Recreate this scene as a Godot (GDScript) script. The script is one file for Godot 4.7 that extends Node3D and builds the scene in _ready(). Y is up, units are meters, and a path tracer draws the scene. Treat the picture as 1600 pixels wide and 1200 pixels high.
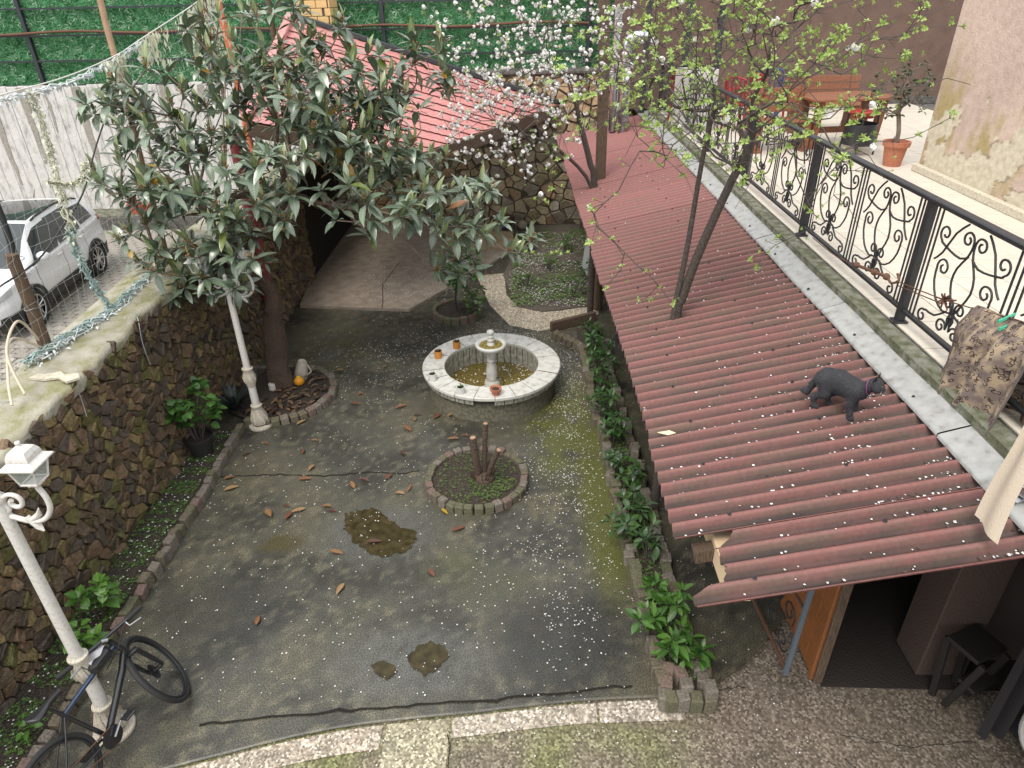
extends Node3D
# A courtyard seen from an upper window. x right, y up, -z away from the camera; metres.

# ---------------------------------------------------------------- mesh builder
class MB:
	var v := PackedVector3Array()
	var n := PackedVector3Array()
	var c := PackedColorArray()
	var uv := PackedVector2Array()
	var i := PackedInt32Array()
	var col := Color(1, 1, 1)
	var use_uv := false

	func vert(p: Vector3, nn: Vector3, t := Vector2.ZERO) -> int:
		v.append(p); n.append(nn); c.append(col); uv.append(t)
		return v.size() - 1
	func tri(a: Vector3, b: Vector3, d: Vector3) -> void:      # anticlockwise seen from the front
		var nn := (b - a).cross(d - a).normalized()
		var k := v.size()
		vert(a, nn); vert(b, nn); vert(d, nn)
		i.append_array([k, k + 2, k + 1])
	func quad(a: Vector3, b: Vector3, d: Vector3, e: Vector3) -> void:
		var nn := (d - a).cross(e - b).normalized()
		var k := v.size()
		vert(a, nn, Vector2(0, 0)); vert(b, nn, Vector2(1, 0)); vert(d, nn, Vector2(1, 1)); vert(e, nn, Vector2(0, 1))
		i.append_array([k, k + 2, k + 1, k, k + 3, k + 2])
	func itri(a: int, b: int, d: int) -> void:
		i.append_array([a, d, b])
	func smooth(from_v: int, from_i: int) -> void:
		for k in range(from_v, v.size()): n[k] = Vector3.ZERO
		for k in range(from_i, i.size(), 3):
			var a := i[k]; var b := i[k + 2]; var d := i[k + 1]
			var f := (v[b] - v[a]).cross(v[d] - v[a])
			n[a] += f; n[b] += f; n[d] += f
		for k in range(from_v, v.size()): n[k] = n[k].normalized()
	# a chamfered box centred on the transform
	func box(t: Transform3D, s: Vector3, bev := 0.0) -> void:
		var h := s * 0.5
		if bev <= 0.0:
			for ax in 3:
				for sg in [-1.0, 1.0]:
					var u := (ax + 1) % 3
					var w := (ax + 2) % 3
					var q := []
					for k in [[-1, -1], [1, -1], [1, 1], [-1, 1]]:
						var p := Vector3.ZERO
						p[ax] = sg * h[ax]; p[u] = k[0] * h[u]; p[w] = k[1] * h[w]
						q.append(t * p)
					if sg > 0: quad(q[0], q[1], q[2], q[3])
					else: quad(q[3], q[2], q[1], q[0])
			return
		bev = minf(bev, minf(h.x, minf(h.y, h.z)) * 0.9)
		var g := h - Vector3(bev, bev, bev)
		for ax in 3:
			var u := (ax + 1) % 3
			var w := (ax + 2) % 3
			for sg in [-1.0, 1.0]:
				var q := []
				for k in [[-1, -1], [1, -1], [1, 1], [-1, 1]]:
					var p := Vector3.ZERO
					p[ax] = sg * h[ax]; p[u] = k[0] * g[u]; p[w] = k[1] * g[w]
					q.append(t * p)
				if sg > 0: quad(q[0], q[1], q[2], q[3])
				else: quad(q[3], q[2], q[1], q[0])
			for su in [-1.0, 1.0]:          # edges along ax
				for sw in [-1.0, 1.0]:
					var e := []
					for k in [[-1, 0], [1, 0], [1, 1], [-1, 1]]:
						var p := Vector3.ZERO
						p[ax] = k[0] * g[ax]
						p[u] = su * (h[u] if k[1] == 0 else g[u]); p[w] = sw * (g[w] if k[1] == 0 else h[w])
						e.append(t * p)
					if su * sw > 0: quad(e[0], e[3], e[2], e[1]); 
					else: quad(e[0], e[1], e[2], e[3])
		for sx in [-1.0, 1.0]:
			for sy in [-1.0, 1.0]:
				for sz in [-1.0, 1.0]:
					var a: Vector3 = t * Vector3(sx * h.x, sy * g.y, sz * g.z)
					var b: Vector3 = t * Vector3(sx * g.x, sy * h.y, sz * g.z)
					var d: Vector3 = t * Vector3(sx * g.x, sy * g.y, sz * h.z)
					if sx * sy * sz > 0: tri(a, b, d)
					else: tri(a, d, b)
	func bx(x0: float, x1: float, y0: float, y1: float, z0: float, z1: float, bev := 0.0) -> void:
		box(Transform3D(Basis(), Vector3((x0 + x1) / 2, (y0 + y1) / 2, (z0 + z1) / 2)), Vector3(absf(x1 - x0), absf(y1 - y0), absf(z1 - z0)), bev)
	# bar between two points, rectangular section
	func bar(a: Vector3, b: Vector3, w: float, h: float, bev := 0.0, up := Vector3.UP) -> void:
		var d := (b - a).normalized()
		var u := up if absf(d.dot(up)) < 0.98 else Vector3.RIGHT
		var x := u.cross(d).normalized()
		var y := d.cross(x)
		box(Transform3D(Basis(x, y, d), (a + b) / 2), Vector3(w, h, a.distance_to(b)), bev)
	# tube along points; rad: float or Array
	func tube(p: Array, rad, sides := 6, caps := true, closed := false) -> void:
		var m := p.size()
		if m < 2: return
		var v0 := v.size(); var i0 := i.size()
		var x := Vector3.ZERO
		for k in m:
			var d: Vector3
			if closed: d = (p[(k + 1) % m] - p[(k + m - 1) % m])
			else: d = (p[mini(k + 1, m - 1)] - p[maxi(k - 1, 0)])
			d = d.normalized()
			if k == 0:
				x = d.cross(Vector3.UP)
				if x.length() < 0.1: x = d.cross(Vector3.RIGHT)
				x = x.normalized()
			else:
				x = (x - d * x.dot(d)).normalized()
			var y := d.cross(x)
			var r: float = rad[k] if rad is Array or rad is PackedFloat32Array else rad
			for s in sides:
				var a := TAU * s / sides
				var o := x * cos(a) + y * sin(a)
				vert(p[k] + o * r, o, Vector2(float(s) / sides, k))
		var rings := m if closed else m - 1
		for k in rings:
			for s in sides:
				var a := v0 + k * sides + s
				var b := v0 + k * sides + (s + 1) % sides
				var k2 := (k + 1) % m
				var d2 := v0 + k2 * sides + (s + 1) % sides
				var e := v0 + k2 * sides + s
				itri(a, b, d2); itri(a, d2, e)
		if caps and not closed:
			for end in 2:
				var base := v0 + (0 if end == 0 else (m - 1) * sides)
				var dn: Vector3 = (p[0] - p[1]).normalized() if end == 0 else (p[m - 1] - p[m - 2]).normalized()
				var k0 := v.size()
				for s in sides: vert(v[base + s], dn)
				for s in range(1, sides - 1):
					if end == 0: itri(k0, k0 + s + 1, k0 + s)
					else: itri(k0, k0 + s, k0 + s + 1)
	# surface of revolution about the transform's y axis, profile from bottom to top on the outside
	func lathe(t: Transform3D, prof: Array, seg := 16, hard := 0.7) -> void:
		for k in prof.size() - 1:
			var a: Vector2 = prof[k]; var b: Vector2 = prof[k + 1]
			var e := (b - a).normalized()
			var fn := Vector2(e.y, -e.x)
			var na := fn; var nb := fn
			if k > 0:
				var e0: Vector2 = (a - prof[k - 1]).normalized()
				var f0 := Vector2(e0.y, -e0.x)
				if f0.dot(fn) > hard: na = (f0 + fn).normalized()
			if k < prof.size() - 2:
				var e2: Vector2 = (prof[k + 2] - b).normalized()
				var f2 := Vector2(e2.y, -e2.x)
				if f2.dot(fn) > hard: nb = (f2 + fn).normalized()
			var v0 := v.size()
			for s in seg + 1:
				var w := TAU * s / seg
				var cw := cos(w); var sw := sin(w)
				vert(t * Vector3(a.x * cw, a.y, a.x * sw), (t.basis * Vector3(na.x * cw, na.y, na.x * sw)).normalized(), Vector2(float(s) / seg, a.y))
				vert(t * Vector3(b.x * cw, b.y, b.x * sw), (t.basis * Vector3(nb.x * cw, nb.y, nb.x * sw)).normalized(), Vector2(float(s) / seg, b.y))
			for s in seg:
				var q := v0 + s * 2
				itri(q, q + 1, q + 3); itri(q, q + 3, q + 2)
	# grid surface f(u,v) with u,v in 0..1; faces where du x dv points
	func grid(nu: int, nv: int, f: Callable, fc = null) -> void:
		var v0 := v.size(); var i0 := i.size()
		for b in nv + 1:
			for a in nu + 1:
				var uu := float(a) / nu; var vv := float(b) / nv
				var p: Vector3 = f.call(uu, vv)
				if fc != null: col = fc.call(uu, vv, p)
				vert(p, Vector3.UP, Vector2(uu, vv))
		for b in nv:
			for a in nu:
				var k := v0 + b * (nu + 1) + a
				itri(k, k + 1, k + nu + 2); itri(k, k + nu + 2, k + nu + 1)
		smooth(v0, i0)
	# ellipsoid-like lump
	func ball(t: Transform3D, seg := 12, rings := 8) -> void:
		var prof := []
		for k in rings + 1:
			var a := -PI / 2 + PI * k / rings
			prof.append(Vector2(maxf(cos(a), 0.0001), sin(a)))
		lathe(t, prof, seg, -1.0)
	# polygon (anticlockwise in local x,y) extruded along local z from z0 to z1
	func prism(t: Transform3D, poly: PackedVector2Array, z0: float, z1: float) -> void:
		var idx := Geometry2D.triangulate_polygon(poly)
		var area := 0.0
		for k in poly.size():
			var p := poly[k]; var q := poly[(k + 1) % poly.size()]
			area += p.x * q.y - q.x * p.y
		var sg := 1.0 if area > 0 else -1.0
		for k in range(0, idx.size(), 3):
			var p := poly[idx[k]]; var q := poly[idx[k + 1]]; var r := poly[idx[k + 2]]
			if (q - p).cross(r - p) < 0:
				var w := q; q = r; r = w
			tri(t * Vector3(p.x, p.y, z1), t * Vector3(q.x, q.y, z1), t * Vector3(r.x, r.y, z1))
			tri(t * Vector3(p.x, p.y, z0), t * Vector3(r.x, r.y, z0), t * Vector3(q.x, q.y, z0))
		for k in poly.size():
			var p := poly[k]; var q := poly[(k + 1) % poly.size()]
			if sg < 0:
				var w := q; q = p; p = w
			quad(t * Vector3(p.x, p.y, z0), t * Vector3(q.x, q.y, z0), t * Vector3(q.x, q.y, z1), t * Vector3(p.x, p.y, z1))
	func leaf(t: Transform3D, len: float, wid: float, droop: float, fold: float, segs := 4) -> void:
		# along local y, upper face to local z
		var v0 := v.size(); var i0 := i.size()
		for k in segs + 1:
			var s := float(k) / segs
			var w := wid * 0.5 * pow(sin(PI * pow(s, 0.8)), 0.8) + 0.001
			var y := len * s * (1.0 - 0.25 * droop * s)
			var z := -droop * len * s * s * 0.6
			vert(t * Vector3(-w, y, z + fold * w), t.basis.z, Vector2(0.5 - 0.5 * w / (wid * 0.5), s))
			vert(t * Vector3(0, y, z), t.basis.z, Vector2(0.5, s))
			vert(t * Vector3(w, y, z + fold * w), t.basis.z, Vector2(0.5 + 0.5 * w / (wid * 0.5), s))
		for k in segs:
			var q := v0 + k * 3
			itri(q, q + 1, q + 4); itri(q, q + 4, q + 3); itri(q + 1, q + 2, q + 5); itri(q + 1, q + 5, q + 4)
		smooth(v0, i0)
	func mesh(inv := Transform3D()) -> ArrayMesh:
		var m := ArrayMesh.new()
		if v.is_empty(): return m
		var vv := v; var nn := n
		if inv != Transform3D():
			vv = inv * v
			var rb := Transform3D(inv.basis.orthonormalized(), Vector3.ZERO)
			nn = rb * n
		var ar := []
		ar.resize(Mesh.ARRAY_MAX)
		ar[Mesh.ARRAY_VERTEX] = vv; ar[Mesh.ARRAY_NORMAL] = nn; ar[Mesh.ARRAY_COLOR] = c; ar[Mesh.ARRAY_TEX_UV] = uv; ar[Mesh.ARRAY_INDEX] = i
		m.add_surface_from_arrays(Mesh.PRIMITIVE_TRIANGLES, ar)
		return m

# ---------------------------------------------------------------- naming and tagging
var used := {}
var rng := RandomNumberGenerator.new()
var mats := {}
var texs := {}

func numbered(called: String) -> String:
	var k: int = used.get(called, 0)
	used[called] = k + 1
	return called if k == 0 else "%s_%03d" % [called, k]
func tag(o: Node, label: String, category: String, group := "") -> void:
	o.set_meta("label", label)
	if category: o.set_meta("category", category)
	if group: o.set_meta("group", group)
func thing(called: String, label: String, category: String, at := Vector3.ZERO, turn := 0.0, group := "") -> Node3D:
	var o := Node3D.new()
	o.name = numbered(called)
	add_child(o, true)
	o.position = at
	o.rotation.y = turn
	tag(o, label, category, group)
	return o
# a part in the parent's own axes; world = true when the builder holds world coordinates
func part(called: String, b: MB, m: Material, parent: Node3D, world := false, label := "") -> MeshInstance3D:
	var o := MeshInstance3D.new()
	o.name = called
	var inv := Transform3D()
	if world:
		var t := parent.transform
		if parent.get_parent() != self and parent.get_parent() is Node3D: t = (parent.get_parent() as Node3D).transform * t
		inv = t.affine_inverse()
	o.mesh = b.mesh(inv)
	o.material_override = null
	for k in o.mesh.get_surface_count(): o.mesh.surface_set_material(k, m)
	parent.add_child(o, true)
	if label: o.set_meta("label", label)
	return o
func solo(called: String, b: MB, m: Material, label: String, category: String, at := Vector3.ZERO, group := "") -> MeshInstance3D:
	var o := MeshInstance3D.new()
	o.name = numbered(called)
	o.mesh = b.mesh()
	for k in o.mesh.get_surface_count(): o.mesh.surface_set_material(k, m)
	add_child(o, true)
	o.position = at
	tag(o, label, category, group)
	return o
func struct(called: String, b: MB, m: Material) -> MeshInstance3D:
	var o := MeshInstance3D.new()
	o.name = numbered(called)
	o.mesh = b.mesh()
	for k in o.mesh.get_surface_count(): o.mesh.surface_set_material(k, m)
	add_child(o, true)
	o.set_meta("kind", "structure")
	return o
func stuff(o: Node) -> Node:
	o.set_meta("kind", "stuff")
	return o
func many(called: String, mesh: Mesh, m: Material, ts: Array, cols: Array, parent: Node3D = null) -> MultiMeshInstance3D:
	var mm := MultiMesh.new()
	mm.transform_format = MultiMesh.TRANSFORM_3D
	mm.use_colors = cols.size() > 0
	mm.mesh = mesh
	mm.instance_count = ts.size()
	for k in ts.size():
		mm.set_instance_transform(k, ts[k])
		if cols.size(): mm.set_instance_color(k, cols[k])
	var o := MultiMeshInstance3D.new()
	o.multimesh = mm
	if mesh.get_surface_count(): mesh.surface_set_material(0, m)
	if parent:
		o.name = called
		parent.add_child(o, true)
	else:
		o.name = numbered(called)
		add_child(o, true)
	stuff(o)
	return o
func shared(called: String, mesh: Mesh, m: Material, parent: Node3D, t: Transform3D) -> MeshInstance3D:
	var o := MeshInstance3D.new()
	o.name = called
	o.mesh = mesh
	o.material_override = m
	parent.add_child(o, true)
	o.transform = t
	return o
func another(o: Node3D, label: String, at: Vector3, turn := 0.0) -> Node3D:
	var d := o.duplicate() as Node3D
	d.name = numbered(String(o.name).rstrip("0123456789").trim_suffix("_"))
	add_child(d, true)
	d.position = at
	d.rotation.y = turn
	d.set_meta("label", label)
	return d

# ---------------------------------------------------------------- materials
func lin(r: float, g: float, b: float) -> Color:
	return Color(r, g, b).linear_to_srgb()
func noise(seed_: int, freq: float, type := FastNoiseLite.TYPE_SIMPLEX_SMOOTH, oct := 4) -> FastNoiseLite:
	var f := FastNoiseLite.new()
	f.seed = seed_; f.frequency = freq; f.noise_type = type; f.fractal_octaves = oct
	return f
# colours are linear; stops spread evenly unless given
func ntex(key: String, f: FastNoiseLite, cols: Array, offs := [], size := 512) -> NoiseTexture2D:
	if texs.has(key): return texs[key]
	var t := NoiseTexture2D.new()
	t.width = size; t.height = size; t.seamless = true; t.seamless_blend_skirt = 0.15
	t.noise = f
	if cols.size():
		var g := Gradient.new()
		var os := PackedFloat32Array(); var cs := PackedColorArray()
		for k in cols.size():
			os.append(offs[k] if offs.size() else float(k) / (cols.size() - 1))
			var q: Color = cols[k]
			cs.append(q.linear_to_srgb())
		g.offsets = os; g.colors = cs
		t.color_ramp = g
	texs[key] = t
	return t
func btex(key: String, f: FastNoiseLite, size := 512) -> NoiseTexture2D:
	return ntex(key, f, [], [], size)
func mat(key: String, c := Color(1, 1, 1), rough := 0.8, o := {}) -> StandardMaterial3D:
	if mats.has(key): return mats[key]
	var m := StandardMaterial3D.new()
	m.resource_name = key
	m.albedo_color = c.linear_to_srgb()
	m.roughness = rough
	m.metallic = o.get("metal", 0.0)
	m.metallic_specular = o.get("spec", 0.5)
	m.cull_mode = BaseMaterial3D.CULL_DISABLED
	if o.has("tex"): m.albedo_texture = o.tex
	if o.has("bump"):
		m.heightmap_enabled = true
		m.heightmap_texture = o.bump
		m.heightmap_scale = o.get("bs", 1.0)
	if o.has("rtex"):
		m.roughness_texture = o.rtex
	if o.get("tri", 0.0) > 0.0:
		m.uv1_triplanar = true
		m.uv1_world_triplanar = o.get("world", true)
		var s: float = o.tri
		m.uv1_scale = Vector3(s, s, s) * (o.get("sx", Vector3.ONE) as Vector3)
	if o.get("vc", false): m.vertex_color_use_as_albedo = true
	if o.has("back"):
		m.backlight_enabled = true
		m.backlight = (o.back as Color).linear_to_srgb()
	if o.has("coat"):
		m.clearcoat_enabled = true
		m.clearcoat = o.coat
		m.clearcoat_roughness = 0.08
	if o.has("alpha"):
		m.transparency = BaseMaterial3D.TRANSPARENCY_ALPHA
		m.albedo_color.a = o.alpha
	mats[key] = m
	return m
func C(r: float, g: float, b: float) -> Color:
	return Color(r, g, b)
func V(x: float, y: float, z: float) -> Vector3:
	return Vector3(x, y, z)
func T(at: Vector3, b := Basis()) -> Transform3D:
	return Transform3D(b, at)
func rr(a: float, b: float) -> float:
	return rng.randf_range(a, b)
# basis whose y looks along d and z is as near as can be to up
func along(d: Vector3, up := Vector3.UP) -> Basis:
	var y := d.normalized()
	var x := y.cross(up)
	if x.length() < 0.05: x = y.cross(Vector3.RIGHT)
	x = x.normalized()
	return Basis(x, y, x.cross(y))

# ---------------------------------------------------------------- generators shared by several things
# irregular cells that fill a w x h rectangle: array of PackedVector2Array
func cells(w: float, h: float, sx: float, sy: float, seed_: int, drop := 0.2) -> Array:
	var r := RandomNumberGenerator.new()
	r.seed = seed_
	var nx := int(ceil(w / sx)) + 4
	var ny := int(ceil(h / sy)) + 4
	var pts := {}
	for b in ny:
		for a in nx:
			if r.randf() < drop: continue
			pts[Vector2i(a, b)] = Vector2((a - 2 + 0.5 * (b % 2) + r.randf_range(0.05, 0.95)) * sx, (b - 2 + r.randf_range(0.05, 0.95)) * sy)
	var out := []
	for key in pts:
		var p: Vector2 = pts[key]
		if p.x < -sx * 0.2 or p.y < -sy * 0.2 or p.x > w + sx * 0.2 or p.y > h + sy * 0.2: continue
		var poly := PackedVector2Array([p + Vector2(-2 * sx, -2 * sy), p + Vector2(2 * sx, -2 * sy), p + Vector2(2 * sx, 2 * sy), p + Vector2(-2 * sx, 2 * sy)])
		for db in range(-3, 4):
			for da in range(-3, 4):
				if da == 0 and db == 0: continue
				var k2 := Vector2i(key.x + da, key.y + db)
				if not pts.has(k2): continue
				var q: Vector2 = pts[k2]
				poly = clip(poly, (p + q) / 2, (q - p))
				if poly.size() < 3: break
			if poly.size() < 3: break
		if poly.size() >= 3:
			poly = clip(poly, Vector2(0, 0), Vector2(-1, 0)); poly = clip(poly, Vector2(0, 0), Vector2(0, -1))
			poly = clip(poly, Vector2(w, h), Vector2(1, 0)); poly = clip(poly, Vector2(w, h), Vector2(0, 1))
		if poly.size() >= 3: out.append(poly)
	return out
func clip(poly: PackedVector2Array, m: Vector2, d: Vector2) -> PackedVector2Array:
	var out := PackedVector2Array()
	var k := poly.size()
	for a in k:
		var p := poly[a]; var q := poly[(a + 1) % k]
		var sp := (p - m).dot(d); var sq := (q - m).dot(d)
		if sp <= 0: out.append(p)
		if (sp < 0 and sq > 0) or (sp > 0 and sq < 0): out.append(p.lerp(q, sp / (sp - sq)))
	return out
# a rough stone over a cell; t maps (x, y, outwards) to the world
func stone(b: MB, t: Transform3D, poly: PackedVector2Array, gap: float, depth: float, r: RandomNumberGenerator) -> void:
	var ce := Vector2.ZERO
	for p in poly: ce += p
	ce /= poly.size()
	var rad := 0.0
	for p in poly: rad += p.distance_to(ce)
	rad /= poly.size()
	var s0 := clampf(1.0 - gap / rad, 0.5, 1.0)
	var tilt := Vector2(r.randf_range(-1, 1), r.randf_range(-1, 1)) * 0.34
	var dp := depth * r.randf_range(0.45, 1.25)
	var ring := []
	var m := poly.size()
	for p in poly:
		var o := p - ce
		var z := dp + tilt.dot(o) + r.randf_range(-0.12, 0.12) * dp
		var jit := r.randf_range(0.93, 1.03)
		ring.append([t * Vector3(ce.x + o.x * s0 * jit, ce.y + o.y * s0 * jit, -0.03), t * Vector3(ce.x + o.x * s0 * 0.97 * jit, ce.y + o.y * s0 * 0.97 * jit, maxf(z * 0.7, 0.004)), t * Vector3(ce.x + o.x * 0.84 * s0, ce.y + o.y * 0.84 * s0, z)])
	var top := t * Vector3(ce.x, ce.y, dp * r.randf_range(0.85, 1.3))
	for k in m:
		var a: Array = ring[k]; var d: Array = ring[(k + 1) % m]
		b.quad(a[0], d[0], d[1], a[1])
		b.quad(a[1], d[1], d[2], a[2])
		b.tri(a[2], d[2], top)
# branching skeleton: returns {p, par, kids}
func grow(start: Array, targets: Array, step: float, wob: float, r: RandomNumberGenerator, up := 0.25) -> Dictionary:
	var p := PackedVector3Array(); var par := PackedInt32Array()
	for k in start.size():
		p.append(start[k]); par.append(k - 1)
	var root: Vector3 = start[start.size() - 1]
	var ts := targets.duplicate()
	ts.sort_custom(func(a, b): return a.distance_squared_to(root) < b.distance_squared_to(root))
	var tips := []
	var lo := start.size() - 1
	for t: Vector3 in ts:
		var best := -1; var bd := 1e9
		for k in range(lo, p.size()):
			var d := p[k].distance_to(t)
			# prefer nodes nearer the root than the target, and outward growth
			var away := p[k].distance_to(root)
			var cost := d + 0.35 * away + (0.6 if par[k] >= 0 and (t - p[k]).dot(p[k] - p[par[k]]) < 0 else 0.0)
			if cost < bd: bd = cost; best = k
		var a := p[best]
		var len := a.distance_to(t)
		var n := maxi(1, int(len / step))
		var prev := best
		var dir0 := (p[best] - p[par[best]]).normalized() if par[best] >= 0 else Vector3.UP
		var ctrl := a + (dir0 * 0.6 + Vector3.UP * up).normalized() * len * 0.45
		for k in range(1, n + 1):
			var s := float(k) / n
			var q := a.lerp(ctrl, s).lerp(ctrl.lerp(t, s), s)
			if k < n: q += Vector3(r.randf_range(-1, 1), r.randf_range(-1, 1), r.randf_range(-1, 1)) * wob
			p.append(q); par.append(prev)
			prev = p.size() - 1
		tips.append(prev)
	var kids := []
	for k in p.size(): kids.append([])
	for k in p.size():
		if par[k] >= 0: kids[par[k]].append(k)
	return {"p": p, "par": par, "kids": kids, "tips": tips}
func radii(g: Dictionary, tip: float, power: float, cap: float) -> PackedFloat32Array:
	var p: PackedVector3Array = g.p
	var acc := PackedFloat32Array(); acc.resize(p.size())
	var out := PackedFloat32Array(); out.resize(p.size())
	for k in range(p.size() - 1, -1, -1):
		if (g.kids[k] as Array).is_empty(): acc[k] = pow(tip, power)
		acc[k] *= 1.02
		out[k] = minf(pow(acc[k], 1.0 / power), cap)
		if g.par[k] >= 0: acc[g.par[k]] += acc[k]
	return out
# chains of a skeleton, each {pts, rad, r0}
func chains(g: Dictionary, rad: PackedFloat32Array) -> Array:
	var out := []
	var todo := [[0, -1]]
	while todo.size():
		var it: Array = todo.pop_back()
		var k: int = it[0]
		var pts := []; var rs := []
		if it[1] >= 0:
			pts.append(g.p[it[1]]); rs.append(minf(rad[it[1]], rad[k] * 1.15))
		var first: int = k
		while true:
			pts.append(g.p[k]); rs.append(rad[k])
			var kd: Array = g.kids[k]
			if kd.is_empty(): break
			var best: int = kd[0]
			for q in kd:
				if rad[q] > rad[best]: best = q
			for q in kd:
				if q != best: todo.append([q, k])
			k = best
		out.append({"pts": pts, "rad": rs, "r0": rad[first]})
	return out
func curve(pts: Array, n: int) -> Array:      # smooth line through points
	var out := []
	var m := pts.size()
	for k in m - 1:
		var a: Vector3 = pts[maxi(k - 1, 0)]; var b: Vector3 = pts[k]; var d: Vector3 = pts[k + 1]; var e: Vector3 = pts[mini(k + 2, m - 1)]
		for s in n:
			out.append(b.cubic_interpolate(d, a, e, float(s) / n))
	out.append(pts[m - 1])
	return out

func setup() -> void:
	var cam := Camera3D.new()
	cam.name = "camera"
	cam.fov = 58.88
	cam.near = 0.05
	cam.far = 200.0
	add_child(cam)
	cam.transform = Transform3D(Basis(V(0.99977296, -0.01801706, -0.01137586), V(0.00983383, 0.86377141, -0.5037879), V(0.01890291, 0.50356165, 0.86375248)), V(0, 5, 0))
	cam.current = true
	var sky := ProceduralSkyMaterial.new()
	sky.sky_top_color = Color(0.88, 0.89, 0.90)
	sky.sky_horizon_color = Color(0.93, 0.93, 0.925)
	sky.sky_curve = 0.2
	sky.ground_horizon_color = Color(0.55, 0.55, 0.54)
	sky.ground_bottom_color = Color(0.25, 0.25, 0.24)
	sky.sky_energy_multiplier = 1.0
	var env := Environment.new()
	env.background_mode = Environment.BG_SKY
	env.sky = Sky.new()
	env.sky.sky_material = sky
	env.tonemap_mode = Environment.TONE_MAPPER_LINEAR
	env.tonemap_exposure = 2.25
	env.sdfgi_enabled = true
	env.ssao_enabled = true
	env.ssil_enabled = true
	var we := WorldEnvironment.new()
	we.name = "surroundings"
	we.environment = env
	add_child(we)
	var sun := DirectionalLight3D.new()
	sun.name = "sun"
	sun.light_energy = 0.4
	sun.light_color = Color(1.0, 0.97, 0.92)
	sun.light_angular_distance = 24.0
	sun.sky_mode = DirectionalLight3D.SKY_MODE_LIGHT_ONLY
	sun.shadow_enabled = true
	add_child(sun)
	sun.rotation_degrees = V(-60, -28, 0)

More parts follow.
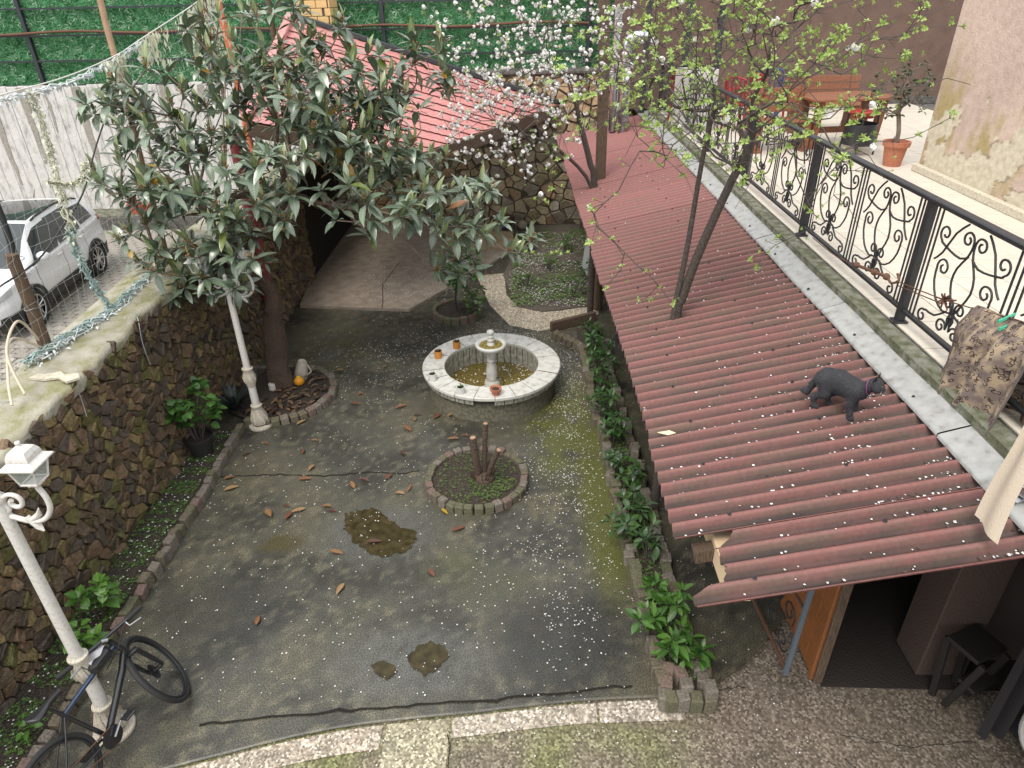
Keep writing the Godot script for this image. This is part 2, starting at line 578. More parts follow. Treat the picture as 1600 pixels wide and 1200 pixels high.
func materials() -> void:
	var fine := noise(3, 0.06, FastNoiseLite.TYPE_SIMPLEX, 4)
	var mid := noise(5, 0.02, FastNoiseLite.TYPE_SIMPLEX_SMOOTH, 5)
	var cellf := noise(8, 0.09, FastNoiseLite.TYPE_CELLULAR, 1)
	cellf.cellular_return_type = FastNoiseLite.RETURN_CELL_VALUE
	var fb := btex("fine_bump", fine)
	var mb := btex("mid_bump", mid)
	# stones of the left wall: wet brown, five tones
	var tones := [[C(0.052, 0.038, 0.026), C(0.128, 0.092, 0.059), C(0.204, 0.152, 0.098)], [C(0.071, 0.051, 0.032), C(0.179, 0.117, 0.071), C(0.271, 0.190, 0.115)], [C(0.054, 0.052, 0.021), C(0.137, 0.124, 0.049), C(0.213, 0.199, 0.082)], [C(0.041, 0.032, 0.026), C(0.101, 0.079, 0.060), C(0.162, 0.131, 0.098)], [C(0.094, 0.072, 0.039), C(0.222, 0.164, 0.075), C(0.323, 0.250, 0.122)]]
	for k in 5:
		mat("wet_stone_%d" % k, C(1, 1, 1), 0.62, {"tex": ntex("ws%d" % k, noise(20 + k, 0.022, FastNoiseLite.TYPE_SIMPLEX_SMOOTH, 6), tones[k]), "tri": 1.6, "bump": fb, "bs": 1.6, "spec": 0.4})
	var pale := [[C(0.187, 0.151, 0.101), C(0.359, 0.287, 0.187), C(0.489, 0.402, 0.273)], [C(0.216, 0.144, 0.086), C(0.402, 0.273, 0.159), C(0.517, 0.389, 0.245)], [C(0.172, 0.144, 0.108), C(0.302, 0.259, 0.201), C(0.431, 0.389, 0.316)], [C(0.259, 0.201, 0.129), C(0.460, 0.374, 0.230), C(0.604, 0.504, 0.345)]]
	for k in 4:
		mat("pale_stone_%d" % k, C(1, 1, 1), 0.85, {"tex": ntex("ps%d" % k, noise(40 + k, 0.02, FastNoiseLite.TYPE_SIMPLEX_SMOOTH, 5), pale[k]), "tri": 0.9, "bump": fb, "bs": 1.0})
	mat("dark_mortar", C(.013, .011, .008), 0.95, {"bump": fb, "bs": 1.5, "tri": 1.5})
	mat("pale_mortar", C(.10, .085, .06), 0.95, {"bump": fb, "bs": 1.0, "tri": 1.5})
	mat("coping", C(1, 1, 1), 0.85, {"tex": ntex("cop", noise(50, 0.012, FastNoiseLite.TYPE_SIMPLEX_SMOOTH, 6), [C(.15, .15, .05), C(.24, .23, .13), C(.30, .28, .215), C(.40, .38, .325)], [0.0, 0.28, 0.48, 0.9]), "tri": 0.55, "bump": fb, "bs": 0.8})
	mat("moss_edge", C(1, 1, 1), 0.95, {"tex": ntex("me", noise(51, 0.015, FastNoiseLite.TYPE_SIMPLEX_SMOOTH, 6), [C(.05, .05, .036), C(.10, .105, .062), C(.17, .17, .135), C(.25, .24, .205)]), "tri": 0.8, "bump": fb, "bs": 0.8})
	# concrete of the yard; colours come from the vertices, grain from the texture
	mat("yard", C(1, 1, 1), 0.55, {"vc": true, "tex": ntex("yg", noise(60, 0.22, FastNoiseLite.TYPE_SIMPLEX, 3), [C(.32, .31, .29), C(.52, .51, .48), C(.70, .69, .65), C(1, .98, .92)], [0.30, 0.47, 0.58, 0.74]), "tri": 0.5, "bump": fb, "bs": 0.14, "rtex": ntex("yr", noise(61, 0.012), [C(.25, .25, .25), C(.9, .9, .9)]), "spec": 0.5})
	mat("pebble_mix", C(1, 1, 1), 0.7, {"vc": true, "tex": ntex("pm", cellf, [C(.22, .195, .165), C(.38, .345, .30), C(.60, .55, .48), C(.95, .92, .86)], [0.0, 0.4, 0.78, 1.0]), "tri": 1.35, "bump": ntex("pmb", noise(9, 0.09, FastNoiseLite.TYPE_CELLULAR, 1), []), "bs": 0.35})
	mat("brown_slab", C(1, 1, 1), 0.7, {"tex": ntex("bs", noise(63, 0.02, FastNoiseLite.TYPE_SIMPLEX_SMOOTH, 6), [C(.20, .16, .13), C(.28, .23, .185), C(.36, .30, .245)]), "tri": 0.35, "bump": fb, "bs": 0.3})
	mat("tan_slab", C(1, 1, 1), 0.75, {"tex": ntex("ts", noise(64, 0.02, FastNoiseLite.TYPE_SIMPLEX_SMOOTH, 5), [C(.27, .20, .12), C(.34, .255, .155), C(.40, .31, .19)]), "tri": 0.4, "bump": fb, "bs": 0.3})
	mat("soil", C(1, 1, 1), 0.95, {"tex": ntex("so", noise(65, 0.05, FastNoiseLite.TYPE_SIMPLEX, 5), [C(.012, .01, .008), C(.035, .027, .02), C(.07, .052, .04), C(.12, .10, .08)]), "tri": 1.2, "bump": fb, "bs": 2.0})
	mat("garden_earth", C(1, 1, 1), 0.95, {"tex": ntex("ge", noise(68, 0.06, FastNoiseLite.TYPE_SIMPLEX, 5), [C(.04, .032, .026), C(.10, .082, .065), C(.17, .145, .12), C(.26, .23, .2)]), "tri": 1.2, "bump": fb, "bs": 2.0})
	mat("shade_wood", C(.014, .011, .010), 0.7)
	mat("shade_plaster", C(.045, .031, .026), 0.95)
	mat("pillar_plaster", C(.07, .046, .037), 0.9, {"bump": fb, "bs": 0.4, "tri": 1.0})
	mat("floor_shade", C(.030, .024, .021), 0.7, {"bump": fb, "bs": 0.4, "tri": 1.0})  # shade of the annex interior, put into the floor colour
	mat("water_brown", C(1, 1, 1), 0.07, {"spec": 0.25, "tex": ntex("wbr", noise(67, 0.012, FastNoiseLite.TYPE_SIMPLEX_SMOOTH, 5), [C(.026, .021, .010), C(.046, .037, .018), C(.075, .06, .03)]), "tri": 1.2})
	mat("basin_bottom", C(1, 1, 1), 0.5, {"tex": ntex("bb", noise(66, 0.03, FastNoiseLite.TYPE_SIMPLEX, 5), [C(.03, .022, .008), C(.14, .10, .015), C(.30, .22, .03), C(.42, .36, .14)]), "tri": 1.3, "bump": fb, "bs": 0.8})
	# bricks and kerbs
	var bt := [[C(.05, .045, .03), C(.13, .11, .075), C(.22, .18, .13)], [C(.055, .055, .03), C(.115, .112, .065), C(.18, .17, .115)], [C(.09, .06, .05), C(.16, .11, .09), C(.24, .18, .15)], [C(.07, .06, .05), C(.17, .145, .12), C(.27, .24, .21)]]
	for k in 4:
		mat("cobble_%d" % k, C(1, 1, 1), 0.85, {"tex": ntex("cb%d" % k, noise(70 + k, 0.03, FastNoiseLite.TYPE_SIMPLEX_SMOOTH, 5), bt[k]), "tri": 2.2, "bump": fb, "bs": 0.7})
	for k in 3:
		var q: float = [0.85, 1.0, 1.16][k]
		mat("paver_%d" % k, C(1, 1, 1), 0.85, {"tex": ntex("pv%d" % k, noise(80 + k, 0.03, FastNoiseLite.TYPE_SIMPLEX, 5), [C(.21, .19, .165) * q, C(.31, .285, .25) * q, C(.40, .375, .34) * q]), "tri": 1.2, "bump": fb, "bs": 0.4})
	mat("grey_wall", C(1, 1, 1), 0.9, {"tex": ntex("gw", noise(85, 0.014, FastNoiseLite.TYPE_SIMPLEX_SMOOTH, 6), [C(0.260, 0.248, 0.242), C(0.460, 0.443, 0.425), C(0.578, 0.555, 0.537), C(0.637, 0.614, 0.596)], [0.06, 0.28, 0.5, 0.9]), "tri": 0.42, "sx": V(1.6, 0.8, 1), "bump": fb, "bs": 0.6})
	mat("streak", C(1, 1, 1), 0.95, {"tex": ntex("st", noise(86, 0.03), [C(.22, .20, .17), C(.40, .37, .33)]), "tri": 0.8})
	mat("hedge_green", C(1, 1, 1), 0.8, {"tex": ntex("hg", noise(87, 0.16, FastNoiseLite.TYPE_CELLULAR, 2), [C(0.034, 0.115, 0.057), C(0.081, 0.276, 0.115), C(0.172, 0.460, 0.218), C(0.483, 0.713, 0.506)], [0.0, 0.45, 0.75, 1.0]), "tri": 0.55, "bump": ntex("hgb", noise(88, 0.15, FastNoiseLite.TYPE_CELLULAR, 2), []), "bs": 3.0})
	mat("blade", C(1, 1, 1), 0.6, {"vc": true, "back": C(.2, .3, .15)})
	# metals, paints
	mat("black_iron", C(.020, .021, .024), 0.45, {"spec": 0.5, "bump": fb, "bs": 0.1, "tri": 4.0})
	mat("dark_rail", C(.028, .032, .04), 0.5, {})
	mat("rust", C(1, 1, 1), 0.8, {"tex": ntex("ru", noise(90, 0.06), [C(.05, .025, .018), C(.13, .06, .035), C(.2, .1, .06)]), "tri": 5.0})
	mat("red_post", C(1, 1, 1), 0.6, {"tex": ntex("rp", noise(91, 0.03), [C(.10, .015, .018), C(.19, .03, .034), C(.24, .05, .05)]), "tri": 1.5})
	mat("white_paint", C(1, 1, 1), 0.45, {"tex": ntex("wp", noise(92, 0.03, FastNoiseLite.TYPE_SIMPLEX_SMOOTH, 5), [C(.25, .20, .15), C(.50, .47, .42), C(.59, .57, .54), C(.63, .61, .59)], [0.0, 0.22, 0.4, 1.0]), "tri": 2.2})
	mat("worn_white", C(1, 1, 1), 0.6, {"tex": ntex("ww", noise(93, 0.05, FastNoiseLite.TYPE_SIMPLEX, 5), [C(.05, .035, .025), C(.30, .25, .18), C(.50, .46, .39), C(.58, .55, .50)], [0.0, 0.3, 0.48, 1.0]), "tri": 3.0})
	mat("marble", C(1, 1, 1), 0.5, {"tex": ntex("mr", noise(94, 0.013, FastNoiseLite.TYPE_SIMPLEX_SMOOTH, 6), [C(.27, .24, .18), C(.47, .455, .41), C(.56, .55, .52), C(.61, .60, .575)], [0.0, 0.25, 0.5, 1.0]), "tri": 1.1, "bump": fb, "bs": 0.15})
	mat("stained_marble", C(1, 1, 1), 0.7, {"tex": ntex("sm", noise(95, 0.02, FastNoiseLite.TYPE_SIMPLEX_SMOOTH, 6), [C(.11, .10, .06), C(.25, .235, .18), C(.37, .36, .32), C(.46, .45, .42)], [0.05, 0.35, 0.65, 1.0]), "tri": 1.6, "sx": V(1.5, 0.6, 1.5), "bump": fb, "bs": 0.3})
	mat("fountain_base", C(1, 1, 1), 0.9, {"tex": ntex("fbs", noise(96, 0.02, FastNoiseLite.TYPE_SIMPLEX_SMOOTH, 5), [C(.05, .05, .03), C(.13, .12, .085), C(.22, .2, .16)]), "tri": 1.5, "bump": fb, "bs": 0.6})
	mat("roof_sheet", C(1, 1, 1), 0.7, {"vc": true, "tex": ntex("rs", noise(97, 0.05, FastNoiseLite.TYPE_SIMPLEX, 5), [C(.66, .66, .66), C(.86, .86, .86), C(1, 1, 1)]), "tri": 0.9, "bump": fb, "bs": 0.2})
	mat("pink_roof", C(1, 1, 1), 0.55, {"tex": ntex("pr", noise(98, 0.02, FastNoiseLite.TYPE_SIMPLEX_SMOOTH, 5), [C(.40, .155, .15), C(.50, .21, .20), C(.56, .26, .245)]), "tri": 0.5})
	mat("flashing", C(1, 1, 1), 0.6, {"metal": 0.15, "tex": ntex("fl", noise(99, 0.02, FastNoiseLite.TYPE_SIMPLEX_SMOOTH, 6), [C(.16, .155, .13), C(.30, .30, .29), C(.36, .36, .355), C(.42, .42, .42)], [0.02, 0.3, 0.6, 1.0]), "tri": 0.9})
	mat("terrace_tile", C(1, 1, 1), 0.35, {"tex": ntex("tt", noise(100, 0.02, FastNoiseLite.TYPE_SIMPLEX_SMOOTH, 4), [C(0.540, 0.491, 0.416), C(0.626, 0.578, 0.497), C(0.670, 0.626, 0.562)]), "tri": 0.7, "sx": V(0.3, 1, 2.0)})
	mat("pink_plaster", C(1, 1, 1), 0.9, {"vc": true, "tex": ntex("pp", noise(101, 0.02, FastNoiseLite.TYPE_SIMPLEX_SMOOTH, 5), [C(.78, .76, .74), C(.9, .89, .88), C(1, 1, 1)]), "tri": 0.7, "bump": fb, "bs": 0.3})
	mat("brown_plaster", C(1, 1, 1), 0.9, {"tex": ntex("bp", noise(102, 0.012), [C(0.105, 0.065, 0.053), C(0.130, 0.082, 0.065), C(0.146, 0.093, 0.074)]), "tri": 0.5, "bump": fb, "bs": 0.3})
	mat("algae", C(1, 1, 1), 0.95, {"tex": ntex("al", noise(103, 0.03, FastNoiseLite.TYPE_SIMPLEX_SMOOTH, 6), [C(.19, .16, .035), C(.34, .27, .10), C(.48, .38, .25)]), "tri": 1.0})
	mat("peeled", C(1, 1, 1), 0.95, {"tex": ntex("pe", noise(104, 0.03), [C(.40, .35, .25), C(.55, .50, .40), C(.64, .59, .50)]), "tri": 1.2, "bump": fb, "bs": 0.6})
	mat("concrete_dark", C(1, 1, 1), 0.9, {"tex": ntex("cd", noise(105, 0.02), [C(.05, .047, .042), C(.10, .095, .088), C(.16, .152, .14)]), "tri": 0.8, "bump": fb, "bs": 0.5})
	mat("old_wood", C(1, 1, 1), 0.85, {"tex": ntex("ow", noise(106, 0.03, FastNoiseLite.TYPE_SIMPLEX_SMOOTH, 5), [C(.05, .035, .025), C(.115, .075, .05), C(.19, .135, .095)]), "tri": 1.4, "sx": V(4, 0.4, 4), "bump": fb, "bs": 0.5})
	mat("tan_wood", C(1, 1, 1), 0.85, {"tex": ntex("tw", noise(107, 0.03), [C(.22, .13, .08), C(.36, .23, .15), C(.45, .31, .21)]), "tri": 1.4, "sx": V(4, 0.3, 4)})
	mat("orange_wood", C(1, 1, 1), 0.5, {"tex": ntex("orw", noise(108, 0.03), [C(.13, .045, .014), C(.26, .095, .03), C(.34, .135, .045)]), "tri": 1.4, "sx": V(4, 0.35, 4)})
	mat("picnic_wood", C(1, 1, 1), 0.5, {"tex": ntex("pw", noise(109, 0.03), [C(0.137, 0.050, 0.025), C(0.216, 0.083, 0.040), C(0.266, 0.115, 0.061)]), "tri": 1.4})
	mat("cream_wood", C(.62, .47, .30), 0.8, {})
	mat("bark_loquat", C(1, 1, 1), 0.95, {"tex": ntex("bl", noise(110, 0.05, FastNoiseLite.TYPE_SIMPLEX, 5), [C(0.033, 0.021, 0.015), C(0.094, 0.061, 0.046), C(0.178, 0.128, 0.099)]), "tri": 1.8, "bump": ntex("blb", noise(112, 0.05, FastNoiseLite.TYPE_CELLULAR, 3), []), "bs": 2.5})
	mat("bark_limb", C(1, 1, 1), 0.9, {"tex": ntex("bli", noise(113, 0.04), [C(.09, .066, .05), C(.18, .14, .11), C(.27, .22, .18)]), "tri": 1.8, "bump": fb, "bs": 0.6})
	mat("bark_plum", C(1, 1, 1), 0.9, {"tex": ntex("bpl", noise(114, 0.05), [C(.025, .02, .017), C(.06, .046, .038), C(.12, .098, .085)]), "tri": 2.2, "sx": V(1, 0.4, 1), "bump": fb, "bs": 0.8})
	mat("twig_plum", C(.085, .068, .06), 0.85, {})
	mat("terracotta", C(1, 1, 1), 0.85, {"tex": ntex("tc", noise(115, 0.03), [C(.25, .085, .045), C(.38, .14, .08), C(.44, .2, .13)]), "tri": 2.5})
	mat("yellow_brick", C(1, 1, 1), 0.85, {"tex": ntex("yb", noise(116, 0.04), [C(.50, .33, .13), C(.63, .43, .19), C(.70, .5, .26)]), "tri": 1.5, "bump": fb, "bs": 0.3})
	mat("steel", C(.55, .56, .58), 0.28, {"metal": 1.0})
	mat("galvanised", C(.34, .35, .37), 0.4, {"metal": 0.8})
	mat("leafv", C(1, 1, 1), 0.30, {"vc": true, "tex": vein_tex(), "back": C(.10, .14, .04), "spec": 0.7})
	mat("plantleaf", C(1, 1, 1), 0.4, {"vc": true, "tex": vein_tex(), "back": C(.16, .22, .05)})
	mat("smallleaf", C(1, 1, 1), 0.55, {"vc": true, "back": C(.34, .42, .1)})
	mat("petal", C(.78, .76, .75), 0.7, {"back": C(.4, .4, .4)})
	mat("deadleaf", C(1, 1, 1), 0.6, {"vc": true, "tex": vein_tex()})

# a leaf's veins, as print: pale midrib and side veins
func vein_tex() -> Texture2D:
	if texs.has("vein"): return texs.vein
	var w := 64; var h := 160
	var im := Image.create(w, h, false, Image.FORMAT_RGB8)
	for y in h:
		for x in w:
			var a := absf(x - w * 0.5 + 0.5) / (w * 0.5)
			var s := fposmod((float(y) / h) * 11.0 - a * 1.6, 1.0)
			var vein := smoothstep(0.30, 0.0, absf(s - 0.5)) * 0.22
			var midrib := smoothstep(0.10, 0.0, a) * 0.3
			var g := clampf(0.68 + vein * (1.0 - a * 0.3) + midrib, 0, 1)
			im.set_pixel(x, y, Color(g, g, g * 0.97))
	texs["vein"] = ImageTexture.create_from_image(im)
	return texs.vein

# ---------------------------------------------------------------- the setting
var brickm: Array[ArrayMesh] = []
func brick_meshes() -> void:
	for k in 4:
		var b := MB.new()
		b.box(T(V(0, 0.5, 0)), V(1, 1, 1), 0.09)
		var r := RandomNumberGenerator.new()
		r.seed = 70 + k
		for q in b.v.size():       # worn corners
			var p := b.v[q]
			b.v[q] = p + V(sin(p.y * 9 + k * 2) * 0.03, 0.04 * sin(p.x * 5 + p.z * 7 + k), cos(p.x * 6 + k) * 0.03)
		brickm.append(b.mesh())
func brick(parent: Node3D, at: Vector3, s: Vector3, turn: float, tilt := 0.0, m := -1, called := "brick") -> void:
	var k := rng.randi() % 4
	if m < 0: m = [0, 0, 1, 3, 2, 1, 3][rng.randi() % 7]
	var b := Basis(Vector3.UP, turn) * Basis(V(1, 0, 0), rr(-0.07, 0.07) + tilt) * Basis(V(0, 0, 1), rr(-0.07, 0.07))
	shared(called, brickm[k], mats["cobble_%d" % m], parent, Transform3D(b * Basis.from_scale(s), at - parent.position))

func flat(poly: Array, y: float) -> MB:     # a flat sheet from x,z points
	var b := MB.new()
	var pl := PackedVector2Array(poly)
	var idx := Geometry2D.triangulate_polygon(pl)
	for k in range(0, idx.size(), 3):
		var p := pl[idx[k]]; var q := pl[idx[k + 1]]; var r := pl[idx[k + 2]]
		if (q - p).cross(r - p) > 0:
			var w := q; q = r; r = w
		b.tri(V(p.x, y, p.y), V(q.x, y, q.y), V(r.x, y, r.y))
	return b
func slab(poly: Array, y0: float, y1: float) -> MB:
	var b := MB.new()
	var pl := PackedVector2Array()
	for p: Vector2 in poly: pl.append(Vector2(p.x, -p.y))
	b.prism(T(V(0, 0, 0), Basis(V(1, 0, 0), V(0, 0, -1), V(0, 1, 0))), pl, y0, y1)
	return b
func v2(a: Array) -> Array:
	var o := []
	for k in range(0, a.size(), 2): o.append(Vector2(a[k], a[k + 1]))
	return o

var yard_n: FastNoiseLite
var yard_m: FastNoiseLite
func spot(x: float, z: float, cx: float, cz: float, rx: float, rz: float) -> float:
	var d := Vector2((x - cx) / rx, (z - cz) / rz).length()
	return smoothstep(1.0, 0.35, d)
func yard_color(x: float, z: float) -> Color:
	var a := yard_n.get_noise_2d(x * 10.0, z * 10.0)
	var b := yard_m.get_noise_2d(x * 10.0, z * 10.0)
	var d := yard_n.get_noise_2d(x * 80.0 + 200.0, z * 80.0)
	var c := C(.115, .112, .096)
	c = c.lerp(C(.165, .15, .108), clampf(a * 1.5 + d * 0.9 + b * 0.4 + 0.08, 0, 0.6))
	c = c.lerp(C(.058, .056, .05), clampf(-a * 1.8 + b * 0.8 - d * 0.6, 0, 0.8))
	c = c.lerp(C(.30, .275, .205), clampf(d * 2.0 - 0.42 + b * 0.6, 0, 0.38))
	c = c.lerp(C(.145, .155, .035), clampf(spot(x, z, 0.6, -7.4, 0.75, 1.7) * (0.85 + b * 1.3 + d * 0.5) + spot(x, z, 0.85, -5.6, 0.35, 1.6) * 0.8, 0, 0.9))
	c = c.lerp(C(.12, .115, .04), clampf(spot(x, z, -3.0, -9.6, 0.7, 1.2) * (0.4 + b), 0, 0.7))
	c = c.lerp(C(.10, .11, .05), clampf(spot(x, z, -0.6, -4.8, 0.9, 0.5) * (0.3 + a), 0, 0.6))
	c = c.lerp(C(.04, .041, .041), clampf(spot(x, z, 0.3, -4.1, 0.9, 0.8) * 0.8 + spot(x, z, -2.9, -4.4, 0.9, 0.7) * 0.6 + spot(x, z, -1.9, -10.2, 1.6, 1.0) * 0.45, 0, 0.8))
	# sky sheen on the wet concrete about the puddles, painted as pale rings
	for q in [[-1.6, -5.45, 0.85, 0.62], [-1.03, -3.85, 0.95, 0.5]]:
		c = c.lerp(C(.155, .158, .158), clampf(spot(x, z, q[0], q[1], q[2], q[3]) * (0.75 + d * 0.8 + b * 0.4), 0, 0.85))
	c = c.lerp(C(.2, .175, .11), clampf(spot(x, z, 0.2, -5.9, 0.35, 0.3) * (0.6 + d), 0, 0.8))
	c = c.lerp(C(.10, .085, .035), clampf(spot(x, z, -2.57, -5.29, 0.3, 0.2) * (0.9 + d), 0, 0.9))
	return Color(c.r * 0.97, c.g * 0.975, c.b * 0.95)
func ground_setting() -> void:
	yard_n = noise(301, 0.075, FastNoiseLite.TYPE_SIMPLEX_SMOOTH, 5)
	yard_m = noise(302, 0.16, FastNoiseLite.TYPE_SIMPLEX_SMOOTH, 4)
	var b := MB.new()
	b.quad(V(-60, -0.12, 40), V(60, -0.12, 40), V(60, -0.12, -80), V(-60, -0.12, -80))
	struct("ground", b, mats.concrete_dark)
	# the yard: concrete with its own stains and the painted sheen; the front edge is a small step down to the paving
	b = MB.new()
	var edge := func(x: float) -> float:
		if x < 1.2: return -3.43 - 0.075 * x + 0.04 * pow(minf(x, 0.0), 2) - 0.015 * sin(x * 3.0)
		return -3.52 - 0.75 * pow(clampf((x - 1.2) / 1.1, 0, 1), 1.7)
	b.grid(210, 290, func(u, w):
		var x: float = -4.3 + 6.7 * u
		var z0: float = edge.call(x)
		var z: float = z0 + (-16.2 - z0) * pow(w, 1.25)
		return V(x, 0.004 * yard_m.get_noise_2d(x * 20, z * 20) - (0.012 if w == 0.0 else 0.0), z)
	, func(u, w, p): return yard_color(p.x, p.z))
	struct("courtyard_concrete", b, mats.yard)
	b = MB.new()
	var pav := noise(303, 0.12)
	b.grid(110, 40, func(u, w):
		var x: float = -4.3 + 11.0 * u
		var z0: float = edge.call(minf(x, 2.35)) - 0.03
		if x > 2.35: z0 = -7.5
		return V(x, -0.035, z0 + (3.0 - z0) * pow(w, 1.6))
	, func(u, w, p):
		var a := pav.get_noise_2d(p.x * 9, p.z * 9)
		var c := C(.42, .40, .30).lerp(C(.30, .33, .16), clampf(a * 2.0 + 0.35, 0, 1))
		c = c.lerp(C(.36, .32, .29), smoothstep(0.6, 1.6, p.x))
		return c.lerp(C(.26, .235, .205), clampf(-a * 1.6 + 0.1, 0, 0.7)))
	struct("front_paving", b, mats.pebble_mix)
	struct("annex_floor_shade", slab(v2([2.42, -3.62, 8.0, -3.45, 8.0, -8.1, 2.42, -8.1]), -0.05, -0.026), mats.floor_shade)  # dark sheet added to stand for the shade inside the annex
	# pale washed strips laid along the edge
	var strips := Node3D.new()
	strips.name = "pavement"
	add_child(strips); strips.set_meta("kind", "structure")
	for q in [[-3.3, -1.15, 0.2, C(.86, .80, .73)], [-1.12, -0.62, 0.5, C(.78, .77, .62)], [-0.6, 0.55, 0.17, C(.90, .86, .80)], [0.57, 1.25, 0.18, C(.92, .88, .84)]]:
		var s := MB.new()
		s.grid(12, 3, func(u, w):
			var x: float = lerpf(q[0], q[1], u)
			return V(x, -0.028 if w > 0 else -0.029, edge.call(x) + 0.012 + q[2] * w)
		, func(u, w, p): return (q[3] as Color) * (0.85 + 0.3 * pav.get_noise_2d(p.x * 30, p.z * 30)))
		part("paving_strip", s, mats.pebble_mix, strips)
	# cracks and joints in the concrete
	var lines := [[v2([-3.65, -6.43, -3.0, -6.47, -2.4, -6.43, -1.9, -6.5, -1.5, -6.47, -1.28, -6.52]), 0.022], [v2([-2.6, -3.27, -1.7, -3.36, -0.8, -3.44, 0.1, -3.52, 0.86, -3.61]), 0.026], [v2([1.24, -3.5, 1.5, -3.57, 1.8, -3.62]), 0.01], [v2([-2.55, -11.25, -2.75, -12.4, -2.6, -13.6]), 0.014], [v2([2.4, -3.2, 2.9, -3.1, 3.4, -3.14]), 0.008], [v2([2.35, -3.0, 2.7, -2.6, 2.85, -2.2]), 0.008], [v2([-0.62, -3.2, -0.58, -2.7, -0.63, -2.3]), 0.012]]
	for ln in lines:
		var s := MB.new()
		var pts: Array = ln[0]
		for k in pts.size() - 1:
			for m in 10:
				var p0: Vector2 = (pts[k] as Vector2).lerp(pts[k + 1], m / 10.0); var p1: Vector2 = (pts[k] as Vector2).lerp(pts[k + 1], (m + 1) / 10.0)
				var nn := (p1 - p0).orthogonal().normalized()
				var y := 0.009 if p0.y < -3.62 or (p0.x < 1.0 and p0.y < -3.24) else -0.02
				if p0.y < -11.2: y = 0.058
				var j0: float = 0.03 * yard_m.get_noise_2d(p0.x * 60, p0.y * 60); var j1: float = 0.03 * yard_m.get_noise_2d(p1.x * 60, p1.y * 60)
				var w0: float = ln[1] * (0.55 + absf(j0) * 25); var w1: float = ln[1] * (0.55 + absf(j1) * 25)
				var a := p0 + nn * j0; var d := p1 + nn * j1
				s.quad(V(a.x - nn.x * w0 / 2, y, a.y - nn.y * w0 / 2), V(d.x - nn.x * w1 / 2, y, d.y - nn.y * w1 / 2), V(d.x + nn.x * w1 / 2, y, d.y + nn.y * w1 / 2), V(a.x + nn.x * w0 / 2, y, a.y + nn.y * w0 / 2))
		struct("ground_crack", s, mats.dark_mortar)
	# puddles
	for q in [[v2([-2.0, -5.72, -1.86, -5.82, -1.68, -5.84, -1.56, -5.72, -1.46, -5.62, -1.34, -5.52, -1.2, -5.5, -1.14, -5.36, -1.2, -5.2, -1.36, -5.10, -1.5, -5.10, -1.64, -5.18, -1.8, -5.3, -1.94, -5.5])], [v2([-1.05, -3.9, -0.97, -4.0, -0.86, -4.05, -0.73, -4.0, -0.68, -3.9, -0.76, -3.77, -0.86, -3.71, -0.98, -3.78])], [v2([-1.34, -3.81, -1.24, -3.85, -1.14, -3.8, -1.1, -3.74, -1.18, -3.66, -1.28, -3.72])]]:
		var src := PackedVector2Array(q[0])
		var ce := Vector2.ZERO
		for p in src: ce += p / src.size()
		var pts := []
		for k in 110:          # ragged edge round the middle
			var a := TAU * k / 110
			var far := ce + Vector2(cos(a), sin(a)) * 3.0
			var r := 0.1
			for m in src.size():
				var hit = Geometry2D.segment_intersects_segment(ce, far, src[m], src[(m + 1) % src.size()])
				if hit != null: r = ce.distance_to(hit)
			r *= 1.0 + 0.16 * yard_n.get_noise_2d(cos(a) * 25 + ce.x * 90, sin(a) * 25) + 0.14 * yard_n.get_noise_2d(cos(a) * 110 + 70, sin(a) * 110 + ce.x * 50)
			pts.append(ce + Vector2(cos(a), sin(a)) * r)
		struct("puddle", flat(pts, 0.0085), mats.water_brown)
	# slabs at the back
	struct("brown_slab", slab(v2([-4.1, -11.42, -2.06, -11.19, -0.25, -14.25, -0.25, -16.2, -4.7, -16.2]), -0.05, 0.05), mats.brown_slab)
	struct("tan_slab", slab(v2([-2.1, -15.42, -0.24, -15.36, -0.22, -14.27, -1.5, -14.3]), 0.0, 0.13), mats.tan_slab)
	var path := MB.new()
	var pth := [v2([-0.95, -12.9, -0.62, -11.4, -0.25, -10.55, 0.25, -10.3, 0.47, -10.4, 1.1, -10.8, 1.3, -10.95]), v2([-0.4, -13.0, -0.33, -11.9, -0.1, -11.3, 0.32, -11.08, 0.6, -11.12, 1.0, -11.25, 1.35, -11.32])]
	for k in 6:
		for m in 4:
			var a0: Vector2 = (pth[0][k] as Vector2).lerp(pth[0][k + 1], m / 4.0); var a1: Vector2 = (pth[0][k] as Vector2).lerp(pth[0][k + 1], (m + 1) / 4.0)
			var c0: Vector2 = (pth[1][k] as Vector2).lerp(pth[1][k + 1], m / 4.0); var c1: Vector2 = (pth[1][k] as Vector2).lerp(pth[1][k + 1], (m + 1) / 4.0)
			path.col = C(.80, .75, .66) * rr(0.93, 1.05)
			path.quad(V(a0.x, 0.012, a0.y), V(a1.x, 0.012, a1.y), V(c1.x, 0.012, c1.y), V(c0.x, 0.012, c0.y))
	struct("gravel_path", path, mats.pebble_mix)
	struct("garden_soil", slab(v2([-0.42, -12.9, -0.13, -11.33, 0.33, -11.11, 1.35, -11.36, 1.62, -12.5, 1.6, -16.2, -0.2, -16.2, -0.2, -14.2]), -0.05, 0.016), mats.garden_earth)
	var bed := MB.new()
	bed.grid(8, 60, func(u, w): return V(lerpf(-4.22, -3.76, u), 0.05 + 0.02 * sin(u * PI) + 0.015 * yard_m.get_noise_2d(u * 90, w * 900), lerpf(-2.2, -7.5, w)))
	struct("wall_bed_soil", bed, mats.soil)
	# kerb of cobbles along the bed
	var kb := thing("brick_kerb", "row of mossy cobbles edging the narrow bed below the brown stone wall", "kerb", V(-3.72, 0, -5.2))
	var z := -2.35
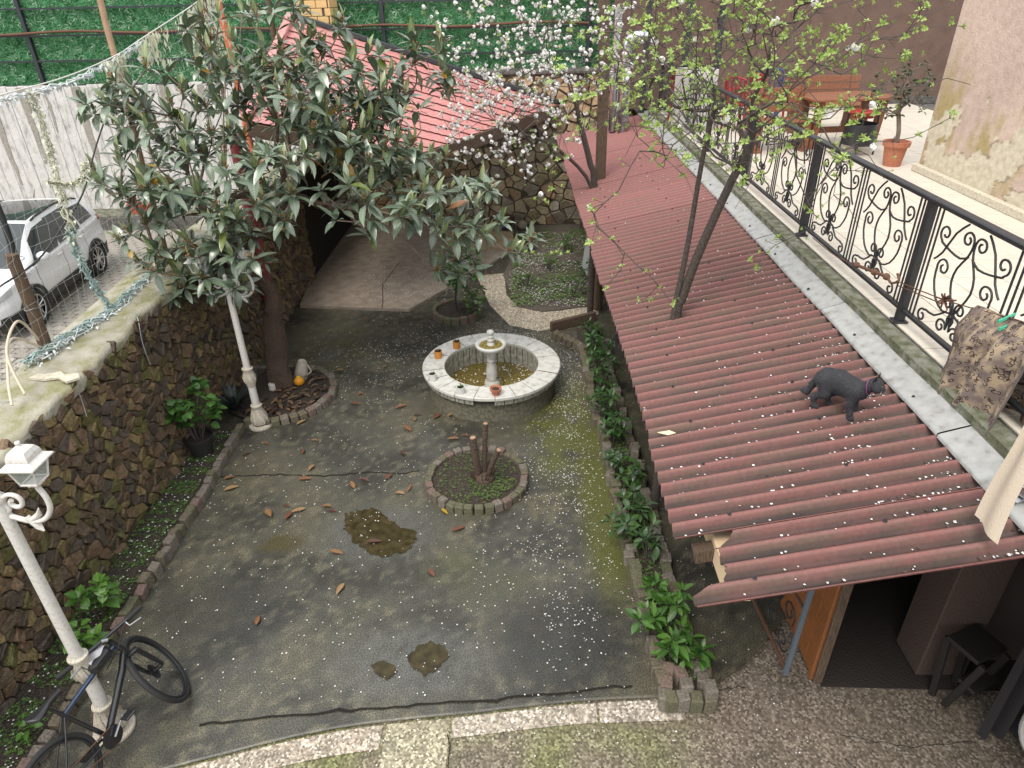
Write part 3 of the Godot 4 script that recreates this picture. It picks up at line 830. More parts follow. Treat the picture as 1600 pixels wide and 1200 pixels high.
	while z > -7.45:
		var l := rr(0.10, 0.16)
		var x := -3.70 - 0.05 * smoothstep(-6.0, -7.4, z)
		brick(kb, V(x + rr(-0.012, 0.012), -0.02, z - l / 2), V(0.085, rr(0.12, 0.165), l - 0.014), rr(-0.12, 0.12), rr(-0.1, 0.1))
		z -= l
	# the street beyond the wall, paved piece by piece
	b = MB.new()
	b.quad(V(-30, 0.01, 12), V(-4.6, 0.01, 12), V(-4.6, 0.01, -16.9), V(-30, 0.01, -16.9))
	struct("street_bedding", b, mats.dark_mortar)
	var st := Node3D.new()
	st.name = "street"
	add_child(st); st.set_meta("kind", "structure")
	var pm: Array[ArrayMesh] = []
	for k in 3:
		var h := MB.new()
		var ring := []
		for s in 8:       # a fan shaped stone: round at one end, hollowed at the other
			var pr: Vector2 = [Vector2(-0.5, -0.32), Vector2(-0.22, -0.5), Vector2(0.22, -0.5), Vector2(0.5, -0.32), Vector2(0.5, 0.36), Vector2(0.24, 0.2), Vector2(-0.24, 0.2), Vector2(-0.5, 0.36)][s]
			ring.append(pr * Vector2(0.224, 0.235))
		for s in 8:
			var p: Vector2 = ring[s]; var q: Vector2 = ring[(s + 1) % 8]
			var pi := p * 0.9; var qi := q * 0.9
			var yy := 0.045 + 0.004 * k
			h.quad(V(q.x, 0.01, q.y), V(p.x, 0.01, p.y), V(p.x, yy - 0.01, p.y), V(q.x, yy - 0.01, q.y))
			h.quad(V(q.x, yy - 0.01, q.y), V(p.x, yy - 0.01, p.y), V(pi.x, yy, pi.y), V(qi.x, yy, qi.y))
			h.tri(V(qi.x, yy, qi.y), V(pi.x, yy, pi.y), V(0, yy, 0))
		pm.append(h.mesh())
	var spots := []
	for r in 90:
		for q in 46:
			var p := V(-4.7 - q * 0.232 - (0.116 if r % 2 else 0.0), 0, -5.0 - r * 0.168)
			if p.z < -16.7 or p.x < -4.7 - (-p.z - 3.0) * 0.62 - 2.0: continue
			spots.append(p)
	spots.sort_custom(func(a, c): return a.distance_squared_to(V(-7.2, 0, -9.0)) < c.distance_squared_to(V(-7.2, 0, -9.0)))
	var rest := []
	for k in spots.size():
		var t := Transform3D(Basis(Vector3.UP, rr(-0.04, 0.04)) * Basis(V(1, 0, 0), rr(-0.015, 0.015)), (spots[k] as Vector3) + V(rr(-0.004, 0.004), rr(-0.003, 0.003), 0))
		if k < 290: shared("paving_stone", pm[k % 3], mats["paver_%d" % (rng.randi() % 3)], st, t)
		else: rest.append(t)
	many("paving_stones", pm[0].duplicate(), mats.paver_1, rest, [], st)

# ---------------------------------------------------------------- walls and the back of the yard
func wall_top(z: float) -> float:
	return 1.80 + 0.055 * clampf(-z - 4.2, 0, 4)
func stone_wall_left() -> void:
	var w := thing("stone_retaining_wall", "tall rough wall of dark brown stones along the left side of the yard", "wall", V(-4.5, 0, -7))
	var core := MB.new()
	for k in 24:
		var z0 := -1.9 - k * 0.6
		core.bx(-4.85, -4.2, -0.1, wall_top(z0) - 0.06, z0, z0 - 0.6)
	part("wall_core", core, mats.dark_mortar, w, true)
	var r := RandomNumberGenerator.new()
	r.seed = 11
	var t := Transform3D(Basis(V(0, 0, -1), V(0, 1, 0), V(1, 0, 0)), V(-4.2, 0.0, -2.4))
	var list := cells(10.4, 2.02, 0.112, 0.07, 5, 0.40)
	var order := []
	for poly: PackedVector2Array in list:
		var ce := Vector2.ZERO
		for p in poly: ce += p
		ce /= poly.size()
		if ce.y > wall_top(-2.4 - ce.x) + 0.02: continue
		order.append([V(-4.2, ce.y, -2.4 - ce.x).distance_to(V(0, 5, 0)) + (3.0 if ce.x < 0.7 else 0.0), poly])
	order.sort_custom(func(a, b): return a[0] < b[0])
	var rest: Array[MB] = []
	for k in 5: rest.append(MB.new())
	for k in order.size():
		var m: int = [0, 1, 0, 3, 2, 1, 4, 3][r.randi() % 8]
		if k < 298:
			var b := MB.new()
			stone(b, t, order[k][1], 0.004, 0.038, r)
			part("stone", b, mats["wet_stone_%d" % m], w, true)
		else: stone(rest[m], t, order[k][1], 0.004, 0.038, r)
	for k in 5: stuff(part("stones", rest[k], mats["wet_stone_%d" % k], w, true))
	# mossy concrete on top, its edge broken
	var cap := MB.new()
	var nz := noise(77, 0.09)
	cap.grid(7, 130, func(u, v):
		var z = -1.9 - 14.2 * v
		var y := wall_top(z) + 0.06
		var xf := -4.16 + 0.09 * nz.get_noise_2d(z * 14, 3.0) + 0.05 * nz.get_noise_2d(z * 50, 9.0)
		var xs := [xf - 0.02, xf, xf - 0.02, xf - 0.2, -4.62, -4.83, -4.86, -4.86]
		var ys := [-0.14, -0.06, 0.0, 0.012, 0.02, 0.0, -0.03, -0.5]
		var k := int(round(u * 7))
		return V(xs[k], y + ys[k] + 0.012 * nz.get_noise_2d(z * 20, k * 30.0), z))
	part("coping", cap, mats.coping, w, true)
	var flake := MB.new()
	flake.prism(T(V(-4.30, wall_top(-5.6) + 0.072, -5.42), Basis(V(1, 0, 0), V(0, 0, -1), V(0, 1, 0))), PackedVector2Array(v2([-0.28, -0.02, -0.12, -0.05, 0.0, -0.02, 0.12, -0.1, 0.2, -0.02, 0.14, 0.06, 0.02, 0.04, -0.05, 0.1, -0.16, 0.05, -0.24, 0.06])), 0.0, 0.02)
	part("broken_mortar", flake, mats.peeled, w, true, "pale broken flake of mortar on the coping")

func back_walls() -> void:
	var w := thing("back_stone_wall", "yellowish brown stone wall closing the far end of the yard", "wall", V(-1, 0, -16.5))
	var core := MB.new()
	core.bx(-4.8, 2.6, -0.1, 3.34, -16.75, -16.3)
	part("wall_core", core, mats.pale_mortar, w, true)
	var r := RandomNumberGenerator.new()
	r.seed = 12
	var t := Transform3D(Basis(), V(-4.7, 0.0, -16.3))
	var rest := MB.new()
	var n := 0
	for poly in cells(7.2, 3.32, 0.25, 0.15, 6, 0.38):
		var b := MB.new()
		stone(b, t, poly, 0.011, 0.045, r)
		n += 1
		if n < 296: part("stone", b, mats["pale_stone_%d" % (r.randi() % 4)], w, true)
		else: stone(rest, t, poly, 0.018, 0.045, r)
	if rest.v.size(): stuff(part("stones", rest, mats.pale_stone_1, w, true))
	var cap := MB.new()
	cap.bx(-4.8, 2.6, 3.34, 3.42, -16.8, -16.24, 0.02)
	part("coping", cap, mats.concrete_dark, w, true)
	# board marked grey concrete wall beyond the street
	var g := thing("grey_concrete_wall", "weathered pale grey concrete wall with board marks and dark streaks behind the white car", "wall", V(-12, 0, -17.1))
	core = MB.new()
	core.bx(-24, -4.8, -0.1, 3.2, -17.3, -16.93)
	part("wall_core", core, mats.concrete_dark, g, true)
	var x := -23.0
	while x < -5.0:
		var b := MB.new()
		var top := 3.22 + 0.02 * sin(x * 3.1) + rr(-0.02, 0.02)
		b.bx(x + 0.004, x + 0.266, 0.0, top, -16.95, -16.89 + rr(-0.006, 0.006), 0.006)
		part("board_panel", b, mats.grey_wall, g, true)
		x += 0.27
	for q in [[-12.4, 2.2, 0.22], [-11.6, 1.7, 0.2], [-11.05, 1.0, 0.1], [-10.3, 2.3, 0.24], [-9.6, 1.3, 0.1], [-9.0, 1.9, 0.14], [-8.3, 1.2, 0.12], [-7.4, 1.6, 0.16]]:
		var s := MB.new()
		var pl := PackedVector2Array()
		for k in 12: pl.append(Vector2(q[0] - q[2] * (0.5 - 0.035 * k) + rr(-0.02, 0.02), 3.2 - q[1] * k / 11.0))
		for k in 12: pl.append(Vector2(q[0] + q[2] * (0.5 - 0.035 * (11 - k)) + rr(-0.02, 0.02), 3.2 - q[1] * (11 - k) / 11.0))
		s.prism(T(V(0, 0, 0)), pl, -16.9, -16.878)
		part("stain", s, mats.streak, g, true)
	var l := thing("wall_ledge", "low mossy concrete ledge along the foot of the grey wall", "ledge", V(-8, 0, -16.6))
	var lb := MB.new()
	lb.bx(-13, -4.9, 0, 0.36, -16.88, -16.15, 0.02)
	part("ledge_block", lb, mats.concrete_dark, l, true)
	lb = MB.new()
	lb.bx(-13, -4.9, 0.362, 0.38, -16.87, -16.18, 0.006)
	part("moss_top", lb, mats.moss_edge, l, true)
	# flower boxes on it
	for q in [[-9.35, 0.62, C(.55, .10, .05), "orange plastic flower box with dry stems on the ledge of the grey wall"], [-8.55, 0.36, C(.03, .17, .17), "small teal plant pot on the ledge of the grey wall, beside the orange box"]]:
		var f := thing("flower_box", q[3], "flower box", V(q[0], 0.38, -16.45))
		var b := MB.new()
		var lw: float = q[1]
		b.lathe(Transform3D(Basis(V(lw / 0.4, 0, 0), V(0, 1, 0), V(0, 0, 0.7)), V(0, 0, 0)), [Vector2(0.001, 0), Vector2(0.15, 0), Vector2(0.19, 0.2), Vector2(0.215, 0.2), Vector2(0.215, 0.24), Vector2(0.18, 0.24), Vector2(0.17, 0.18), Vector2(0.001, 0.18)], 20)
		part("box", b, mat("plastic_" + str(q[0]), q[2], 0.5), f)
		b = MB.new()
		for k in 16:
			var p := V(rr(-lw, lw) * 0.38, 0.17, rr(-0.08, 0.08))
			var e := p + V(rr(-0.12, 0.12), rr(0.15, 0.42), rr(-0.1, 0.1))
			b.tube([p, p.lerp(e, 0.5) + V(rr(-0.03, 0.03), 0.02, 0), e], 0.008, 4)
		part("stems", b, mats.rust if lw > 0.5 else mats.twig_plum, f)
	# artificial hedge on a frame
	var h := thing("artificial_hedge_fence", "long green artificial hedge fence on a dark frame above the back walls", "fence", V(-8, 3.2, -17.25))
	var hb := MB.new()
	hb.grid(180, 40, func(u, v): return V(-24 + 27.5 * u, 2.9 + 3.2 * v, -17.3 + 0.03 * sin(u * 610.0) * cos(v * 90.0) + 0.02 * sin(u * 233.0 + v * 50.0)))
	part("hedge_panel", hb, mats.hedge_green, h, true)
	var bl := MB.new()
	bl.tri(V(-0.011, 0, 0), V(0.011, 0, 0), V(0.0, 0.075, 0.05))
	bl.tri(V(-0.009, 0, 0), V(0.009, 0, 0), V(0.05, 0.04, 0.06))
	bl.tri(V(-0.009, 0, 0), V(0.009, 0, 0), V(-0.045, 0.03, 0.055))
	var ts := []; var cs := []
	for k in 42000:
		var p := V(rr(-16.5, 3.2), rr(3.0, 5.9), -17.3) - h.position
		ts.append(Transform3D(Basis(V(0, 0, 1), rr(-3, 3)).scaled(V(1.3, 1.3, 1.3) * rr(0.7, 1.3)), p))
		var q := rng.randf()
		cs.append(C(.05, .20, .08).lerp(C(.18, .50, .24), q) if q < 0.84 else C(.52, .70, .52))
	many("hedge_needles", bl.mesh(), mats.blade, ts, cs, h)
	for y in [3.2, 3.72, 4.24, 4.78]:
		var b := MB.new()
		b.bx(-24, 3.5, y - 0.018, y + 0.018, -17.21, -17.16)
		part("rail", b, mats.dark_rail, h, true)
	for xx in [-19.0, -15.1, -11.2, -7.2, -3.1, 1.5]:
		var b := MB.new()
		b.bx(xx - 0.04, xx + 0.04, 2.9, 6.2, -17.25, -17.15)
		part("post", b, mats.dark_rail, h, true)
	var pipe := MB.new()
	var pts := []
	for k in 40: pts.append(V(-18 + k * 0.5, 4.3 + 0.03 * sin(k * 0.9), -17.08))
	pipe.tube(pts, 0.028, 8)
	solo("rusty_pipe", pipe, mats.rust, "long thin brown pipe running across the green hedge fence", "pipe")
	# the pink roof at the far left of the yard
	var rf := thing("pink_roofed_shelter", "open shelter with a sloping pink metal tile roof over the brown slab", "shelter", V(-3, 0, -13))
	var R1 := V(-4.78, 4.57, -16.0); var R0 := V(-4.02, 3.42, -10.5); var E1 := V(0.80, 2.75, -16.25); var E0 := V(-1.62, 2.75, -11.25)
	for k in 13:
		var b := MB.new()
		var t0 := k / 13.0; var t1 := (k + 1.12) / 13.0
		b.grid(110, 4, func(u, v):
			var tt := lerpf(t0, t1, v)
			var a := R1.lerp(R0, tt); var e := E1.lerp(E0, tt)
			var p := a.lerp(e, u)
			var wav := absf(fposmod(u * 26.0, 1.0) - 0.5) * 0.03
			return p + V(0, 0.026 * v + wav - 0.04, 0.05 * v * absf(fposmod(u * 26.0, 1.0) - 0.5)))
		part("tile_row", b, mats.pink_roof, rf, true)
	var under := MB.new()
	under.quad(R1 - V(0, .12, 0), R0 - V(0, .12, 0), E0 - V(0, .12, 0), E1 - V(0, .12, 0))
	part("roof_underside", under, mats.old_wood, rf, true)
	for e in [[R1, R0, 0.16], [R1, E1, 0.14]]:
		var b := MB.new()
		b.bar((e[0] as Vector3) + V(0, 0.03, 0), (e[1] as Vector3) + V(0, 0.03, 0), e[2], 0.1, 0.015)
		part("verge_flashing", b, mats.pink_roof if e[2] > 0.15 else mats.dark_rail, rf, true)
	var f := MB.new()
	f.bar(E0 + V(0.02, -0.14, 0), E1 + V(0.02, -0.14, 0), 0.05, 0.24, 0.01)
	part("fascia", f, mats.old_wood, rf, true)
	f = MB.new()
	f.bar(R0 + V(0, -0.15, 0.05), E0 + V(0, -0.15, 0.05), 0.05, 0.2, 0.01)
	part("fascia", f, mats.old_wood, rf, true)
	for q in [[-4.06, -9.98, 3.3], [-1.75, -11.5, 2.62]]:
		if q[0] > -3: continue
		var b := MB.new()
		b.lathe(T(V(q[0], 0, q[1])), [Vector2(0.085, 0.2), Vector2(0.085, q[2]), Vector2(0.001, q[2])], 16)
		part("post", b, mats.red_post, rf, true, "dark red round post")
		b = MB.new()
		b.lathe(T(V(q[0], 0, q[1])), [Vector2(0.13, 0), Vector2(0.15, 0.03), Vector2(0.13, 0.22), Vector2(0.088, 0.24)], 16)
		part("post_base", b, mats.worn_white, rf, true)
	var ch := thing("brick_chimney", "square chimney of pale yellow bricks rising behind the pink roof", "chimney", V(-4.35, 3.9, -16.55))
	core = MB.new()
	core.bx(-0.33, 0.33, -0.6, 1.5, -0.33, 0.33)
	part("chimney_core", core, mats.pale_mortar, ch)
	for row in 10:
		var y := -0.1 + row * 0.15
		for side in 4:
			var bs := Basis(Vector3.UP, side * PI / 2)
			for k in 3:
				var b := MB.new()
				var xx := -0.24 + k * 0.24 + (0.06 if row % 2 else -0.06)
				var wd := 0.228
				if xx + wd / 2 > 0.35: wd = 0.12; xx = 0.29
				if xx - wd / 2 < -0.35: wd = 0.12; xx = -0.29
				b.box(Transform3D(bs, bs * V(xx, y + 0.07, 0.335)), V(wd, 0.138, 0.03), 0.006)
				part("brick", b, mats.yellow_brick, ch)

# ---------------------------------------------------------------- fountain and beds
func fountain() -> void:
	var f := thing("stone_fountain", "round white marble fountain with a small pedestal bowl in the middle of the yard", "fountain", V(-0.47, 0, -8.47))
	var b := MB.new()
	b.lathe(T(V(0, 0, 0)), [Vector2(0.90, 0), Vector2(0.89, 0.27), Vector2(0.80, 0.30), Vector2(0.72, 0.30)], 64)
	part("outer_drum", b, mats.fountain_base, f)
	b = MB.new()
	b.lathe(T(V(0, 0, 0)), [Vector2(0.70, 0.37), Vector2(0.70, 0.02)], 64)
	part("inner_drum", b, mats.fountain_base, f)
	b = MB.new()
	b.grid(30, 12, func(u, v): return V(cos(-u * TAU) * 0.69 * v, 0.06 + 0.02 * yard_m.get_noise_2d(cos(u * TAU) * v * 60, sin(u * TAU) * v * 60), sin(-u * TAU) * 0.69 * v))
	part("basin_floor", b, mats.basin_bottom, f)
	b = MB.new()
	b.lathe(T(V(0, 0.07, 0)), [Vector2(0.69, 0), Vector2(0.001, 0.0)], 40)
	part("water", b, mat("basin_water", C(.16, .12, .03), 0.05, {"alpha": 0.25}), f)
	var n := 22
	for k in n:          # rim slabs
		var a0 := TAU * (k + 0.2) / n + 0.0045; var a1 := TAU * (k + 1.2) / n - 0.0045
		var s := MB.new()
		var dy := rr(-0.003, 0.003)
		var prof := [Vector2(0.668, 0.365), Vector2(0.664, 0.405), Vector2(0.672, 0.412), Vector2(0.965, 0.412), Vector2(0.975, 0.404), Vector2(0.975, 0.368), Vector2(0.86, 0.365)]
		var ring := func(a: float, p: Vector2) -> Vector3: return V(cos(a) * p.x, p.y + dy, sin(a) * p.x)
		for j in prof.size() - 1:
			for q in 3:
				var b0 := lerpf(a0, a1, q / 3.0); var b1 := lerpf(a0, a1, (q + 1) / 3.0)
				s.quad(ring.call(b0, prof[j + 1]), ring.call(b0, prof[j]), ring.call(b1, prof[j]), ring.call(b1, prof[j + 1]))
		part("rim_slab", s, mats.marble, f)
	n = 40
	for k in n:          # upright tiles inside
		var a := TAU * k / n
		var s := MB.new()
		s.box(Transform3D(Basis(V(-sin(a), 0, cos(a)), V(0, 1, 0), V(-cos(a), 0, -sin(a))), V(cos(a) * 0.685, 0.21, sin(a) * 0.685)), V(TAU * 0.68 / n - 0.013, 0.31, 0.02), 0.003)
		part("inner_tile", s, mats.stained_marble, f)
	n = 44
	for k in n:          # short tiles below the rim, some missing in front
		var a := TAU * k / n
		if a > 1.5 and a < 1.84: continue
		var s := MB.new()
		s.box(Transform3D(Basis(V(sin(a), 0, -cos(a)), V(0, 1, 0), V(cos(a), 0, sin(a))), V(cos(a) * 0.93, 0.325, sin(a) * 0.93)), V(TAU * 0.93 / n - 0.012, 0.085, 0.025), 0.003)
		part("apron_tile", s, mats.stained_marble, f)
	b = MB.new()
	b.lathe(T(V(0, 0, 0)), [Vector2(0.11, 0.04), Vector2(0.11, 0.10), Vector2(0.085, 0.13), Vector2(0.075, 0.15), Vector2(0.085, 0.17), Vector2(0.078, 0.19), Vector2(0.082, 0.25), Vector2(0.072, 0.36), Vector2(0.058, 0.44), Vector2(0.07, 0.46), Vector2(0.058, 0.475), Vector2(0.066, 0.52), Vector2(0.085, 0.60), Vector2(0.09, 0.63), Vector2(0.06, 0.64)], 24, 0.5)
	part("pedestal", b, mats.marble, f)
	b = MB.new()
	b.lathe(T(V(0, 0, 0)), [Vector2(0.05, 0.62), Vector2(0.14, 0.635), Vector2(0.20, 0.665), Vector2(0.222, 0.70), Vector2(0.215, 0.725), Vector2(0.195, 0.73), Vector2(0.17, 0.705), Vector2(0.14, 0.685), Vector2(0.001, 0.68)], 32, 0.4)
	part("bowl", b, mats.marble, f)
	b = MB.new()
	b.lathe(T(V(0, 0, 0)), [Vector2(0.165, 0.70), Vector2(0.001, 0.702)], 28)
	part("bowl_moss", b, mats.basin_bottom, f)
	b = MB.new()
	b.lathe(T(V(0, 0, 0)), [Vector2(0.055, 0.69), Vector2(0.05, 0.73), Vector2(0.032, 0.745), Vector2(0.05, 0.765), Vector2(0.052, 0.785), Vector2(0.036, 0.80), Vector2(0.048, 0.82), Vector2(0.046, 0.84), Vector2(0.03, 0.85), Vector2(0.042, 0.862), Vector2(0.054, 0.89), Vector2(0.045, 0.915), Vector2(0.001, 0.925)], 20, 0.5)
	part("finial", b, mats.marble, f)
	b = MB.new()
	var arc := []
	for k in 14:
		var a := -0.6 + 3.6 * k / 13.0
		arc.append(V(0.10 + 0.075 * sin(a), 0.13 + 0.075 * cos(a) * 1.1, 0.06))
	b.tube(arc, 0.006, 6)
	part("hose", b, mats.black_iron, f)
	# pots standing on the rim
	var pots := [[-1.24, -8.65, 0.05, 0.09, C(.55, .22, .035), "orange pot on the fountain rim, the one further left of two", 1], [-1.0, -8.95, 0.05, 0.09, C(.52, .21, .04), "orange pot at the back of the fountain rim, right of the other orange pot", 1], [-1.25, -8.0, 0.05, 0.085, C(.62, .61, .58), "white pot with a grey succulent at the left end of the fountain rim", 2], [-0.84, -7.64, 0.05, 0.085, C(.66, .65, .63), "white pot with a green succulent on the front of the fountain rim", 3], [-0.38, -7.60, 0.055, 0.085, C(.42, .15, .085), "terracotta pot with bare soil at the front of the fountain rim", 0]]
	for q in pots:
		var pt := thing("small_plant_pot", q[5], "plant pot", V(q[0], 0.412, q[1]), 0.0, "small pots on the fountain rim")
		var r: float = q[2] * 1.25; var h: float = q[3] * 1.2
		b = MB.new()
		if q[6] == 0: b.lathe(T(V(0, 0, 0)), [Vector2(0.001, 0), Vector2(r * 0.68, 0), Vector2(r * 0.92, h * 0.68), Vector2(r * 1.1, h * 0.7), Vector2(r * 1.15, h), Vector2(r, h), Vector2(r * 0.9, h * 0.85), Vector2(0.001, h * 0.85)], 20)
		else: b.lathe(T(V(0, 0, 0)), [Vector2(0.001, 0), Vector2(r * 0.86, 0), Vector2(r * 0.9, h), Vector2(r * 0.78, h), Vector2(r * 0.76, h * 0.85), Vector2(0.001, h * 0.85)], 20)
		part("pot", b, mat("pot_" + str(q[0]), q[4], 0.55), pt)
		b = MB.new()
		b.lathe(T(V(0, h * 0.87, 0)), [Vector2(r * 0.75, 0), Vector2(0.001, 0.006)], 12)
		part("potting_soil", b, mats.soil, pt)
		if q[6] > 0:
			b = MB.new()
			for k in 26:
				b.col = [C(.02, .02, .015), C(.05, .075, .03), C(.17, .19, .17), C(.08, .2, .04)][q[6]] * rr(0.7, 1.2)
				var a := rr(0, TAU); var e := rr(0.2, 1.3)
				b.leaf(T(V(cos(a), 0, sin(a)) * r * rr(0, 0.5) + V(0, h * 0.85, 0), along(V(cos(a) * cos(e), sin(e), sin(a) * cos(e)))), rr(0.025, 0.05), 0.016, 0.1, 0.3, 2)
			part("succulent", b, mats.plantleaf, pt)

func ring_bed(called: String, label: String, at: Vector3, r: float, n: int, from: float, to: float, h: float, wdt: float, soil_r := -1.0) -> Node3D:
	var o := thing(called, label, "flower bed", at)
	for k in n:
		var a := lerpf(from, to, (k + 0.5) / n)
		brick(o, at + V(cos(a) * r, -0.03, sin(a) * r), V(wdt, h + 0.03 + rr(-0.01, 0.015), (to - from) / n * r - 0.012), -a, 0.0)
	var b := MB.new()
	var sr := r - wdt * 0.4 if soil_r < 0 else soil_r
	b.grid(40, 8, func(u, v): return V(cos(-u * TAU) * sr * v, h * 0.55 + 0.02 * (1 - v) + 0.02 * yard_m.get_noise_2d(cos(u * TAU) * v * 80 + at.x * 50, sin(u * TAU) * v * 80), sin(-u * TAU) * sr * v))
	part("bed_soil", b, mats.soil, o)
	return o
# small low leaves scattered over an area given by a point sampler
func cover(called: String, label: String, n: int, sampler: Callable, c0: Color, c1: Color, size: float, parent: Node3D = null) -> void:
	var b := MB.new()
	for k in 3:
		var a := TAU * k / 3.0
		b.leaf(T(V(0, 0, 0), along(V(cos(a), 0.5, sin(a)))), 1.0, 0.6, 0.3, 0.2, 2)
	var ts := []; var cs := []
	for k in n:
		var p: Vector3 = sampler.call()
		ts.append(Transform3D(Basis(Vector3.UP, rr(0, TAU)).scaled(V(1, 1, 1) * size * rr(0.5, 1.4)), p - (parent.position if parent else Vector3.ZERO)))
		cs.append(c0.lerp(c1, rng.randf()))
	var o := many(called, b.mesh(), mats.smallleaf, ts, cs, parent)
	if parent == null: tag(o, label, "ground cover")
func beds() -> void:
	var rb := ring_bed("round_cobble_bed", "round cobble ringed bed holding the cut stump and weeds before the fountain", V(-0.57, 0, -6.31), 0.56, 32, 0, TAU, 0.1, 0.085)
	cover("bed_weeds", "", 900, func():
		var a := rr(0, TAU); var r := sqrt(rng.randf()) * 0.48
		var p := V(-0.57 + cos(a) * r, 0.075, -6.31 + sin(a) * r)
		if yard_m.get_noise_2d(p.x * 60, p.z * 60) < -0.05: p = V(-0.42 + cos(a) * r * 0.5, 0.08, -6.15 + sin(a) * r * 0.5)
		return p, C(.05, .09, .02), C(.14, .22, .05), 0.016, rb)
	# cut stump
	var st := thing("pruned_stump", "stump of a shrub cut back to three bare stems in the round cobble bed", "stump", V(-0.5, 0.06, -6.28))
	for q in [[V(-0.03, 0, 0), V(-0.06, 0.3, 0.05), V(-0.085, 0.62, 0.05), 0.038], [V(0.02, 0, -0.02), V(0.035, 0.4, -0.04), V(0.055, 0.74, -0.05), 0.03], [V(0.05, 0, 0.02), V(0.1, 0.22, 0.07), V(0.20, 0.50, 0.12), 0.03]]:
		var b := MB.new()
		b.tube(curve([q[0], q[1], q[2]], 5), q[3], 10)
		part("stem", b, mats.bark_loquat, st)
		b = MB.new()
		var d := ((q[2] as Vector3) - (q[1] as Vector3)).normalized()
		b.tube([(q[2] as Vector3) + d * 0.001, (q[2] as Vector3) + d * 0.006], q[3] * 0.85, 10)
		part("cut_face", b, mats.tan_wood, st)
	var lump := MB.new()
	lump.ball(T(V(0.02, 0.02, 0.02), Basis.from_scale(V(0.13, 0.09, 0.11))), 14, 8)
	for k in 34:
		var a := rr(0, TAU)
		lump.tube([V(cos(a) * 0.1, 0.02, sin(a) * 0.1), V(cos(a) * 0.16, rr(0.08, 0.2), sin(a) * 0.15)], 0.005, 4)
	part("root_crown", lump, mats.bark_loquat, st)
	# ring about the small shrub
	ring_bed("small_brick_ring", "small ring of dark bricks round the young shrub beyond the fountain", V(-1.18, 0, -11.05), 0.42, 18, 0, TAU, 0.12, 0.08)
	# bed about the loquat
	var lb := ring_bed("loquat_bed", "curved cobble bed with dark soil under the big loquat tree", V(-3.5, 0, -8.3), 0.75, 24, -1.9, 1.9, 0.1, 0.1, 0.72)
	for k in 5: brick(lb, V(-3.75 - 0.11 * k, -0.03, -8.97), V(0.1, 0.15, 0.09), rr(-0.2, 0.2))
	# long brick planter
	var pl := thing("brick_planter", "long narrow planter edged with mossy bricks along the red roofed annex", "planter", V(1.15, 0, -7))
	var b := MB.new()
	b.grid(8, 60, func(u, v):
		var z := lerpf(-3.45, -10.35, v)
		return V(lerpf(planter_x(z, 0) - 0.02, planter_x(z, 1) + 0.02, u), 0.075 + 0.02 * yard_m.get_noise_2d(u * 70, z * 60), z))
	part("bed_soil", b, mats.soil, pl, true)
	for side in 2:
		var z := -3.38
		while z > -9.75:
			var l := rr(0.1, 0.15)
			if z - l < -9.75: break
			var big := rng.randf() < 0.25
			brick(pl, V(planter_x(z - l / 2, side) + rr(-0.025, 0.025), -0.03, z - l / 2), V(rr(0.09, 0.12), 0.16 + (0.07 if big else 0.0) + rr(-0.02, 0.02), l - 0.012), rr(-0.2, 0.2), rr(-0.12, 0.12), [1, 1, 0, 0, 3][rng.randi() % 5] if side == 0 else [0, 3, 3, 1][rng.randi() % 4])
			z -= l
	for k in 6:
		var a := k / 5.0
		brick(pl, V(lerpf(0.90, 0.50, a), -0.02, lerpf(-9.55, -10.05, pow(a, 0.8))), V(0.13, 0.15, 0.1), 0.7 + 0.2 * a, 0.25, 0)
	b = MB.new()
	b.bar(V(0.44, 0.09, -10.3), V(1.22, 0.09, -10.72), 0.07, 0.18, 0.01)
	part("timber_edge", b, mats.old_wood, pl, true)
	for k in 4: brick(pl, V(1.14 + 0.1 * k, -0.03, -3.43), V(0.098, 0.15 + rr(0, 0.03), 0.11), rr(-0.15, 0.15), 0, [1, 3, 1, 0][k])
	for q in [[1.12, 0.02, -3.56, 2], [1.24, 0.05, -3.62, 2], [1.27, 0.05, -3.5, 3], [1.43, 0.02, -3.57, 3], [1.46, 0.0, -3.68, 0], [1.16, 0.02, -3.7, 2], [1.47, 0.02, -3.82, 3]]:
		brick(pl, V(q[0], q[1], q[2]), V(0.1, 0.13, 0.11), rr(-0.6, 0.6), rr(-0.2, 0.2), q[3])
func planter_x(z: float, side: int) -> float:
	var s := clampf((-z - 3.4) / 6.3, 0, 1)
	return lerpf(1.10, 0.885, s) if side == 0 else lerpf(1.46, 1.25, pow(s, 0.6))

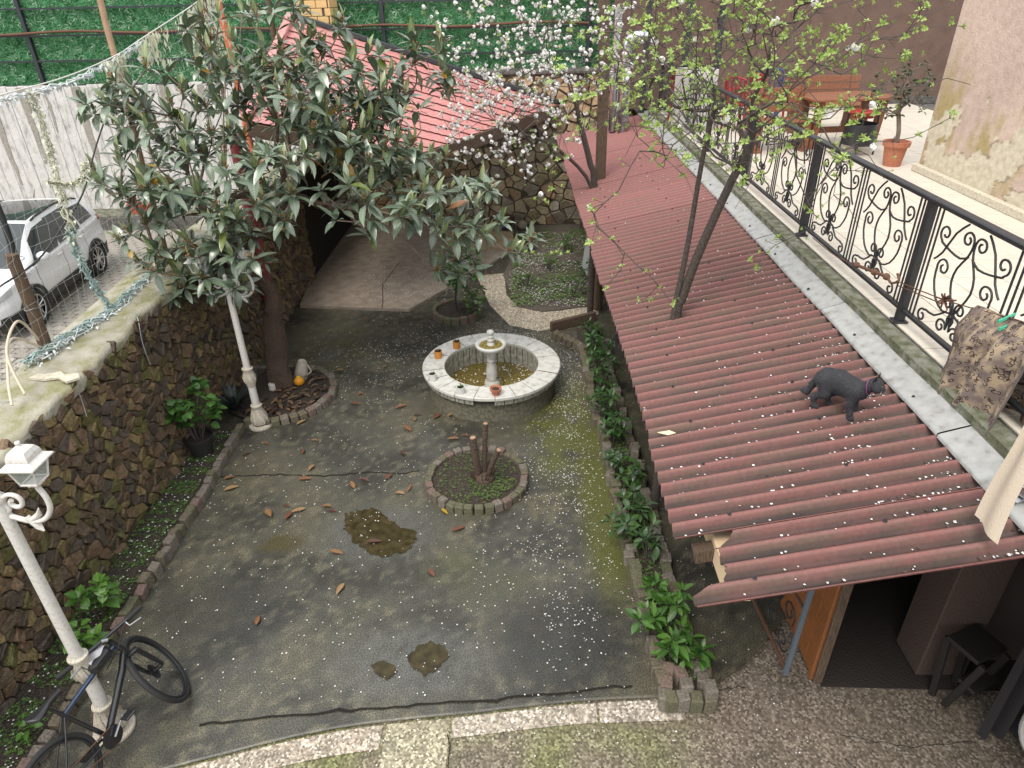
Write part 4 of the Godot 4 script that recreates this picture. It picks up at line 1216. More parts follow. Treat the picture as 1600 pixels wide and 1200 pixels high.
# ---------------------------------------------------------------- annex with the corrugated roof, terrace, building
const SLOPE := 0.2215
const PITCH := 0.125
func eave(z: float) -> float:
	return 0.872 - 0.0125 * clampf(-z - 4.5, 0, 12)
func roof_y(x: float) -> float:
	return 2.2 + SLOPE * (x - 0.88)
func corr(z: float) -> float:
	return 0.025 * cos(TAU * (z + 2.46) / PITCH)
func roof_xyz(x: float, z: float) -> Vector3:
	return V(x, roof_y(x) + corr(z), z)
func annex() -> void:
	var an := thing("annex", "low annex below the terrace with a long dark red corrugated roof", "building", V(2.4, 0, -9))
	var n1 := noise(401, 0.25); var n2 := noise(402, 0.06)
	var z0 := -2.46
	for k in 13:
		var waves := 4.0 if k == 0 else 8.0
		var z1 := z0 - waves * PITCH
		if k == 12: z1 = -15.6
		var b := MB.new()
		var nv := int((z0 - z1) / PITCH * 12)
		var lift := 0.006 * (k % 2)
		var ox := rr(-0.012, 0.012)
		var za := z0 + (0.03 if k > 1 else 0.0)
		var shade := rr(0.92, 1.08)
		var xs := func(z: float) -> float:
			if k > 0: return eave(z) + ox + 0.008 * n1.get_noise_1d(z * 40)
			var s := 0.88
			if z < -2.56: s = lerpf(0.92, 1.06, smoothstep(-2.56, -2.64, z)) + 0.03 * n1.get_noise_1d(z * 200)
			if z < -2.66: s = 1.08 + 0.03 * n1.get_noise_1d(z * 300) + 0.10 * smoothstep(-2.86, -2.96, z) 
			return s
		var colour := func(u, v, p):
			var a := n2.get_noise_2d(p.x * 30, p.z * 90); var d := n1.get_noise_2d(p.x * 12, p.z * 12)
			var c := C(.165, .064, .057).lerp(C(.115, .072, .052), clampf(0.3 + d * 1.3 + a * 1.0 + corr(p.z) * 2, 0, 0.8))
			c = c.lerp(C(.034, .020, .017), smoothstep(0.006, -0.020, corr(p.z)) * (0.75 + 0.5 * a))  # groove shade put into the colour, together with settled dirt
			c = c.lerp(C(.34, .145, .135), smoothstep(0.015, 0.025, corr(p.z)) * 0.45)  # crest highlight painted in as a paler pink
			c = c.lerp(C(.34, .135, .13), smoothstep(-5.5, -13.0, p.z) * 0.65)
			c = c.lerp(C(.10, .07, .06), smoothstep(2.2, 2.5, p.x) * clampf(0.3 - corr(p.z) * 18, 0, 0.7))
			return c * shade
		for side in 2:
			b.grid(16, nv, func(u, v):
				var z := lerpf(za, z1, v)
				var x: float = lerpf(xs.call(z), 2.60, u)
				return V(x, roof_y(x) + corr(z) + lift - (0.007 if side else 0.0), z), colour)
		var e0 := b.v.size(); var ei := b.i.size()       # the cut edge along the eave
		for q in nv + 1:
			var z := lerpf(za, z1, float(q) / nv)
			var x: float = xs.call(z)
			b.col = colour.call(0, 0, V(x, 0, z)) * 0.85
			b.vert(V(x, roof_y(x) + corr(z) + lift, z), V(-1, 0, 0)); b.vert(V(x, roof_y(x) + corr(z) + lift - 0.007, z), V(-1, 0, 0))
			if q: 
				var w := e0 + q * 2
				b.itri(w - 2, w, w + 1); b.itri(w - 2, w + 1, w - 1)
		b.col = C(1, 1, 1)
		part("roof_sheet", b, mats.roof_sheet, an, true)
		z0 = z1
	var sc := MB.new()
	sc.lathe(T(V(0, 0, 0)), [Vector2(0.013, 0), Vector2(0.012, 0.003), Vector2(0.006, 0.005), Vector2(0.006, 0.012), Vector2(0.001, 0.014)], 8)
	var scm := sc.mesh()
	for k in 22:
		for xx in [1.18, 1.95]:
			var z := -2.46 - PITCH * (1 + k * 4 + (2 if xx > 1.5 else 0))
			if z < -12: continue
			shared("roof_screw", scm, mats.black_iron, an, T(roof_xyz(xx + rr(-0.03, 0.03), z) + V(0, 0.006, 0) - an.position))
	var b := MB.new()
	# rafters and the purlin that shows where the sheet is broken
	b.bx(1.10, 1.24, 2.04, 2.18, -15.4, -2.66, 0.006)
	part("purlin", b, mats.cream_wood, an, true)
	for k in 11:
		b = MB.new()
		var z := -3.0 - k * 1.2
		b.bar(V(eave(z) + 0.12, roof_y(eave(z) + 0.1) - 0.15, z), V(2.6, roof_y(2.6) - 0.15, z), 0.08, 0.09)
		part("rafter", b, mats.old_wood, an, true)
	b = MB.new()
	b.bx(2.36, 2.5, 0, 2.36, -15.8, -4.62)
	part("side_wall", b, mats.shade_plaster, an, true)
	b = MB.new()
	b.bx(1.35, 2.36, 0, 2.2, -16.0, -15.75)
	part("end_wall", b, mats.concrete_dark, an, true)
	b = MB.new()
	b.bx(3.22, 3.62, 0, 2.45, -4.05, -3.70, 0.01)
	part("pillar", b, mats.pillar_plaster, an, true)
	b = MB.new()
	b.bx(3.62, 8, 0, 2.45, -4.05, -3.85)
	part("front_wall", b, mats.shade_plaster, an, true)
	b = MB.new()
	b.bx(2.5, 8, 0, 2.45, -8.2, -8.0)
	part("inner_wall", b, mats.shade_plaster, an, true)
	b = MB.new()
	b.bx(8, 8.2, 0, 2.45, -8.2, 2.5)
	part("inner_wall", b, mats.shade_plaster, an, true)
	# terrace slab, ledge, flashing
	var te := thing("terrace", "raised terrace of pale tiles behind the black scroll railing", "terrace", V(4, 2.45, -8))
	b = MB.new()
	b.bx(2.70, 9, 2.45, 2.705, -16.6, 2.5)
	part("slab", b, mats.concrete_dark, te, true)
	for k in 10:
		b = MB.new()
		var zl := -1.6 - k * 1.46
		b.bx(2.684, 2.806 + rr(-0.003, 0.003), 2.56, 2.738 + rr(-0.003, 0.003), zl, zl - 1.453, 0.012)
		part("ledge_stone", b, mats.moss_edge, te, true)
	for k in 8:
		b = MB.new()
		var za := -1.6 - k * 1.85; var zb := za - 1.84
		b.grid(3, 6, func(u, v):
			var q := int(round(u * 3))
			return V([2.50, 2.502, 2.515, 2.69][q], [2.588, 2.606, 2.614, 2.668][q] + 0.003 * (k % 2) + 0.004 * sin(v * 7 + k), lerpf(za, zb, v)))
		part("flashing_strip", b, mats.flashing, te, true)
		for m in 2:
			shared("flashing_screw", scm, mats.black_iron, te, T(V(2.545 + rr(-0.01, 0.01), 2.628, za - 0.4 - m * 0.92) - te.position, Basis(V(0, 0, 1), 0.3)))
	var tile := MB.new()
	tile.box(T(V(0, 0, 0)), V(0.438, 0.016, 0.438), 0.003)
	var tm := tile.mesh()
	for i in 12:
		for j in 42:
			var p := V(2.845 + 0.222 + i * 0.447, 2.716, -1.0 - j * 0.447)
			if p.z < -15.5 or (p.x > 5.5 and p.z > -9.4) or p.x > 8.2: continue
			if i > 6 and j < 20: continue
			if (p.x - 2.8) * 1.6 > -p.z - 0.2: continue
			shared("floor_tile", tm, mats.terrace_tile, te, T(p + V(0, rr(-0.001, 0.001), 0) - te.position, Basis(Vector3.UP, (PI if rng.randf() < 0.5 else 0.0))))
	# building behind the terrace
	var bd := thing("house_wall", "tall pale pink plastered house wall with green algae streaks beside the terrace", "building", V(6.5, 2.7, -8))
	b = MB.new()
	b.bx(5.424, 9, 2.70, 7.5, -9.62, 2.5)
	var n3 := noise(403, 0.5, FastNoiseLite.TYPE_SIMPLEX_SMOOTH, 5); var n4 := noise(404, 1.3, FastNoiseLite.TYPE_SIMPLEX_SMOOTH, 4)
	b.grid(150, 110, func(u, v): return V(5.42, lerpf(2.72, 6.2, v * v), lerpf(-9.62, -4.5, u)), func(_u, _v, p):
		var hgt: float = p.y - 2.72
		var c := C(.60, .47, .40).lerp(C(.52, .40, .35), clampf(0.5 + n3.get_noise_2d(p.z, p.y) * 1.5, 0, 1))
		var streak: float = n3.get_noise_2d(p.z * 3.0, p.y * 0.35 + 20)
		c = c.lerp(C(.36, .29, .10), clampf((streak + 0.28 + n4.get_noise_2d(p.z * 3, p.y * 2) * 0.4) * 1.8 - hgt * 0.42, 0, 0.85) * smoothstep(2.0, 0.6, hgt))
		var peel: float = n4.get_noise_2d(p.z * 1.1 + 9, p.y * 1.1) + 0.42 - hgt * 0.9
		if peel > 0.0: c = C(.66, .60, .48).lerp(C(.52, .46, .34), clampf(n4.get_noise_2d(p.z * 8, p.y * 8) + 0.4, 0, 1))
		elif peel > -0.035: c = C(.30, .25, .18)
		return c)
	part("pink_wall", b, mats.pink_plaster, bd, true)
	b = MB.new()
	b.bx(5.35, 5.425, 2.725, 2.82, -9.66, 2.5, 0.008)
	part("base_kerb", b, mats.peeled, bd, true)
	for q in [] if n1 else [[-9.3, 3.0, 0.5, 0.75, "algae"], [-8.9, 3.35, 0.3, 0.7, "algae"], [-8.35, 3.0, 0.25, 0.5, "algae"], [-8.2, 3.95, 0.1, 0.3, "algae"], [-8.6, 2.92, 0.42, 0.28, "peeled"], [-7.8, 2.95, 0.4, 0.38, "peeled"], [-8.0, 3.3, 0.14, 0.18, "peeled"], [-7.4, 3.0, 0.3, 0.6, "algae"]]:
		b = MB.new()
		var pl := PackedVector2Array()
		for k in 22:
			var a := TAU * k / 22
			var r := 1.0 + 0.45 * n1.get_noise_2d(cos(a) * 9 + q[0] * 20, sin(a) * 9)
			pl.append(Vector2(q[0] + cos(a) * q[2] * r * 0.7, maxf(q[1] + sin(a) * q[3] * r, 2.83)))
		b.prism(Transform3D(Basis(V(0, 0, 1), V(0, 1, 0), V(-1, 0, 0)), V(5.42, 0, 0)), pl, -0.004, 0.003 + 0.0012 * fposmod(absf(q[0]) * 7.0, 1.0) + (0.003 if q[4] == "peeled" else 0.0))
		part("plaster_patch" if q[4] == "peeled" else "algae_streak", b, mats[q[4]], bd, true)
	b = MB.new()
	b.bx(1.9, 9, 2.70, 7.5, -15.9, -15.6)
	part("brown_wall", b, mats.brown_plaster, bd, true, "brown plastered end wall")
	b = MB.new()
	b.bx(2.85, 9, 2.715, 2.85, -15.6, -15.56)
	part("skirting", b, mats.concrete_dark, bd, true)
	railing()

func spiral(c: Vector2, r: float, a0: float, turns: float, n := 14) -> Array:      # from outside in
	var o := []
	for k in n:
		var s := float(k) / (n - 1)
		var a := a0 + turns * TAU * s
		o.append(c + Vector2(cos(a), sin(a)) * r * (1.0 - 0.72 * s))
	return o
func railing() -> void:
	var rl := thing("scroll_railing", "black wrought iron railing with scrollwork along the terrace edge", "railing", V(2.88, 2.72, -9))
	var zs := []
	for k in 7: zs.append(-2.70 - 2.1 * k)
	for z in zs:
		var b := MB.new()
		b.box(T(V(2.88, 2.72 + 0.475, z)), V(0.06, 0.95, 0.06), 0.006)
		part("post", b, mats.black_iron, rl, true)
		b = MB.new()
		b.box(T(V(2.88, 2.735, z)), V(0.1, 0.014, 0.1), 0.003)
		part("foot_plate", b, mats.black_iron, rl, true)
	for q in [["top_rail", 3.665, 0.07, 0.035], ["bottom_rail", 2.83, 0.04, 0.03]]:
		for k in 6:
			var b := MB.new()
			if q[0] == "top_rail": b.box(T(V(2.88, q[1], zs[k] - 1.05)), V(q[2], q[3], 2.1), 0.007)
			else: b.box(T(V(2.88, q[1], zs[k] - 1.05)), V(q[2], q[3], 2.03), 0.005)
			part(q[0], b, mats.black_iron, rl, true)
	# scrollwork of one motif: x along the rail from -0.36 to 0.36, y from 0 (bottom rail) to 0.82
	var curves := []
	for s in [-1.0, 1.0]:
		var f := func(a: Array) -> Array:
			var o := []
			for p in a: o.append(Vector2(p.x * s, p.y))
			return o
		# lyre: curl at the foot, waist, belly, waist, curl at the head
		var a := spiral(Vector2(0.075, 0.085), 0.055, PI * 1.0, -1.2)
		a.reverse()
		a.append_array([Vector2(0.012, 0.13), Vector2(0.005, 0.17)])
		curves.append(f.call(a))
		a = spiral(Vector2(0.06, 0.255), 0.048, PI * 1.05, -1.15)
		a.reverse()
		a.append_array([Vector2(0.012, 0.21), Vector2(0.03, 0.16), Vector2(0.012, 0.12)])
		curves.append(f.call(a))
		a = [Vector2(0.008, 0.2), Vector2(0.06, 0.30), Vector2(0.10, 0.40), Vector2(0.085, 0.50), Vector2(0.03, 0.59), Vector2(0.008, 0.66)]
		a.append_array(spiral(Vector2(0.065, 0.70), 0.055, PI * 0.95, -1.2))
		curves.append(f.call(a))
		# wide C with a curl
		a = [Vector2(0.01, 0.21), Vector2(0.10, 0.185), Vector2(0.20, 0.235), Vector2(0.265, 0.34), Vector2(0.275, 0.43)]
		a.append_array(spiral(Vector2(0.215, 0.45), 0.062, 0.0, 1.15))
		curves.append(f.call(a))
		# shoulder: from the neck outwards, curling up at the side
		a = [Vector2(0.02, 0.60), Vector2(0.09, 0.565), Vector2(0.2, 0.575), Vector2(0.30, 0.60)]
		a.append_array(spiral(Vector2(0.285, 0.665), 0.06, -PI * 0.4, 1.1))
		curves.append(f.call(a))
		# foot: from the waist to the corner
		a = [Vector2(0.06, 0.20), Vector2(0.16, 0.12), Vector2(0.26, 0.115)]
		a.append_array(spiral(Vector2(0.285, 0.06), 0.05, PI * 0.6, -1.1))
		curves.append(f.call(a))
		a = [Vector2(0.10, 0.79), Vector2(0.19, 0.70), Vector2(0.265, 0.54), Vector2(0.33, 0.47)]
		curves.append(f.call(a))
	var ms := []
	for cv in curves:
		var b := MB.new()
		var p3 := []
		for p: Vector2 in cv: p3.append(V(0, p.y, p.x * 1.12))
		b.tube(curve(p3, 2), 0.0078, 5)
		ms.append(b.mesh())
	var knot := MB.new()
	knot.ball(T(V(0, 0.185, 0), Basis.from_scale(V(0.016, 0.03, 0.016))), 8, 5)
	ms.append(knot.mesh())
	var bar := MB.new()
	bar.tube([V(0, 0, 0), V(0, 0.82, 0)], 0.0075, 5)
	var barm := bar.mesh()
	for k in 6:
		var zc: float = zs[k] - 1.05
		for d in [-0.95, -0.9, -0.055, 0.0, 0.055, 0.9, 0.95]:
			shared("bar", barm, mats.black_iron, rl, T(V(0, 0.11, zc + d + 9)))
		for side in [-0.48, 0.48]:
			for m in ms: shared("scroll", m, mats.black_iron, rl, T(V(0, 0.115, zc + side + 9)))

# ---------------------------------------------------------------- trees and plants
var CAM := Vector3(0, 5, 0)
func leaf_mesh(droop: float, fold: float, wid := 0.3, segs := 5) -> ArrayMesh:
	var b := MB.new()
	b.leaf(T(V(0, 0, 0)), 1.0, wid, droop, fold, segs)
	return b.mesh()
func wood(o: Node3D, g: Dictionary, rad: PackedFloat32Array, m_trunk: Material, m_limb: Material, big: float, mid: float, sides := 9) -> void:
	var tw := MB.new()
	var first := true
	for ch in chains(g, rad):
		if first:
			var b := MB.new()
			b.tube(curve(ch.pts, 6), interp(ch.rad, 6), sides + 9)
			var bn := noise(520, 0.9)
			for q in b.v.size():
				if ch.r0 < 0.1: break
				var p := b.v[q]
				b.v[q] = p + b.n[q] * (bn.get_noise_3d(p.x * 14, p.y * 7, p.z * 14) * 0.035 + bn.get_noise_3d(p.x * 3, p.y * 2.2, p.z * 3) * 0.05)
			if ch.r0 >= 0.1: b.smooth(0, 0)
			part("trunk", b, m_trunk, o, true)
			first = false
		elif ch.r0 > big:
			var b := MB.new()
			b.tube(ch.pts, ch.rad, sides)
			part("limb", b, m_limb, o, true)
		elif ch.r0 > mid: tw.tube(ch.pts, ch.rad, 6)
		else: tw.tube(ch.pts, ch.rad, 4, false)
	stuff(part("twigs", tw, m_limb, o, true))
# leaves given as [Transform, colour, which mesh]; the largest in view become parts
func foliage(o: Node3D, list: Array, meshes: Array, m: Material, singles: int) -> void:
	for l in list:
		var p: Vector3 = (l[0] as Transform3D).origin
		l.append((l[0] as Transform3D).basis.y.length() / p.distance_to(CAM))
	list.sort_custom(func(a, b): return a[3] > b[3])
	var ts := []; var cs := []
	for k in meshes.size(): ts.append([]); cs.append([])
	for k in list.size():
		var l: Array = list[k]
		var t: Transform3D = l[0]
		t.origin -= o.position
		if k < singles:
			var mk := "leaf_" + str(int((l[1] as Color).r * 40)) + "_" + str(int((l[1] as Color).g * 40))
			var lm: StandardMaterial3D = mats.get(mk)
			if lm == null:
				lm = (m as StandardMaterial3D).duplicate()
				lm.vertex_color_use_as_albedo = false
				lm.albedo_color = (l[1] as Color).linear_to_srgb()
				mats[mk] = lm
			shared("leaf", meshes[l[2]], lm, o, t)
		else:
			ts[l[2]].append(t); cs[l[2]].append(l[1])
	for k in meshes.size():
		if ts[k].size(): many("leaves", (meshes[k] as ArrayMesh).duplicate(), m, ts[k], cs[k], o)
func rosette(list: Array, p: Vector3, d: Vector3, n: int, l0: float, l1: float, cols: Callable, open := 0.9, w := 1.0) -> void:
	var b := along(d)
	var a0 := rr(0, TAU)
	for k in n:
		var a := a0 + k * 2.4 + rr(-0.5, 0.5)
		var e := lerpf(1.2, -0.35, float(k) / n) * (1.3 - open * 0.4) + rr(-0.35, 0.3)
		var dir := b * V(cos(a) * cos(e), sin(e), sin(a) * cos(e))
		dir = (dir + V(0, -0.12 * float(k) / n, 0)).normalized()
		var s := rr(l0, l1) * lerpf(0.75, 1.05, float(k) / n)
		var bs := along(dir, (Vector3.UP * 1.4 + b.y * 0.4)) * Basis(V(0, 1, 0), rr(-0.35, 0.35))
		list.append([Transform3D(bs * Basis.from_scale(V(s * w, s, s)), p + dir * 0.02), cols.call(k), rng.randi() % 3])

func loquat() -> void:
	var o := thing("loquat_tree", "large loquat tree with long ribbed leaves and a rough trunk by the stone wall", "tree", V(-3.53, 0, -8.5))
	rng.seed = 501
	var lobes := [[-3.7, 3.95, -8.4, 0.85], [-2.65, 4.15, -8.5, 0.85], [-1.95, 3.6, -8.4, 0.85], [-4.3, 3.05, -8.2, 0.75], [-3.3, 2.95, -7.9, 0.8], [-2.6, 3.4, -8.2, 1.0], [-1.7, 2.95, -8.2, 0.75], [-1.05, 2.75, -8.4, 0.6], [-4.0, 2.15, -7.9, 0.6], [-1.75, 4.1, -8.8, 0.55], [-4.4, 3.65, -8.3, 0.6], [-3.72, 1.95, -7.7, 0.42], [-1.25, 4.35, -8.9, 0.32], [-4.7, 3.85, -8.4, 0.32], [-0.6, 2.6, -8.3, 0.4], [-2.4, 4.5, -8.7, 0.5], [-3.2, 4.5, -8.6, 0.55], [-4.7, 2.3, -8.0, 0.26], [-0.85, 1.95, -8.3, 0.35], [0.0, 2.1, -8.4, 0.22], [-0.9, 3.95, -9.0, 0.25], [-2.9, 3.6, -9.5, 0.8], [-2.0, 3.2, -9.4, 0.7], [-3.3, 2.5, -7.5, 0.4], [-4.9, 3.0, -8.3, 0.35]]
	var tg := []
	for l in lobes:
		var n := int(ceil(l[3] * l[3] * 52)) + 1
		for k in n:
			var d = V(rng.randfn(), rng.randfn(), rng.randfn()).normalized() * l[3] * pow(rng.randf(), 0.4)
			tg.append(V(l[0], l[1], l[2]) + d * V(1, 0.85, 1.25))
	var start := [V(-3.53, -0.1, -8.5), V(-3.55, 0.3, -8.52), V(-3.5, 0.7, -8.5), V(-3.47, 1.05, -8.48), V(-3.4, 1.3, -8.45)]
	var g := grow(start, tg, 0.2, 0.03, rng, 0.35)
	var rad := radii(g, 0.0075, 2.35, 0.17)
	for k in 5: rad[k] = [0.20, 0.16, 0.148, 0.142, 0.13][k]
	wood(o, g, rad, mats.bark_loquat, mats.bark_limb, 0.026, 0.012)
	var list := []
	var buds := MB.new()
	for t in g.tips:
		var p: Vector3 = g.p[t]
		var d: Vector3 = (p - g.p[g.par[t]]).normalized()
		d = (d * 0.7 + V(0, 0.8, 0) + (p - V(-2.8, 2.6, -8.5)).normalized() * 0.35).normalized()
		var tone := rr(0.75, 1.3)
		rosette(list, p, d, rng.randi_range(6, 13), 0.11, 0.32, func(k):
			var q := rng.randf()
			if q < 0.017: return C(.62, .36, .05)
			if q < 0.026: return C(.40, .17, .06)
			if q < 0.042: return C(.2, .26, .05)
			return C(.135, .20, .135).lerp(C(.33, .42, .315), rng.randf()) * tone)
		if rng.randf() < 0.75:
			for k in 2: list.append([Transform3D(along((d + V(rr(-.3, .3), 0.9, rr(-.3, .3))).normalized(), V(rr(-1, 1), 0.1, rr(-1, 1))) * Basis.from_scale(V(0.75, 1, 1) * rr(0.15, 0.27)), p + d * 0.03), C(.36, .47, .19).lerp(C(.50, .57, .32), rng.randf()), 0])
		if rng.randf() < 0.35:
			for k in 9:
				var q := p + d * 0.05 + V(rr(-.05, .05), rr(0, .08), rr(-.05, .05))
				buds.tube([p, q], 0.004, 3, false)
				buds.ball(T(q, Basis.from_scale(V(1, 1, 1) * rr(0.008, 0.013))), 5, 3)
	foliage(o, list, [leaf_mesh(0.35, 0.2, 0.35), leaf_mesh(0.7, 0.25, 0.37), leaf_mesh(0.15, 0.3, 0.32)], mats.leafv, 300)
	stuff(part("flower_buds", buds, mat("bud", C(.22, .13, .06), 0.9), o, true))

func small_leaf_mesh() -> ArrayMesh:      # a shoot: six small leaves
	var b := MB.new()
	for k in 6:
		var a := k * 2.4
		var e := lerpf(1.2, 0.1, k / 6.0)
		b.leaf(T(V(0, 0, 0), along(V(cos(a) * cos(e), sin(e), sin(a) * cos(e)))), lerpf(0.7, 1.0, k / 6.0), 0.42, 0.3, 0.3, 2)
	return b.mesh()
func blossom_mesh() -> ArrayMesh:         # a bunch of five-petalled flowers
	var b := MB.new()
	var r := RandomNumberGenerator.new()
	r.seed = 9
	for f in 10:
		var d := V(r.randf_range(-1, 1), r.randf_range(-0.3, 1), r.randf_range(-1, 1)).normalized()
		var bs := along(d)
		for k in 5:
			var a := TAU * k / 5
			var o := bs * V(cos(a), 0.15, sin(a))
			var s := bs * V(-sin(a), 0, cos(a))
			var c := d * 0.62
			b.quad(c - o * 0.02, c + o * 0.3 - s * 0.26, c + o * 0.55, c + o * 0.3 + s * 0.26)
	return b.mesh()
func plum(called: String, label: String, root: Vector3, stems: Array, tg: Array, tip: float, base_r: float, leafiness: float, flowers: float, big: float) -> void:
	var o := thing(called, label, "tree", root, 0.0)
	var shoots := []; var cols := []; var fl := []
	var tw := MB.new()
	for si in stems.size():
		var start: Array = stems[si][0]
		var mine := []
		for t in tg:
			if t[1] == si: mine.append(t[0])
		var g := grow(start, mine, 0.13, 0.02, rng, 0.15)
		var rad := radii(g, tip, 2.5, stems[si][1])
		for k in start.size(): rad[k] = lerpf(stems[si][1], stems[si][1] * 0.6, float(k) / start.size())
		var first := true
		for ch in chains(g, rad):
			if first or ch.r0 > big:
				var b := MB.new()
				b.tube(curve(ch.pts, 2), interp(ch.rad, 2), 9)
				part("trunk" if first else "limb", b, mats.bark_plum, o, true)
				first = false
			else: tw.tube(ch.pts, ch.rad, 4, false)
		for k in range(start.size(), g.p.size()):
			if rad[k] > 0.016: continue
			var p: Vector3 = g.p[k]
			var d: Vector3 = (p - g.p[g.par[k]]).normalized()
			for q in 4:
				var sd := (d * 0.5 + V(rr(-1, 1), rr(-0.4, 1.0), rr(-1, 1)) * 0.8).normalized()
				var sp := p + sd * rr(0.02, 0.12)
				var isl := rng.randf() < leafiness * (1.0 if (g.kids[k] as Array).is_empty() else 0.5)
				var isf := rng.randf() < flowers
				if isl or isf: tw.tube([p, sp], 0.0022, 3, false)
				if isl:
					shoots.append(Transform3D(along((sd + V(0, 0.4, 0)).normalized()) * Basis.from_scale(V(1, 1, 1) * rr(0.026, 0.055)), sp - root))
					cols.append(C(.22, .33, .075).lerp(C(.42, .53, .17), rng.randf()))
				if isf: fl.append(Transform3D(along(V(rr(-1, 1), rr(-1, 1), rr(-1, 1))) * Basis.from_scale(V(1, 1, 1) * rr(0.02, 0.04)), sp + sd * 0.02 - root))
		# hanging bare whips
		for t in g.tips:
			if rng.randf() < 0.35:
				var p: Vector3 = g.p[t]
				var e := p + V(rr(-.3, .3), rr(-.35, .2), rr(-.2, .2))
				tw.tube([p, p.lerp(e, 0.5) + V(0, 0.05, 0), e], [0.004, 0.003, 0.002], 4, false)
	stuff(part("twigs", tw, mats.twig_plum, o, true))
	many("leaf_shoots", small_leaf_mesh(), mats.smallleaf, shoots, cols, o)
	many("blossoms", blossom_mesh(), mats.petal, fl, [], o)
func interp(a: Array, n: int) -> Array:
	var o := []
	for k in a.size() - 1:
		for s in n: o.append(lerpf(a[k], a[k + 1], float(s) / n))
	o.append(a[a.size() - 1])
	return o
func plums() -> void:
	rng.seed = 601
	var st := [[[V(1.40, 0, -5.75), V(1.40, 2.25, -5.75), V(1.43, 2.5, -5.75), V(1.52, 2.9, -5.75), V(1.64, 3.3, -5.75), V(1.74, 3.6, -5.75), V(1.82, 3.83, -5.75)], 0.047], [[V(1.36, 2.2, -5.72), V(1.38, 2.5, -5.74), V(1.43, 2.9, -5.78), V(1.47, 3.3, -5.84), V(1.51, 3.75, -5.9), V(1.57, 4.1, -5.95)], 0.028]]
	var tg := []
	for k in 330:
		var d := V(rng.randfn(), rng.randfn(), rng.randfn()).normalized() * pow(rng.randf(), 0.45)
		var p := V(1.85, 4.55, -5.9) + d * V(1.25, 0.95, 1.5)
		if p.y > 3.3: tg.append([p, 0])
	for k in 150:
		var d := V(rng.randfn(), rng.randfn(), rng.randfn()).normalized() * pow(rng.randf(), 0.45)
		tg.append([V(1.15, 4.35, -6.0) + d * V(0.95, 0.8, 1.2), 1])
	for q in [[3.2, 4.7, -5.8], [3.0, 4.3, -5.6], [3.35, 4.05, -5.7], [3.05, 3.6, -5.9], [2.9, 3.9, -5.6], [2.6, 3.5, -6.0], [2.45, 3.3, -5.7], [2.75, 4.5, -5.5], [2.3, 3.05, -5.8], [2.0, 2.95, -5.5], [3.15, 4.45, -6.2], [2.85, 3.3, -6.3]]: tg.append([V(q[0], q[1], q[2]), 0])
	for q in [[0.3, 3.75, -6.0], [0.15, 3.3, -6.3], [0.55, 3.4, -5.6], [0.4, 3.05, -5.5], [0.7, 2.75, -5.5], [0.95, 3.0, -5.3], [1.05, 2.7, -5.4], [0.75, 3.6, -5.4], [0.1, 2.9, -5.9], [0.5, 4.1, -5.7], [1.2, 2.75, -5.2]]: tg.append([V(q[0], q[1], q[2]), 1])
	plum("plum_tree", "leaning plum tree with fresh green leaves growing up through the red roof", V(1.40, 0, -5.75), st, tg, 0.0030, 0.07, 0.85, 0.018, 0.016)
	rng.seed = 602
	st = [[[V(1.14, 0, -10.8), V(1.13, 2.2, -10.8), V(1.05, 2.6, -10.8), V(0.95, 2.95, -10.8), V(0.86, 3.25, -10.8), V(0.80, 3.5, -10.8)], 0.055], [[V(1.12, 2.15, -10.75), V(0.98, 2.45, -10.72), V(0.7, 2.75, -10.65), V(0.35, 3.0, -10.6), V(0.05, 3.1, -10.6)], 0.03]]
	tg = []
	for k in 200:
		var d := V(rng.randfn(), rng.randfn(), rng.randfn()).normalized() * pow(rng.randf(), 0.45)
		tg.append([V(0.35, 4.25, -10.9) + d * V(1.7, 0.9, 1.4), 0])
	for k in 130:
		var d := V(rng.randfn(), rng.randfn(), rng.randfn()).normalized() * pow(rng.randf(), 0.45)
		tg.append([V(-0.2, 3.35, -10.6) + d * V(1.15, 0.75, 1.1), 1])
	for q in [[-1.1, 4.5, -10.8], [-1.4, 4.7, -11], [-1.0, 3.9, -10.7], [-0.8, 2.5, -10.5], [-0.5, 2.4, -10.4], [0.1, 2.45, -10.4]]: tg.append([V(q[0], q[1], q[2]), 1 if q[1] < 3.6 else 0])
	plum("blossoming_plum_tree", "plum tree in white blossom beside the grey timber pole at the far roof end", V(1.14, 0, -10.8), st, tg, 0.0032, 0.07, 0.34, 0.55, 0.018)

# a low leafy plant: stems with rosettes of broad leaves
func leafy(called: String, label: String, at: Vector3, n: int, h: float, spread: float, l0: float, l1: float, c0: Color, c1: Color, per := 7, group := "", w := 1.3) -> Node3D:
	var o := thing(called, label, "plant", at, 0.0, group)
	var list := []
	var b := MB.new()
	for k in n:
		var a := rr(0, TAU)
		var e := V(cos(a) * spread * rr(0.2, 1), h * rr(0.55, 1.0), sin(a) * spread * rr(0.2, 1))
		b.tube(curve([V(e.x * 0.15, -0.03, e.z * 0.15), V(e.x * 0.45, e.y * 0.55, e.z * 0.45), e], 3), 0.006, 5)
		rosette(list, at + e, (e + V(0, h, 0)).normalized(), per, l0, l1, func(_k): return c0.lerp(c1, rng.randf()), 1.0, w)
		if h > 0.3: rosette(list, at + e * 0.6, V(0, 1, 0), 3, l0, l1, func(_k): return c0.lerp(c1, rng.randf()), 1.4, w)
	part("stems", b, mats.twig_plum, o)
	foliage(o, list, [leafm[0], leafm[1], leafm[2]], mats.plantleaf, mini(list.size(), 28))
	return o
var leafm := []
